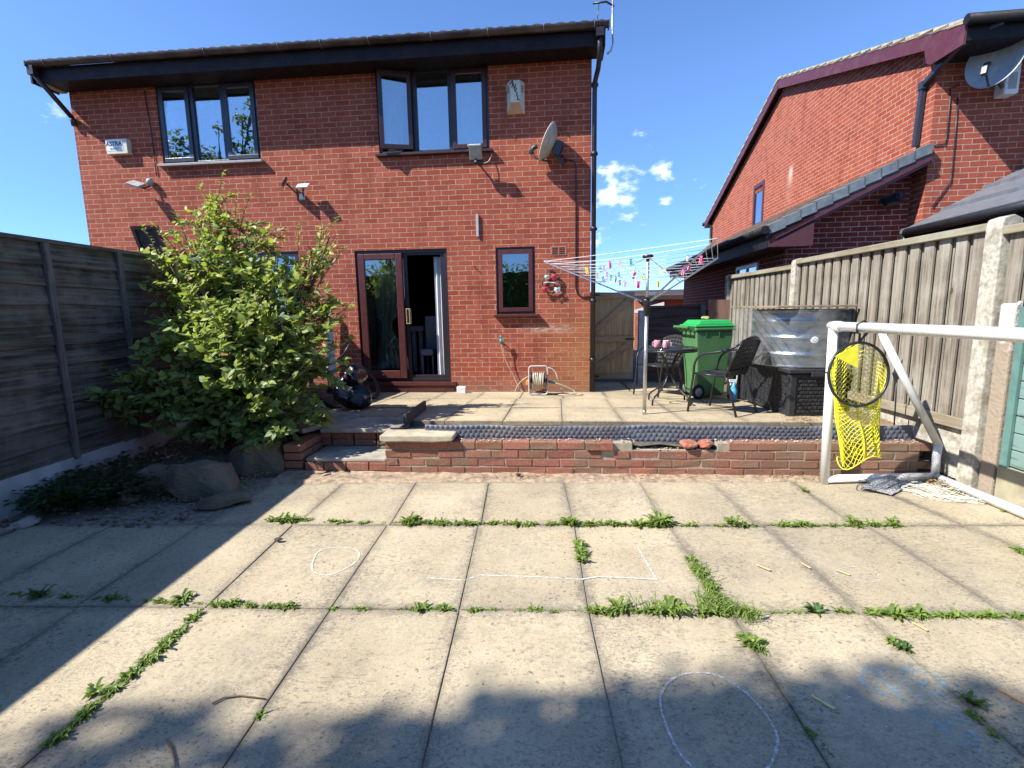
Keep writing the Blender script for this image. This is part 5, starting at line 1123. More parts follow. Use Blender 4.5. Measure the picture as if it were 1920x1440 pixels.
for i in range(110):
    p = G(q.uniform(90, 470), q.uniform(880, 960), .06); 
    if p.x < FX + .08 or p.y < 3.25 + max(0, p.x + 3.3) * .7: continue
    a = q.uniform(0, 6.28); L = q.uniform(.1, .3); e = p + Vector((math.cos(a) * L, math.sin(a) * L, q.uniform(.0, .08))); sk.tube(bez(p, (p + e) * .5 + Vector((0, 0, .03)), e, 4), .0022, 4)
solo(sk, 'dead_stalks', P('dead_stalk', (.33, .27, .18), .9), 'dry pale stalks and twigs strewn over the planting bed', 'plant litter', kind='stuff')

# weeds in the slab joints
M_WEED = leaf_mat('weed_leaf', (.12, .19, .035), (.26, .34, .07), None, trans=.3)
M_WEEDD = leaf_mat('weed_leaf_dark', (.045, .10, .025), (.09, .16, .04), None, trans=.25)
q = random.Random(44)
def strap_leaf(mb, p, ang, L, W, rise=.7, lobes=True):
    d = Vector((math.cos(ang), math.sin(ang), 0)); s_ = Vector((-d.y, d.x, 0)); n = 5; b = len(mb.v); tw = q.uniform(-.3, .3)
    for i in range(n + 1):
        t = i / n; c = p + d * L * t + Vector((0, 0, L * rise * math.sin(t * 2.4) * .55 + .003)); wd = W * math.sin(min(1, t * 1.15 + .12) * math.pi) * (1.25 if (i % 2 and lobes) else .8) * .5 + .0008
        mb.v += [c + s_ * wd + Vector((0, 0, wd * (.5 + tw))), c, c - s_ * wd + Vector((0, 0, wd * (.5 - tw)))]
    for i in range(n): k = b + i * 3; mb.f += [(k, k + 1, k + 4, k + 3), (k + 1, k + 2, k + 5, k + 4)]; mb.sm += [False, False]
def clump(mb, p, r, n):
    for i in range(n): strap_leaf(mb, p + Vector((q.uniform(-1, 1) * r * .25, q.uniform(-1, 1) * r * .2, -.004)), q.uniform(0, 6.28), r * q.uniform(.6, 1.15), r * q.uniform(.2, .34), q.uniform(.25, 1.1))
wd = MB()
segs = [(505, 976, 590, 978, 12, .04), (600, 979, 700, 981, 8, .022), (720, 982, 800, 983, 10, .035), (800, 983, 960, 984, 26, .026), (960, 984, 1130, 985, 24, .03), (1130, 985, 1300, 986, 22, .035), (1300, 986, 1420, 986, 10, .026), (1420, 986, 1540, 986, 18, .028), (1545, 986, 1600, 986, 6, .02), (1560, 986, 1720, 986, 20, .026),
        (0, 1115, 260, 1127, 16, .02), (255, 1127, 390, 1134, 20, .02), (400, 1134, 560, 1141, 26, .022), (620, 1143, 700, 1143, 9, .018), (750, 1143, 850, 1144, 10, .02), (880, 1145, 1100, 1148, 30, .014), (1110, 1148, 1300, 1148, 26, .026), (1300, 1150, 1420, 1150, 16, .03), (1420, 1150, 1520, 1150, 10, .014), (1570, 1150, 1640, 1152, 10, .02), (1640, 1152, 1750, 1156, 16, .024), (1720, 1156, 1920, 1158, 46, .022),
        (395, 1133, 320, 1200, 10, .02), (335, 1190, 210, 1300, 60, .020), (210, 1300, 90, 1400, 34, .018), (1085, 1020, 1092, 1060, 10, .026), (1295, 1050, 1350, 1130, 46, .022), (1385, 1190, 1445, 1235, 16, .022), (1665, 1200, 1720, 1230, 9, .022), (1900, 1025, 1920, 1040, 5, .03), (1480, 1330, 1560, 1420, 14, .008), (1820, 1340, 1880, 1390, 8, .012), (485, 1345, 500, 1330, 4, .012)]
for (u0, v0, u1, v1, n, r) in segs:
    n = int(n * 1.5)
    for i in range(n):
        t = (i + q.uniform(-.4, .4)) / n; fq = .25 + 1.7 * abs(math.sin(i * .41 + u0) * math.sin(i * .13 + v1)); p = G(u0 + (u1 - u0) * t + q.uniform(-4, 4), v0 + (v1 - v0) * t + q.uniform(-1.5, 1.5), -.004)
        if fq > .5 or q.random() < .35: clump(wd, p, r * min(1.5, fq) * q.uniform(.8, 1.7), q.randint(6, 13))
gr = MB()
for (u0, v0, u1, v1, n) in ((1300, 1060, 1345, 1130, 90), (1310, 1125, 1415, 1165, 200), (1180, 1140, 1300, 1150, 40)):
    for i in range(n):
        t = q.random(); p = G(u0 + (u1 - u0) * t + q.gauss(0, 7), v0 + (v1 - v0) * t + q.gauss(0, 5), 0); a = q.uniform(0, 6.28); strap_leaf(gr, p, a, q.uniform(.03, .07), .004, 1.4, False)
solo(gr, 'grass', M_WEED, 'fine grass tufts sprouting where four patio slabs meet', 'grass', kind='stuff', weld=False)
for i in range(80):
    p = G(q.uniform(1640, 1920), 0 + q.uniform(900, 975), 0); 
    if p.x > 3.0 and p.y > 2.4: clump(wd, Vector((q.uniform(3.05, 3.16), p.y, 0)), .03, 6)
solo(wd, 'weeds', M_WEED, 'small green weeds growing along the joints of the patio slabs', 'weeds', kind='stuff', weld=False)
for (u, v, r, n, mat, lab) in (
    (548, 976, .055, 16, M_WEED, 'leftmost dandelion clump in the far slab joint, at the shade edge'), (767, 980, .075, 24, M_WEED, 'bushy dandelion clump in the far joint below the yellow coping stone'), (878, 983, .05, 15, M_WEED, 'small dandelion clump in the far joint below the wall, just left of centre'), (1068, 982, .07, 24, M_WEED, 'upright weed clump in the far joint above the single vertical weed tuft'),
    (1150, 984, .05, 14, M_WEED, 'low weed tuft immediately left of the largest clump in the far joint'), (1235, 982, .095, 40, M_WEED, 'largest and brightest weed clump in the far slab joint'), (1372, 983, .07, 18, M_WEED, 'spiky weed clump in the far joint right of the largest clump'), (1600, 980, .06, 14, M_WEED, 'weed clump in the far joint nearest the yellow net'), (1672, 978, .045, 9, M_WEED, 'thin tall weed at the right end of the far joint'),
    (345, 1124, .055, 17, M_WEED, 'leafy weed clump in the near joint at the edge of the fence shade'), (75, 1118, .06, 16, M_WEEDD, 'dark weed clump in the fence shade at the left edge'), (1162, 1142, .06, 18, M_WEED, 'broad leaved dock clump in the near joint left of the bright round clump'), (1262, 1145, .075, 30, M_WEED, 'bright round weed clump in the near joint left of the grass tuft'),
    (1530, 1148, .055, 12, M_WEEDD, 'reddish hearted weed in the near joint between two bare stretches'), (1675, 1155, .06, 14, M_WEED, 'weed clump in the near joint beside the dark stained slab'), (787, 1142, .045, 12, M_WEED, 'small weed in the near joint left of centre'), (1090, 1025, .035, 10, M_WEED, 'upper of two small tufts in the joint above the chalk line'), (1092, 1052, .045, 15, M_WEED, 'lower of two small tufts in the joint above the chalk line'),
    (1410, 1208, .05, 15, M_WEED, 'weed clump on the slab joint just below the grass tuft'), (1695, 1215, .05, 10, M_WEEDD, 'weed on the joint between the near row and the blue chalk smudge'), (1820, 1320, .05, 9, M_WEEDD, 'round leaved weed at the lower right near the blue chalk'), (1510, 922, .045, 9, M_WEED, 'lone weed on the patio in front of the goal post'), (180, 1300, .045, 14, M_WEED, 'weed clump in the diagonal joint at the lower left')):
    b = MB(); p = G(u, v, 0); clump(b, Vector(), r * 1.08, int(n * 1.4)); o = b.build('weed_clump', mat, weld=False); o.location = (p.x, p.y, 0); tag(o, lab, 'weed', 'weed clumps in the patio joints')

# trees behind the camera: they throw the dappled shade on the near slabs and mirror in the windows
M_TLEAF = leaf_mat('tree_leaf', (.03, .07, .02), (.07, .13, .035), None, trans=.3)
def tree(label, base, h, clumps, seed, leaf_s=.09, n=160):
    t = thing('tree', label, 'tree', base, group='trees behind the viewpoint'); qq = random.Random(seed); B = Vector(base)
    tr = MB(); top = sum((Vector(c[:3]) for c in clumps), Vector()) / len(clumps); trunk = bez(B, (B + top) * .5 + Vector((.2, 0, -.3)), top, 8); tr.tube(trunk, [h * .022 * (1 - .09 * i) for i in range(9)], 9); cr = MB()
    for c in clumps:
        C_ = Vector(c[:3]); r = c[3]; s0 = trunk[qq.randint(3, 7)]; tr.tube(bez(s0, (s0 + C_) * .5 + Vector((0, 0, .3)), C_, 6), [h * .008 * (1 - .12 * i) for i in range(7)], 6)
        for i in range(int(n * r * r)):
            d = Vector((qq.gauss(0, 1), qq.gauss(0, 1), qq.gauss(0, .8))).normalized() * r * qq.random() ** .45; p = C_ + d; L = leaf_s * qq.uniform(.8, 1.5)
            leaf(cr, p, Vector((qq.gauss(0, 1), qq.gauss(0, 1), qq.gauss(0, .5))), Vector((qq.gauss(0, .5), qq.gauss(0, .5), 1)), L, L * .7)
    tr.build('trunk', M_BARK, t, world=True, weld=False); cr.build('crown', M_TLEAF, t, world=True, weld=False); return t
cot = 1 / math.tan(SUN_E); hs_ = Vector((sun_vec.x, sun_vec.y, 0)).normalized()
def shade(u, v, h, r):                                               # crown clump of height h whose shade falls where the photo shows it
    p = G(u, v, 0) + hs_ * h * cot; return (p.x, p.y, h, r)
sh_c = [shade(u, v + 38, h * 1.55, r) for u, v, h, r in (
    (930, 1440, 4.6, .34), (1020, 1345, 4.8, .16), (1075, 1370, 4.7, .20), (860, 1500, 4.9, .45), (1190, 1385, 4.5, .24), (1300, 1360, 4.6, .30), (1450, 1400, 4.9, .30), (1580, 1430, 5.1, .34), (1720, 1450, 4.6, .34), (1850, 1440, 4.9, .36), (1960, 1450, 5.2, .36), (1400, 1500, 4.6, .6), (1150, 1600, 5, .6), (1700, 1560, 5, .7), (650, 1520, 5.2, .36), (760, 1480, 5.0, .3),
    (310, 1315, 5.6, .10), (350, 1300, 5.6, .08), (260, 1480, 5.5, .36), (430, 1450, 5.4, .2), (560, 1640, 5.2, .5), (40, 1430, 5.4, .30), (1880, 1270, 5.6, .05), (1820, 1240, 5.8, .045), (900, 1275, 5.6, .09), (1960, 1280, 5.4, .1), (980, 1400, 5, .2), (1240, 1400, 5, .2))]
tree('leafy tree left behind the viewpoint whose crown shades the nearest patio slabs', (-5.2, -4.2, 0), 8, sh_c, 5, .10, 900)
tree('tall tree far behind the viewpoint mirrored in the left upper window', (-15.6, -7, 0), 10, [(-18.2, -7, 8.7, .8), (-17.7, -7, 9.4, .45), (-17.2, -7, 8.4, .7), (-16.3, -7.1, 8.6, .55), (-15.6, -6.9, 9.75, .22), (-15.25, -6.9, 9.45, .25), (-14.95, -7, 9.0, .34), (-14.35, -7, 10.0, .42), (-14.1, -7, 9.3, .4), (-14.5, -7, 8.6, .55), (-13.8, -7, 10.5, .32), (-16, -7, 7.3, 1.2), (-17.5, -7, 6.5, 1.3), (-14, -7, 7, 1.2)], 6, .16, 420)
tree('slender tree behind the viewpoint mirrored in the open upper window', (5.6, -7.5, 0), 9, [(5.1, -7, 8.7, .35), (5.7, -7, 9.2, .22), (5.9, -7, 9.9, .2), (4.6, -7, 9.3, .2), (5.4, -7.2, 8.1, .5), (5.6, -7.4, 6.8, .9)], 8, .15, 420)
# hedge closing the garden behind the camera (seen only in reflections)
hg = MB(); q = random.Random(3)
for i in range(12000):
    p = Vector((q.uniform(-12, 9), -5.6 + q.gauss(0, .35), q.uniform(0, 3.3))); L = q.uniform(.1, .2); leaf(hg, p, Vector((q.gauss(0, 1), q.gauss(0, 1), q.gauss(0, .6))), Vector((0, 0, 1)), L, L * .7)
hg.box(-12, 9, -5.85, -5.4, -.1, 2.9)
solo(hg, 'hedge', M_TLEAF, 'tall green hedge closing the garden behind the viewpoint', 'hedge', weld=False)

# ================================================================ THINGS ON THE TERRACE
q = random.Random(77)
M_WEAVE = None
k = NT('black_weave'); v = k.obj(); wv = k.n('ShaderNodeTexWave', i_Scale=38.); wv.bands_direction = 'X'; k.l(v, wv.inputs[0]); wv2 = k.n('ShaderNodeTexWave', i_Scale=30.); wv2.bands_direction = 'Z'; k.l(v, wv2.inputs[0])
h_ = k.math('MAXIMUM', wv.outputs['Fac'], wv2.outputs['Fac']); k.color(k.mix(h_, (.010, .010, .011), (.026, .026, .028))); k.b.inputs['Roughness'].default_value = .5; k.bump(h_, .7, .003)
M_WEAVE = k.m
# steel bistro chair (front towards -y)
ch = thing('bistro_chair', 'black woven bistro chair nearest the camera, facing the small round table', 'chair', group='bistro chairs round the terrace table')
for s in (-1, 1):
    x = .21 * s; b = MB()
    b.tube([(x * 1.1, -.27, 0), (x * 1.12, -.215, .42), (x * 1.2, -.20, .52)] + bez((x * 1.2, -.20, .52), (x * 1.25, -.17, .655), (x * 1.25, -.02, .665), 6)[1:] + bez((x * 1.25, -.02, .665), (x * 1.2, .17, .69), (x * .98, .26, .76), 6)[1:], .0125, 8)
    b.build('arm_frame', M_STEELBK, ch)
    b = MB(); b.tube([(x * 1.06, .28, 0), (x * .98, .16, .38), (x * .95, .12, .43)], .0125, 8); b.build('leg', M_STEELBK, ch)
b = MB(); b.tube([(-.215, .12, .42), (-.225, -.2, .43), (.225, -.2, .43), (.215, .12, .42)], .011, 8, closed=True); b.tube([(-.21, .14, .43), (-.225, .2, .58), (-.20, .28, .78)] + bez((-.20, .28, .78), (0, .32, .845), (.20, .28, .78), 6)[1:] + [(.225, .2, .58), (.21, .14, .43)], .011, 8); b.build('seat_frame', M_STEELBK, ch)
b = MB(); n = 8
for i in range(n):
    for j in range(n):
        def sp_(i, j): x = -.21 + .42 * i / n; y = -.2 + .34 * j / n; return (x, y, .432 - .02 * math.sin(math.pi * i / n) * math.sin(math.pi * j / n))
        b.quad(sp_(i, j), sp_(i + 1, j), sp_(i + 1, j + 1), sp_(i, j + 1), True)
o = b.build('seat', M_WEAVE, ch); m_ = o.modifiers.new('s', 'SOLIDIFY'); m_.thickness = .012
b = MB()
for i in range(n):
    for j in range(n):
        def bp(i, j):
            t = j / n; s = i / n * 2 - 1; return (s * (.205 + .02 * math.sin(t * 3)) , .15 + .13 * t + .03 * (1 - s * s), .44 + .35 * t + (.05 * (1 - s * s) if j == n else .05 * (1 - s * s) * t))
        b.quad(bp(i, j), bp(i + 1, j), bp(i + 1, j + 1), bp(i, j + 1), True)
o = b.build('backrest', M_WEAVE, ch); m_ = o.modifiers.new('s', 'SOLIDIFY'); m_.thickness = .008
def stand(x, y, rz, sc=1.): return Matrix.Translation((x, y, up_z(x, y) + .001)) @ Matrix.Rotation(rz, 4, 'Z') @ Matrix.Scale(sc, 4)
ch.matrix_world = stand(2.02, 5.23, R_(221), .97)
c2 = GU(1236, 740); copy_thing(ch, stand(c2.x, c2.y, R_(-58), .97), 'black woven bistro chair standing behind the round table by the dark fence')
tc = GU(1254, 756)
tb = thing('bistro_table', 'small round black glass topped bistro table with curved steel legs', 'table', M=stand(tc.x, tc.y, .3, 1)); TH = .665
b = MB(); b.lathe([(0, TH - .012), (.285, TH - .012), (.30, TH - .018), (.305, TH + .0), (.30, TH + .012), (.29, TH + .008), (0, TH + .008)], n=48); b.build('table_top', P('black_glass', (.03, .03, .032), .08, var=.05), tb)
b = MB(); b.lathe([(.30, TH - .035), (.305, TH - .035), (.305, TH - .012), (.30, TH - .012)], n=48); b.build('rim', M_STEELBK, tb)
for i in range(4):
    a = i * math.pi / 2 + .35; d = Vector((math.cos(a), math.sin(a), 0)); b = MB()
    b.tube([d * .20 + Vector((0, 0, TH - .02))] + bez(d * .20 + Vector((0, 0, TH - .02)), d * .03 + Vector((0, 0, TH - .15)), d * .035 + Vector((0, 0, .36)), 6)[1:] + bez(d * .035 + Vector((0, 0, .36)), d * .05 + Vector((0, 0, .22)), d * .26 + Vector((0, 0, .11)), 6)[1:] + [d * .30 + Vector((0, 0, .07)), d * .305], .011, 8); b.build('leg', M_STEELBK, tb)
b = MB(); b.tube(arc((0, 0, .36), .05, 0, 2 * math.pi, 16, ay=(0, 1, 0))[:-1], .008, 6, closed=True); b.tube(arc((0, 0, .17), .13, 0, 2 * math.pi, 24, ay=(0, 1, 0))[:-1], .008, 6, closed=True); b.build('ring_brace', M_STEELBK, tb)
zt_ = up_z(tc.x, tc.y) + TH + .009
for (u, rr, lab, cc) in ((1233, 2.4, 'pink mug on the bistro table, left one of a touching pair', (.62, .28, .30)), (1247, -.4, 'paler pink mug on the bistro table, right one with its handle showing', (.68, .38, .38))):
    p = AY(u, 660, tc.y - .05); t = thing('mug', lab, 'mug', (p.x, tc.y - .05 + (.03 if u == 1233 else -.03), zt_), rr, 'pink mugs on the bistro table'); m = P('pink_glaze_%d' % u, cc, .25)
    b = MB(); b.lathe([(0, 0), (.030, 0), (.036, .012), (.040, .05), (.038, .088), (.036, .092), (.033, .088), (.034, .03), (0, .012)], n=24); b.build('cup', m, t)
    b = MB(); b.tube(arc((.038, 0, .048), .024, -math.pi / 2, math.pi / 2, 8), .006, 8); b.build('handle', m, t)
# wheelie bin
bx_, by_ = 2.27, 6.55; M_GBIN = P('bin_green', (.075, .19, .07), .42, var=.1, scale=5, dirt=(.10, .2, .09), dirt_amt=.4); M_GLID = P('lid_green', (.025, .34, .075), .35, var=.08)
wb = thing('wheelie_bin', 'green wheelie bin with brighter green lid standing by the dark fence', 'wheelie bin', M=stand(bx_, by_, R_(-82), 1) @ Matrix.Diagonal((.82, .80, .97, 1))); b = MB()
def taper(b, w0, d0, w1, d1, z0, z1, yo0=0, yo1=0):
    b.add([(-w0, -d0 + yo0, z0), (w0, -d0 + yo0, z0), (w0, d0 + yo0, z0), (-w0, d0 + yo0, z0), (-w1, -d1 + yo1, z1), (w1, -d1 + yo1, z1), (w1, d1 + yo1, z1), (-w1, d1 + yo1, z1)], [(0, 3, 2, 1), (4, 5, 6, 7), (0, 1, 5, 4), (1, 2, 6, 5), (2, 3, 7, 6), (3, 0, 4, 7)])
taper(b, .21, .22, .265, .31, .04, .90, .02, .03); taper(b, .285, .33, .29, .335, .90, .955, .03, .03); b.build('body', M_GBIN, wb, bevel=.022)
b = MB()
for s_ in (-1, 1):
    for y in (-.12, .10): b.add([(s_ * .262, y - .012, .895), (s_ * .262, y + .012, .895), (s_ * .285, y + .010, .895), (s_ * .285, y - .010, .895), (s_ * .258, y, .80)], [(0, 1, 2, 3), (0, 4, 1), (1, 4, 2), (2, 4, 3), (3, 4, 0)])
b.build('rim_rib', M_GBIN, wb)
b = MB(); taper(b, .292, .345, .285, .335, .957, .985, .03, .03); taper(b, .272, .30, .235, .235, .985, 1.045, .03, .04); lid = b.build('lid', M_GLID, wb, bevel=.012)
b = MB(); b.box(-.06, .06, .27, .32, .99, 1.005); b.build('lid_grip', M_STEELBK, wb)
b = MB(); b.tube([(-.25, -.42, .955), (.25, -.42, .955)], .015, 10)
for x in (-.22, -.08, .08, .22): b.prism([(-.30, .88), (-.30, .97), (-.43, .975), (-.43, .935)], x - .012, x + .012, axis='x')
b.build('handle', M_GBIN, wb, bevel=.004)
for s_ in (-1, 1):
    Mw_ = Matrix.Translation((s_ * .235, -.20, .10)) @ Matrix.Rotation(R_(90), 4, 'Y'); b = MB(); b.lathe([(.0, -.022), (.06, -.022), (.095, -.025), (.10, -.015), (.10, .015), (.095, .025), (.06, .022), (0, .022)], n=28, M=Mw_); w_ = b.build('wheel', M_RUBBER, wb)
    b = MB(); b.lathe([(0, -.03), (.055, -.028), (.06, -.02), (.06, .02), (.055, .028), (0, .03)], n=20, M=Mw_); b.build('hub', M_GREY, w_)
b = MB(); b.tube([(-.2, -.20, .1), (.2, -.20, .1)], .012, 8); b.build('axle', M_STEELBK, wb)
b = MB(); b.rock((0, 0, .022), (.055, .035, .024), 3, sub=3); o = b.build('sponge', P('yellow_sponge', (.55, .42, .16), .95, bump=1., bscale=120)); o.location = Matrix(wb.matrix_world) @ Vector((-.05, .02, 1.047)); tag(o, 'yellowish sponge resting on the green bin lid', 'sponge')
# storage chest with tank and board
zc = up_z(2.85, 5.0); X0, X1, Y0, Y1 = 2.56, 3.11, 4.93, 6.08
sb_ = thing('storage_box', 'black woven pattern storage chest under the round metal tank', 'storage box', ((X0 + X1) / 2, 5.5, zc)); M_BOX = P('charcoal_resin', (.025, .025, .028), .55, var=.25, bump=.4, bscale=90)
b = MB(); b.box(X0 + .02, X1 - .02, Y0 + .02, Y1 - .02, zc - .02, zc + .43)
b.box(X0, X0 + .07, Y0, Y0 + .07, zc - .02, zc + .43); b.box(X1 - .07, X1, Y0, Y0 + .07, zc - .02, zc + .43); b.box(X0, X0 + .07, Y1 - .07, Y1, zc - .02, zc + .43); b.build('body', M_BOX, sb_, world=True, bevel=.012)
b = MB()
for i in range(9):
    for j in range(9):
        x = X0 + .085 + j * .046 + (i % 2) * .02; z = zc + .035 + i * .038
        if x + .04 < X1 - .08: b.prism([(x, z), (x + .040, z + .004), (x + .040, z + .030), (x, z + .026)], Y0 + .006 + .004 * (j % 2), Y0 + .025)
b.build('front_weave', M_BOX, sb_, world=True, bevel=.004)
b = MB()
for i in range(10):
    for j in range(22):
        y = Y0 + .085 + j * .046 + (i % 2) * .02; z = zc + .03 + i * .037
        if y + .04 < Y1 - .08: b.box(X0 + .013 + .003 * (j % 2), X0 + .022, y, y + .040, z, z + .028)
b.build('side_weave', M_BOX, sb_, world=True)
b = MB(); b.box(X0 - .02, X1 + .01, Y0 - .02, Y1 + .02, zc + .435, zc + .475); b.box((X0 + X1) / 2 - .09, (X0 + X1) / 2 + .09, Y0 - .035, Y0 - .018, zc + .40, zc + .45); b.build('lid', M_BOX, sb_, world=True, bevel=.014)
tz = zc + .478; TC = (2.84, 5.42, tz)
tk = thing('metal_tank', 'round galvanised metal tank with ribbed sides on the black chest', 'tank', TC); b = MB(); prof = [(0, 0), (.40, 0), (.42, .012)]
for i in range(49):
    z = .02 + .54 * i / 48; r_ = .415
    for zc_ in (.13, .30, .46): r_ += .014 * math.exp(-((z - zc_) / .018) ** 2)
    prof.append((r_, z))
prof += [(.43, .565), (.435, .575), (.425, .585), (.408, .575), (.405, .03), (0, .02)]; b.lathe(prof, n=64, sx=1, sy=1.08); b.build('shell', M_GALV, tk)
b = MB(); a = R_(-97); Mb = Matrix.Translation((.425 * math.cos(a), .459 * math.sin(a), .28)) @ Matrix.Rotation(a, 4, 'Z') @ Matrix.Rotation(R_(90), 4, 'Y'); b.lathe([(0, .004), (.035, .004), (.037, 0), (.037, -.01)], n=24, M=Mb); b.lathe([(.018, .005), (.022, .006), (.026, .005)], n=24, M=Mb); b.build('badge', P('badge_white', (.7, .7, .7), .4), tk)
fm = MB(); pts = [(2.385, 5.95), (2.37, 5.6), (2.40, 5.25), (2.46, 5.02), (2.6, 4.915), (2.85, 4.90), (3.09, 4.93)]; n = 14
for j in range(n + 1):
    for i in range(31):
        f = i / 30 * 6; i0 = min(5, int(f)); a, c = Vector(pts[i0]), Vector(pts[i0 + 1]); p = a.lerp(c, f - i0); r_ = .012 * math.sin(i * 1.9 + j * .7) + .008 * math.sin(i * .9); fm.v.append(Vector((p.x + r_, p.y + r_, tz + .012 + .585 * j / n)))
for j in range(n):
    for i in range(30): kk = j * 31 + i; fm.f.append((kk, kk + 1, kk + 32, kk + 31)); fm.sm.append(True)
solo(fm, 'plastic_sheet', film_mat('clear_film', (.42, .47, .48), .16, .15), 'crinkled clear plastic sheet wrapped round the metal tank', 'plastic sheet', loc=(2.5, 5.3, tz), weld=False)
b = MB(); b.box(2.37, 3.13, 4.90, 6.0, tz + .602, tz + .622, None); solo(b, 'wooden_board', wood_mat('grey_board', (.25, .19, .12), (.36, .29, .19), 'y', knots=False), 'thin weathered wooden board lying across the top of the metal tank', 'board', bevel=.003)
# odds and ends between the bin and the chest
z0 = up_z(2.6, 6.3); t = thing('plastic_crate', 'narrow black slatted crate squeezed between the bin and the storage chest', 'crate', (2.6, 6.32, z0)); b = MB(); b.box(2.52, 2.68, 6.24, 6.4, z0, z0 + .60); b.build('body', M_BLACKPL, t, world=True, bevel=.01); b = MB()
for i in range(5): b.box(2.525 + i * .032, 2.537 + i * .032, 6.228, 6.2385, z0 + .05, z0 + .56)
b.build('slats', M_BLACKPL, t, world=True)
t = thing('spray_bottle', 'blue and white spray bottle on the ground beside the black crate', 'bottle', (2.50, 6.13, z0)); b = MB(); b.lathe([(0, 0), (.04, 0), (.042, .02), (.042, .15), (.02, .2), (.016, .24), (0, .24)], n=16); b.build('body', P('blue_liquid', (.10, .38, .62), .25), t); b = MB(); b.box(-.06, .03, -.012, .012, .24, .275); b.box(-.045, -.03, -.008, .008, .2, .24); b.build('trigger', M_WHITE, t, bevel=.004)
t = thing('mop', 'thin pole with a blue rag leaning against the black crate', 'mop', (2.5, 6.2, z0)); b = MB(); b.tube([(0.02, -.06, .0), (.10, .02, .72)], .007, 6); b.build('pole', M_WHITE, t); b = MB(); b.rock((.09, .01, .52), (.03, .02, .07), 5, sub=2); b.build('rag', P('blue_rag', (.12, .32, .6), .8), t)

# ---------------------------------------------------------------- rotary airer with pegs
pb = GU(1208, 776); ar = thing('rotary_airer', 'open rotary clothes airer with aluminium pole and white lines', 'clothes airer', (pb.x, pb.y, pb.z))
ph = 1.87 - pb.z; hub = 1.42 - pb.z
b = MB(); b.tube([(0, 0, 0), (0, 0, hub - .12)], .019, 12); b.tube([(0, 0, hub - .12), (0, 0, ph)], .016, 12); b.tube([(0, 0, 0), (0, 0, .04)], .021, 12); b.build('pole', M_ALU, ar)
b = MB(); b.lathe([(.018, -.14), (.03, -.13), (.036, -.02), (.045, 0), (.045, .03), (.02, .05)], (0, 0, hub), 16); b.build('collar', M_STEELBK, ar)
b = MB(); b.lathe([(.0, .03), (.03, .028), (.055, .012), (.055, -.01), (.02, -.02), (.017, -.04)], (0, 0, ph), 12); b.build('cap', M_STEELBK, ar)
armv = []
for (tx, ty) in ((.154 - pb.x, 5.70 - pb.y), (1.491 - pb.x, 4.113 - pb.y), (.92, .62)):
    tip = Vector((tx, ty, 1.90 - pb.z)); s0 = Vector((tx, ty, 0)).normalized() * .05 + Vector((0, 0, hub + .01)); armv.append((s0, tip)); b = MB(); b.bar(s0, tip, .011, .016); b.build('arm', M_ALU, ar, bevel=.002)
    b = MB(); d = Vector((tx, ty, 0)).normalized(); b.tube([d * .02 + Vector((0, 0, ph - .01)), s0.lerp(tip, .42)], .0035, 5); b.build('stay', M_ALU, ar)
lines = []; b = MB()
for f in (1., .93, .86, .79, .72, .64, .56, .48):
    for i in range(3):
        A = armv[i][0].lerp(armv[i][1], f); B = armv[(i + 1) % 3][0].lerp(armv[(i + 1) % 3][1], f); pts = bez(A, (A + B) * .5 + Vector((0, 0, -.05 if f < .99 else -.015)), B, 14); b.tube(pts, .0026, 5); lines += [[p + Vector(pb) for p in pts]]
b.build('lines', P('white_line', (.78, .78, .76), .5), ar)
CAMM = RM
def px_of(p): c = RM @ (p - CAM); return (960 + F_PX * c.x / c.z, 720 + F_PX * c.y / c.z)
PC = {'yellow': P('peg_yellow', (.72, .70, .06), .4), 'teal': P('peg_teal', (.02, .28, .33), .4), 'pink': P('peg_pink', (.75, .22, .38), .4), 'hot pink': P('peg_hotpink', (.80, .04, .22), .4), 'purple': P('peg_purple', (.32, .08, .40), .4), 'orange': P('peg_orange', (.75, .3, .12), .4), 'pale blue': P('peg_blue', (.35, .52, .6), .4), 'white': P('peg_white', (.7, .72, .7), .4)}
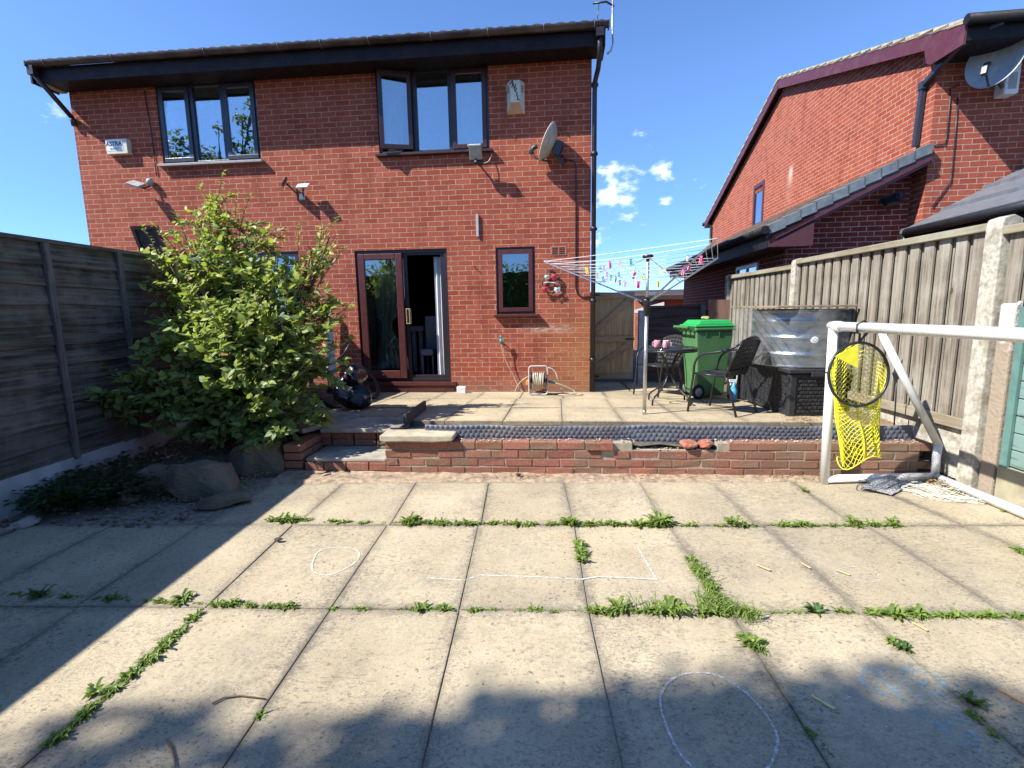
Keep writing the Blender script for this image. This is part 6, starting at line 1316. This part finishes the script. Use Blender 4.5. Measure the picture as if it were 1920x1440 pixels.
pegs = [(1100, 500, 'yellow', 1.3, 'yellow peg hanging just right of the house corner downpipe'), (1126, 500, 'teal', 1.2, 'teal peg beside a pink one, left side of the airer'), (1131, 498, 'pink', .9, 'pink peg touching the leftmost teal peg'), (1149, 489, 'pink', 1.2, 'pink peg high on an outer line left of the pole'), (1171, 487, 'pink', .8, 'small pink peg just above the slanting white stay'),
        (1176, 492, 'pale blue', 1.1, 'pale blue peg hanging left of the pole top'), (1192, 487, 'teal', 1., 'teal peg nearest the pole top on its left'), (1122, 517, 'orange', .9, 'orange peg low on the left arm'), (1133, 521, 'purple', 1., 'purple peg in the bunch on the left arm'), (1141, 515, 'pink', .9, 'pink peg in the middle of the bunch on the left arm'), (1147, 522, 'teal', 1., 'teal peg in the bunch on the left arm'),
        (1154, 522, 'pale blue', 1., 'pale blue peg in the bunch on the left arm'), (1163, 514, 'teal', .8, 'small teal peg right of the bunch of pegs'), (1160, 526, 'purple', .9, 'purple peg at the right of the bunch on the left arm'), (1167, 536, 'pink', 1., 'pale pink peg clipped alone lower down the left arm'), (1184, 511, 'yellow', .8, 'small yellow peg left of the long hot pink peg'),
        (1190, 514, 'hot pink', 1.4, 'long hot pink peg left of the pole'), (1191, 533, 'hot pink', 1.2, 'lower hot pink peg left of the pole, left of two'), (1199, 533, 'hot pink', 1.2, 'lower hot pink peg left of the pole, right of two'), (1204, 514, 'yellow', 1., 'yellow peg right beside the pole on its left'), (1237, 508, 'yellow', 1.2, 'upper yellow peg right of the pole'), (1235, 526, 'yellow', 1.3, 'lower yellow peg right of the pole'),
        (1287, 478, 'white', .9, 'white peg on a line near the right arm'), (1280, 506, 'pink', 1.1, 'pink peg at the left of the cluster on the right arm'), (1286, 504, 'purple', 1.1, 'purple peg in the middle of the cluster on the right arm'), (1293, 500, 'pink', 1.1, 'pink peg at the right of the cluster on the right arm'), (1312, 484, 'hot pink', 1.1, 'hot pink peg near the right arm tip, left of two'), (1318, 483, 'pink', 1.1, 'pink peg near the right arm tip, right of two')]
proto = {}
for i, (u, v, c_, s_, lab) in enumerate(pegs):
    best = min(((px_of(p)[0] - u) ** 2 + (px_of(p)[1] - v) ** 2, L, ix) for L, ln in enumerate(lines) for ix, p in enumerate(ln)); p = lines[best[1]][best[2]]
    if c_ not in proto:
        b = MB(); b.prism([(-.004, .012), (-.012, .022), (-.011, -.055), (-.003, -.055)], -.006, .006); b.prism([(.004, .012), (.012, .022), (.013, -.055), (.005, -.055)], -.006, .006); b.box(-.007, .007, -.0065, .0065, -.008, .004); proto[c_] = b.build('clothes_peg', PC[c_], bevel=.001); o = proto[c_]
    else: o = proto[c_].copy(); col.objects.link(o)
    o.location = p; o.rotation_euler = (q.uniform(-.15, .15), q.uniform(-.35, .35), q.uniform(-.8, .8)); o.scale = (s_ * .85,) * 3; tag(o, lab, 'clothes peg', 'pegs on the rotary airer')

# ---------------------------------------------------------------- hose reel, nozzle, white block
p = GU(1010, 741); hr = thing('hose_reel', 'grey framed hose reel wound with beige hose standing against the wall', 'hose reel', M=Matrix.Translation((p.x, p.y + .06, p.z + .002)) @ Matrix.Rotation(HY, 4, 'Z')); M_HOSE = P('beige_hose', (.46, .40, .30), .5, var=.2, scale=30)
def rrect(w, h, z0, y, r=.04): return arc((w - r, y, z0 + r), r, -math.pi / 2, 0, 4) + arc((w - r, y, z0 + h - r), r, 0, math.pi / 2, 4) + arc((-w + r, y, z0 + h - r), r, math.pi / 2, math.pi, 4) + arc((-w + r, y, z0 + r), r, math.pi, 1.5 * math.pi, 4)
b = MB(); b.tube(rrect(.13, .40, .01, -.06), .011, 8, closed=True); b.tube([(-.13, -.06, .03), (-.13, .10, .01), (.13, .10, .01), (.13, -.06, .03)], .010, 8); b.build('frame', P('reel_grey', (.45, .45, .43), .4), hr)
Mx = Matrix.Rotation(R_(90), 4, 'Y'); b = MB()
for x in (-.105, .105): b.lathe([(0, -.005), (.135, -.005), (.14, 0), (.135, .005), (0, .005)], (x, 0, .20), 28, M=Mx)
b.tube([(-.13, 0, .2), (.13, 0, .2)], .03, 12); b.build('drum', M_BLACKPL, hr)
b = MB(); co = []
for i in range(9 * 20): a = i / 20 * 2 * math.pi; co.append((-.085 + .17 * (i / 180) + .01 * math.sin(i * .13), (.10 + .012 * math.sin(i * .21)) * math.cos(a), .20 + (.10 + .012 * math.sin(i * .17)) * math.sin(a)))
b.tube(co, .009, 6); co2 = [(.08 - .16 * (i / 120), .112 * math.cos(i * .31), .20 + .112 * math.sin(i * .31)) for i in range(121)]; b.tube(co2, .009, 6); b.build('coiled_hose', M_HOSE, hr)
b = MB(); b.box(-.175, -.14, -.03, .02, .14, .20); b.tube([(-.135, 0, .2), (-.16, 0, .2)], .012, 8); b.build('crank', P('orange_plastic', (.70, .30, .03), .4), hr, bevel=.004)
b = MB(); b.tube([(.12, -.02, .19), (.23, -.04, .17)], .017, 10); b.build('connector', P('teal_connector', (.02, .22, .24), .4), hr)
b = MB(); b.tube(bez((.23, -.04, .17), (.36, -.02, .13), (.50, .0, .05), 8) + [(.52, -.02, .012), (.45, -.07, .011), (.30, -.09, .011), (.28, -.12, .011), (.42, -.16, .011), (.56, -.13, .011), (.62, -.09, .011)], .009, 6); b.tube(bez((.13, .0, .38), (.26, .0, .37), (.27, -.02, .2), 8), .009, 6); b.build('loose_hose', M_HOSE, hr)
nx_, nz2 = FL(940, 640, .05); hn = thing('hose_nozzle', 'teal hose nozzle hung on the brick wall with beige hose trailing down', 'hose nozzle', M=Matrix.Translation(fw(nx_, 0, nz2)) @ Matrix.Rotation(HY, 4, 'Z'))
b = MB(); b.tube([(0, -.09, -.03), (0, -.09, .04)], .02, 10); b.tube([(0, -.09, .04), (-.005, -.09, .09)], [.014, .008], 8); b.build('nozzle', P('teal_connector2', (.03, .32, .38), .35), hn)
b = MB(); b.tube([(0, 0, .0), (0, -.09, .01)], .008, 6); b.tube([(.02, -.01, -.08), (.05, -.06, -.06), (.01, -.08, -.03)], .006, 6); b.build('hook', M_STEELBK, hn)
e = FL(962, 700, .05); d0 = (e[0] - nx_, e[1] - nz2); b = MB(); b.tube(bez((0, -.09, -.03), (.02, -.08, -.25), (.17, -.05, d0[1] - .02), 10) + bez((.17, -.05, d0[1] - .02), (.24, -.05, -.72), (.34, -.08, -.78), 6)[1:], .007, 6)
b.tube(bez((.18, -.06, -.79), (.24, -.10, -.55), (.46, -.10, -.50), 10), .007, 6); b.build('hose', M_HOSE, hn)
p = GU(866, 737); b = MB(); b.box(-.07, .06, -.04, .05, 0, .095); b.box(-.05, .0, -.02, .03, .095, .105)
o = b.build('white_block', P('polystyrene', (.72, .71, .68), .8, bump=.6), bevel=.012); o.location = (p.x, p.y, p.z + .001); tag(o, 'small white block by the patio door step', 'block')

# ---------------------------------------------------------------- bicycle, bag and board left of the door
def wheel(t, c, R, rot, mname='wheel'):
    M = Matrix.Translation(c) @ rot; b = MB(); b.tube([M @ Vector((R * math.cos(a), 0, R * math.sin(a))) for a in [i * math.pi / 20 for i in range(40)]], .022, 8, closed=True); w_ = b.build('tyre', M_RUBBER, t)
    b = MB(); b.tube([M @ Vector(((R - .03) * math.cos(a), 0, (R - .03) * math.sin(a))) for a in [i * math.pi / 20 for i in range(40)]], .009, 6, closed=True)
    for i in range(16): a = i * math.pi / 8; b.tube([M @ Vector((.02 * math.cos(a + .5), 0, .02 * math.sin(a + .5))), M @ Vector(((R - .03) * math.cos(a), 0, (R - .03) * math.sin(a)))], .0018, 4)
    b.tube([M @ Vector((0, -.04, 0)), M @ Vector((0, .04, 0))], .02, 8); b.build('rim', P('dull_rim', (.025, .025, .025), .6), w_)
p = GU(706, 746); bz_ = up_z(p.x, p.y)
bi = thing('bicycle', 'dark child bicycle leaning by the patio door behind the shrub', 'bicycle', M=Matrix.Translation((p.x, p.y - .02, bz_)) @ Matrix.Rotation(R_(80), 4, 'Z') @ Matrix.Rotation(R_(-36), 4, 'X'))
I = Matrix.Identity(4); wheel(bi, Vector((0, 0, .30)), .28, I); wheel(bi, Vector((-.82, 0, .30)), .28, I)
b = MB(); hb = Vector((-.18, 0, .58))
for a, c, r_ in (((0, .03, .27), (-.13, .03, .50), .011), ((0, -.03, .27), (-.13, -.03, .50), .011), ((-.13, 0, .48), (-.20, 0, .68), .016), ((-.15, 0, .54), (-.52, 0, .30), .02), ((-.17, 0, .60), (-.58, 0, .52), .017), ((-.52, 0, .28), (-.61, 0, .62), .015), ((-.52, .03, .28), (-.82, .03, .27), .01), ((-.52, -.03, .28), (-.82, -.03, .27), .01), ((-.59, .03, .54), (-.82, .03, .27), .009), ((-.59, -.03, .54), (-.82, -.03, .27), .009)): b.tube([a, c], r_, 8)
b.build('frame', P('frame_graphite', (.04, .04, .05), .3, dirt=(.4, .4, .4), dirt_amt=.2), bi)
b = MB(); b.tube([(-.20, -.27, .76), (-.20, -.1, .70), (-.20, .1, .70), (-.20, .27, .76)], .011, 8); b.tube([(-.20, 0, .66), (-.20, 0, .71)], .014, 8); b.build('handlebar', M_STEELBK, bi)
b = MB(); b.rock((-.63, 0, .66), (.13, .06, .035), 4, sub=3); b.build('saddle', M_RED, bi)
b = MB(); b.lathe([(.0, -.01), (.07, -.006), (.07, .006), (0, .01)], (-.52, -.05, .28), 20, M=Matrix.Rotation(R_(90), 4, 'X')); b.tube([(-.52, -.07, .28), (-.46, -.08, .14)], .008, 6); b.box(-.50, -.42, -.15, -.07, .12, .14); b.build('crank', M_STEELBK, bi)
p = GU(648, 768); b = MB(); b.rock((.05, 0, .17), (.26, .26, .22), 12, sub=4); b.rock((.10, -.02, .38), (.15, .16, .16), 13, sub=4)
for v_ in b.v: v_.z = max(0, v_.z); v_ += Vector((math.sin(v_.z * 40) * .01, math.sin(v_.x * 37) * .012, 0))
o = b.build('bin_bag', P('black_polythene', (.014, .014, .02), .28, bump=1., bscale=16)); o.location = (p.x, p.y + .1, p.z); tag(o, 'crumpled shiny black bag slumped under the shrub beside the bicycle', 'bag')
x, z = FL(624, 640); b = MB(); b.prism([(x - .09, z - .5), (x + .06, z - .5), (x + .05, z + .45), (x - .0, z + .45)], -.10, -.07); b.v = [fw(p_.x, p_.y, p_.z) for p_ in b.v]; solo(b, 'white_board', M_WHITE, 'narrow white board leaning on the wall behind the right edge of the shrub', 'board')

# ================================================================ GOAL, TARGET NET, STAKE
g0 = G(1545, 906, 0); GR = .033; gz = 1.205; back = Vector((3.11, 3.79, GR)); fb = Vector((g0.x, g0.y, GR))
gl = thing('football_goal', 'white plastic pipe football goal standing on the patio at the right', 'goal', (fb.x, fb.y, 0)); top = Vector((fb.x - .01, fb.y + .02, gz)); sd_ = (back - fb).normalized()
b = MB(); b.tube([fb + Vector((0, 0, -GR)), top], GR, 16); b.build('post', M_WHITE, gl, world=True)
b = MB(); n0 = Vector((2.26, .4, gz + .01)); b.tube([top + Vector((0, GR, 0)), n0], GR * 1.02, 16); b.tube([top, top - Vector((0, .09, 0))], GR * 1.15, 16); b.build('crossbar', M_WHITE, gl, world=True)
ts = top + sd_ * .33; dg = Vector((back.x + .01, back.y, .27)); b = MB(); b.tube([top, ts], GR * .8, 12); b.tube([ts, dg], GR * .8, 12); b.tube([dg + Vector((-.01, 0, .02)), back], GR * .85, 12); b.build('side_frame', P('white_pipe_dull', (.62, .62, .6), .4), gl, world=True)
b = MB(); b.tube([fb, back], GR * .95, 16); b.build('base_bar', M_WHITE, gl, world=True); be = Vector((3.10, .5, GR)); b = MB(); b.tube([back, be], GR * .95, 16); b.build('base_bar', M_WHITE, gl, world=True)
b = MB()
for z in (.86,): b.tube(arc((fb.x - .003, fb.y + .01, z), GR + .004, 0, 2 * math.pi, 16, ay=(0, 1, 0))[:-1], .006, 6, closed=True)
b.tube([(fb.x + .035, fb.y - .02, .86), (fb.x + .06, fb.y - .03, .80)], .006, 5); b.build('net_clip', M_STEELBK, gl, world=True)
def net(mb, fn, nu, nv, diamond=True):
    b0 = len(mb.v); idx = {}
    def V(i, j):
        if (i, j) not in idx: idx[(i, j)] = len(mb.v); mb.v.append(Vector(fn(i / (2 * nu), j / nv)))
        return idx[(i, j)]
    for j in range(1, nv, 1):
        for i in range(1, 2 * nu, 1):
            if (i + j) % 2 == 0: continue
            mb.f.append((V(i, j - 1), V(i + 1, j), V(i, j + 1), V(i - 1, j))); mb.sm.append(False)
gn = MB(); cN = G(1745, 912, 0)
def gfn(a, t):
    x = cN.x - .30 + .85 * a + .06 * math.sin(9 * t + 5 * a); y = cN.y - .22 + .42 * t + .07 * math.sin(7 * a + 3) - .22 * a; return (x + .015 * math.sin(31 * a + 17 * t), y + .015 * math.sin(27 * t - 19 * a), .008 + .035 * abs(math.sin(11 * a + 5 * t) * math.sin(8 * t + 2 * a)) * (1 - abs(2 * t - 1)))
net(gn, gfn, 26, 34)
solo(gn, 'goal_net', P('white_net', (.62, .60, .52), .8), 'crumpled white goal net lying on the slabs inside the goal base', 'net', weld=False, wire=.0045)
pd = MB(); a, b_, c, d = G(1612, 905, .06), G(1690, 893, .03), G(1700, 925, .012), G(1640, 905, .01); a = G(1640, 888, .05); corners = (G(1610, 912, .035), G(1668, 888, .06), G(1712, 905, .03), G(1672, 928, .01))
n = 12
for j in range(n + 1):
    for i in range(n + 1):
        p = corners[0].lerp(corners[1], i / n).lerp(corners[3].lerp(corners[2], i / n), j / n); pd.v.append(p + Vector((0, 0, .006 * math.sin(i * 1.3) * math.sin(j * 1.1))))
for j in range(n):
    for i in range(n): kk = j * (n + 1) + i; pd.f.append((kk, kk + 1, kk + n + 2, kk + n + 1)); pd.sm.append(True)
k = NT('mesh_pad'); vo = k.n('ShaderNodeTexVoronoi', i_Scale=75.); vo.feature = 'DISTANCE_TO_EDGE'; k.l(k.obj(), vo.inputs['Vector']); k.color(k.mix(k.ramp(vo.outputs[0], .06, .12), (.05, .05, .05), (.45, .45, .46)))
solo(pd, 'mesh_pad', k.m, 'folded black and white mesh fabric pad beside the crumpled goal net', 'fabric', weld=False)
# yellow hoop net hung from the crossbar
hc = AX(1610, 702, 2.245); ring_n = Vector((.08, -1, 0)).normalized(); ax = Vector((-ring_n.y, ring_n.x, 0)); RR = .212
if ax.x < 0: ax = -ax
yn = thing('target_net', 'yellow net with black hoop hanging from the goal crossbar', 'target net', (hc.x, hc.y, hc.z)); az_v = (Vector((0, 0, 1)) - ring_n * .10).normalized()
b = MB(); b.tube([hc + ax * RR * math.cos(a) + az_v * RR * 1.03 * math.sin(a) for a in [i * math.pi / 24 for i in range(48)]], .010, 8, closed=True); b.build('hoop', M_STEELBK, yn, world=True)
b = MB(); cb_ = Vector((hc.x + .005, hc.y, gz + .005)); b.tube([hc + az_v * RR * 1.03, hc + az_v * RR * 1.03 + Vector((0, 0, .06)), cb_ + Vector((-.04, 0, -.04)), cb_ + Vector((-.042, 0, .02)), cb_ + Vector((0, 0, .04)), cb_ + Vector((.042, 0, .01)), cb_ + Vector((.03, 0, -.04)), hc + az_v * RR * 1.05], .008, 6); b.tube([hc - az_v * RR * 1.02, hc - az_v * RR * 1.06 - ring_n * .02], .012, 6); b.build('strap', M_STEELBK, yn, world=True)
bot = hc + Vector((0, 0, -.62)) - ring_n * .03 + ax * .135
def yfn(a, t):
    an = a * 2 * math.pi; S = hc + ax * RR * math.cos(an) + az_v * RR * 1.03 * math.sin(an)
    tb_ = max(0, 1 - abs(math.sin(an * .5 + .2)))
    E = bot + ax * (.125 * math.cos(an) - .01) - ring_n * (.08 * math.sin(an) + .05) + Vector((0, 0, .03 * math.sin(an * 3) + .05 * math.cos(an)))
    Mi = hc + ax * (RR * .72 * math.cos(an) + .075) - ring_n * (.12 + .08 * math.sin(an)) + Vector((0, 0, RR * .35 * math.sin(an) - .12))
    p = S * (1 - t) ** 2 + Mi * 2 * t * (1 - t) + E * t * t; return p + Vector((.006 * math.sin(13 * t + 5 * an), .006 * math.sin(11 * an), 0))
b = MB(); net(b, yfn, 23, 40); b.build('netting', M_YEL, yn, world=True, wire=.0062, weld=False)
b = MB(); b.tube([bot + ax * (.145 * math.cos(a) - .01) - ring_n * (.10 * math.sin(a) + .06) + Vector((0, 0, .03 * math.sin(a * 3) + .05 * math.cos(a))) for a in [i * math.pi / 16 for i in range(32)]], .004, 5, closed=True); b.tube([yfn(.72, t / 10) for t in range(11)], .007, 6); b.build('hem', M_YEL, yn, world=True)
A, B, C_ = (AY(u, v, hc.y) + ring_n * .012 for u, v in ((1563, 668), (1607, 645), (1606, 690))); b = MB(); b.add([A, B, C_, A - ring_n * .004, B - ring_n * .004, C_ - ring_n * .004], [(0, 1, 2), (5, 4, 3), (0, 3, 4, 1), (1, 4, 5, 2), (2, 5, 3, 0)]); b.build('fabric_patch', P('yellow_fabric', (.78, .72, .04), .7), yn, world=True)
# stake with a black leaf shaped vane behind the goal
p0, p1 = AY(1677, 806, 4.12), AY(1681, 712, 4.12); t = thing('garden_stake', 'thin dark stake with pointed black vane standing behind the yellow net', 'stake', p0); b = MB(); b.tube([p0 + Vector((0, 0, -.12)), p1 + Vector((0, 0, .1))], .006, 6); b.build('stake', M_STEELBK, t, world=True)
c_ = AY(1683, 700, 4.12); b = MB(); b.add([c_ + Vector((.03, 0, .12)), c_ + Vector((-.045, .0, .0)), c_ + Vector((-.01, 0, -.09)), c_ + Vector((.03, .02, -.05)), c_ + Vector((.01, -.03, .0))], [(0, 1, 4), (1, 2, 4), (2, 3, 4), (3, 0, 4), (0, 3, 2, 1)]); b.build('vane', M_STEELBK, t, world=True)

# ================================================================ SMALL THINGS ON THE PATIO
def chalk(pts, wpx, name, lab, mat, closed=False, soft=1.):
    P_ = [G(*p, .0022) for p in pts]; b = MB(); R2 = []
    for i, p in enumerate(P_[:-1] if not closed else P_):
        a, c = p, P_[(i + 1) % len(P_)]; n = max(1, int((c - a).length / .02)); R2 += [a.lerp(c, j / n) for j in range(n)]
    if not closed: R2.append(P_[-1])
    N = len(R2)
    for i, p in enumerate(R2):
        d = R2[(i + 1) % N] - R2[i - 1] if (closed or 0 < i < N - 1) else (R2[min(i + 1, N - 1)] - R2[max(i - 1, 0)]); d.normalize(); s_ = Vector((-d.y, d.x, 0)) * wpx * .8 * q.uniform(.6, 1.2) * .5; b.v += [p + s_, p - s_]
    for i in range(N if closed else N - 1): k_ = (i + 1) % N; b.f.append((2 * i, 2 * i + 1, 2 * k_ + 1, 2 * k_)); b.sm.append(False)
    solo(b, name, mat, lab, 'chalk drawing', loc=tuple(sum(R2, Vector()) / N), group='chalk marks on the patio', weld=False)
def chalk_mat(name, c, lo, hi, sc=70):
    k = NT(name); k.color(c); k.b.inputs['Roughness'].default_value = 1; k.l(k.ramp(k.noise(k.pos(), sc, 6, .8), lo, hi, 0, .95), k.b.inputs['Alpha']); MATS[name] = k.m; return k.m
CH = chalk_mat('white_chalk', (.74, .74, .70), .40, .60); CHF = chalk_mat('faint_chalk', (.72, .73, .70), .48, .62)
def smooth(pts, closed=True, n=6):
    P_ = [Vector((p[0], p[1], 0)) for p in pts]; out = []; N = len(P_)
    for i in range(N if closed else N - 1):
        a, b_, c, d = P_[i - 1] if (closed or i) else P_[i], P_[i], P_[(i + 1) % N], P_[(i + 2) % N] if (closed or i < N - 2) else P_[(i + 1) % N]
        for j in range(n): t = j / n; r_ = .5 * ((2 * b_) + (c - a) * t + (2 * a - 5 * b_ + 4 * c - d) * t * t + (3 * b_ - a - 3 * c + d) * t ** 3); out.append((r_.x, r_.y))
    if not closed: out.append((P_[-1].x, P_[-1].y))
    return out
chalk(smooth([(1238, 1310), (1262, 1272), (1305, 1261), (1350, 1268), (1400, 1300), (1440, 1345), (1458, 1385), (1448, 1425), (1425, 1450), (1350, 1475), (1290, 1430), (1255, 1375)]), .012, 'chalk_drawing', 'large chalk oval on the shaded slabs at the bottom right', CH, True)
chalk(smooth([(586, 1055), (600, 1032), (640, 1026), (672, 1034), (665, 1055), (620, 1077), (590, 1073)]), .011, 'chalk_drawing', 'chalk circle on the sunny slab left of centre', CH, True)
chalk([(800, 1083), (870, 1088), (900, 1078), (1000, 1081), (1090, 1086), (1120, 1081), (1170, 1083), (1228, 1086), (1232, 1087), (1196, 1026)], .012, 'chalk_drawing', 'long straight chalk line with an upturned right end across the middle slabs', CH)
chalk(smooth([(1563, 1072), (1590, 1063), (1625, 1065), (1652, 1085), (1620, 1091), (1585, 1080)]), .010, 'chalk_drawing', 'small faint chalk oval on the right hand slabs', CHF, True)
chalk(smooth([(370, 1040), (410, 1036), (440, 1026), (430, 1006), (395, 1010)], False), .010, 'chalk_drawing', 'broken chalk arc at the edge of the fence shade', CHF)
chalk(smooth([(160, 1056), (175, 1040), (205, 1030), (222, 1028), (225, 1038), (203, 1055), (180, 1054)]), .010, 'chalk_drawing', 'faint chalk loop in the fence shade on the left', CHF, True)
b = MB(); cc = G(1725, 1303, .0022); n = 24
for i in range(n): a = i / n * 2 * math.pi; r_ = .17 * (1 + .3 * math.sin(a * 3) + .15 * math.sin(a * 7)); b.v.append(cc + Vector((r_ * math.cos(a) * .8, r_ * math.sin(a) * 1.0, 0)))
b.f.append(tuple(range(n))); b.sm.append(False); solo(b, 'chalk_drawing', chalk_mat('blue_chalk', (.30, .55, .62), .50, .68, 34), 'scribbled pale blue chalk patch at the lower right', 'chalk drawing', group='chalk marks on the patio')
b = MB(); cc = G(1665, 1300, .0021)
for i in range(n): a = i / n * 2 * math.pi; r_ = .16 * (1 + .3 * math.sin(a * 2 + 1) + .2 * math.sin(a * 5)); b.v.append(cc + Vector((r_ * math.cos(a), r_ * math.sin(a) * .9, 0)))
b.f.append(tuple(range(n))); b.sm.append(False); solo(b, 'chalk_drawing', chalk_mat('smudged_chalk', (.75, .75, .72), .56, .74, 38), 'smudged white chalk patch left of the blue chalk', 'chalk drawing', group='chalk marks on the patio')
M_STK = P('pale_stick', (.62, .44, .20), .7); M_STK2 = P('orange_stick', (.55, .28, .11), .7)
for (u0, v0, u1, v1, m, lab) in ((1522, 1304, 1564, 1329, P('lemon_stick', (.72, .62, .26), .7), 'pale yellow flat stick between the chalk oval and blue chalk'), (1418, 1058, 1444, 1069, M_STK, 'short tan stick above the grass tuft on the patio'), (1502, 1055, 1520, 1065, M_STK, 'tan stick lying across a slab joint left of the faint chalk oval'), (1568, 1068, 1594, 1078, M_STK, 'tan stick at the left edge of the faint chalk oval'),
                               (1712, 1167, 1740, 1182, M_STK, 'tan stick just below the near joint weeds on the right'), (1872, 1292, 1925, 1320, M_STK2, 'orange brown flat stick at the right edge of the patio')):
    a, c = G(u0, v0, .007), G(u1, v1, .007); b = MB(); b.bar(a, c, .009, .004); solo(b, 'flat_stick', m, lab, 'stick', group='flat sticks scattered on the patio', bevel=.001)
M_TWIG = P('dry_twig', (.20, .13, .07), .9)
for pts, lab in (([(398, 1319), (420, 1308), (450, 1304), (498, 1310)], 'thin curved dry twig on the slab at lower left'), ([(314, 1388), (322, 1405), (327, 1425), (330, 1440)], 'thin dry twig pointing to the bottom edge at lower left')):
    b = MB(); b.tube([G(u, v, .006) for u, v in pts], [.004, .0035, .003, .002], 5); solo(b, 'twig', M_TWIG, lab, 'twig', group='dry twigs on the patio')
b = MB(); p = G(522, 1014, .006); b.rock((0, 0, .008), (.03, .018, .012), 2, sub=2); o = b.build('dead_leaf', P('dead_leaf_brown', (.06, .045, .035), .9)); o.location = p; tag(o, 'small curled dark leaf on the slab joint at the shade edge', 'leaf')
b = MB(); p = G(972, 892, .02); b.rock((0, 0, .01), (.022, .018, .018), 8, sub=3); o = b.build('pebble', P('dark_pebble', (.03, .03, .035), .6)); o.location = p; tag(o, 'dark round pebble in the crumbs at the foot of the wall', 'pebble')
gv = MB()
for i in range(420):
    x, y = q.uniform(-3.6, -2.3), q.uniform(2.95, 3.9)
    if y > 3.0 + max(0, x + 3.3) * .9 + .75: continue
    s_ = q.uniform(.004, .018) * (1 if q.random() < .9 else 1.8); gv.rock((x, y, s_ * .3 + (.0 if y < 3.1 else .02)), (s_ * 1.3, s_, s_ * .7), i, sub=1)
solo(gv, 'soil_crumbs', P('soil_crumb', (.13, .10, .07), 1, var=.5, scale=40), 'crumbs of soil and grit spilling from the bed onto the shaded slabs', 'soil', kind='stuff')
# dry litter: crumbs along the wall foot and leaf litter by the fence and chest
M_LIT = leaf_mat('dry_litter', (.26, .14, .06), (.50, .32, .15), None, trans=.1); lt = MB()
def litter(n, fn, L0, L1):
    for i in range(n): p = fn(); L = q.uniform(L0, L1); leaf(lt, p + Vector((0, 0, q.uniform(.003, .015))), Vector((q.gauss(0, 1), q.gauss(0, 1), q.uniform(-.1, .35))), Vector((q.gauss(0, .3), q.gauss(0, .3), 1)), L, L * q.uniform(.3, .6))
def foot():
    c = q.choice((960, 1010, 1200, 1290, 1460, 1500)); return G(min(1535, max(735, q.gauss(c, 38))), 894 + q.gauss(0, 3), .012)
litter(520, foot, .008, .022)
litter(420, lambda: Vector((q.uniform(2.98, 3.18), q.uniform(3.6, 3.95), .008 + q.uniform(0, .03))), .012, .035)
litter(150, lambda: (lambda p: Vector((p.x, p.y, up_z(p.x, p.y) + .002)))(GU(q.gauss(1500, 22), q.gauss(787, 4))), .012, .035)
litter(70, lambda: (lambda p: Vector((p.x, p.y, up_z(p.x, p.y) + .002)))(GU(q.uniform(900, 1450), q.uniform(742, 790))), .008, .022)
litter(1500, lambda: (lambda x, y: Vector((x, y, .03 + .14 * min(1, max(0, (y - (3.15 + max(0, x + 3.3) * .75)) / .55)))))(q.uniform(-3.6, -2.2), q.uniform(3.3, 4.6)), .01, .04)
litter(90, lambda: G(q.uniform(1300, 1800), q.uniform(900, 985), .002), .006, .02)
litter(120, lambda: M_W @ Vector((q.uniform(.7, 4.2), q.uniform(.0, .1), 4 * BRH)), .006, .018)
solo(lt, 'leaf_litter', M_LIT, 'dry orange brown leaf litter along the wall foot, chest and right fence', 'leaf litter', kind='stuff', weld=False)
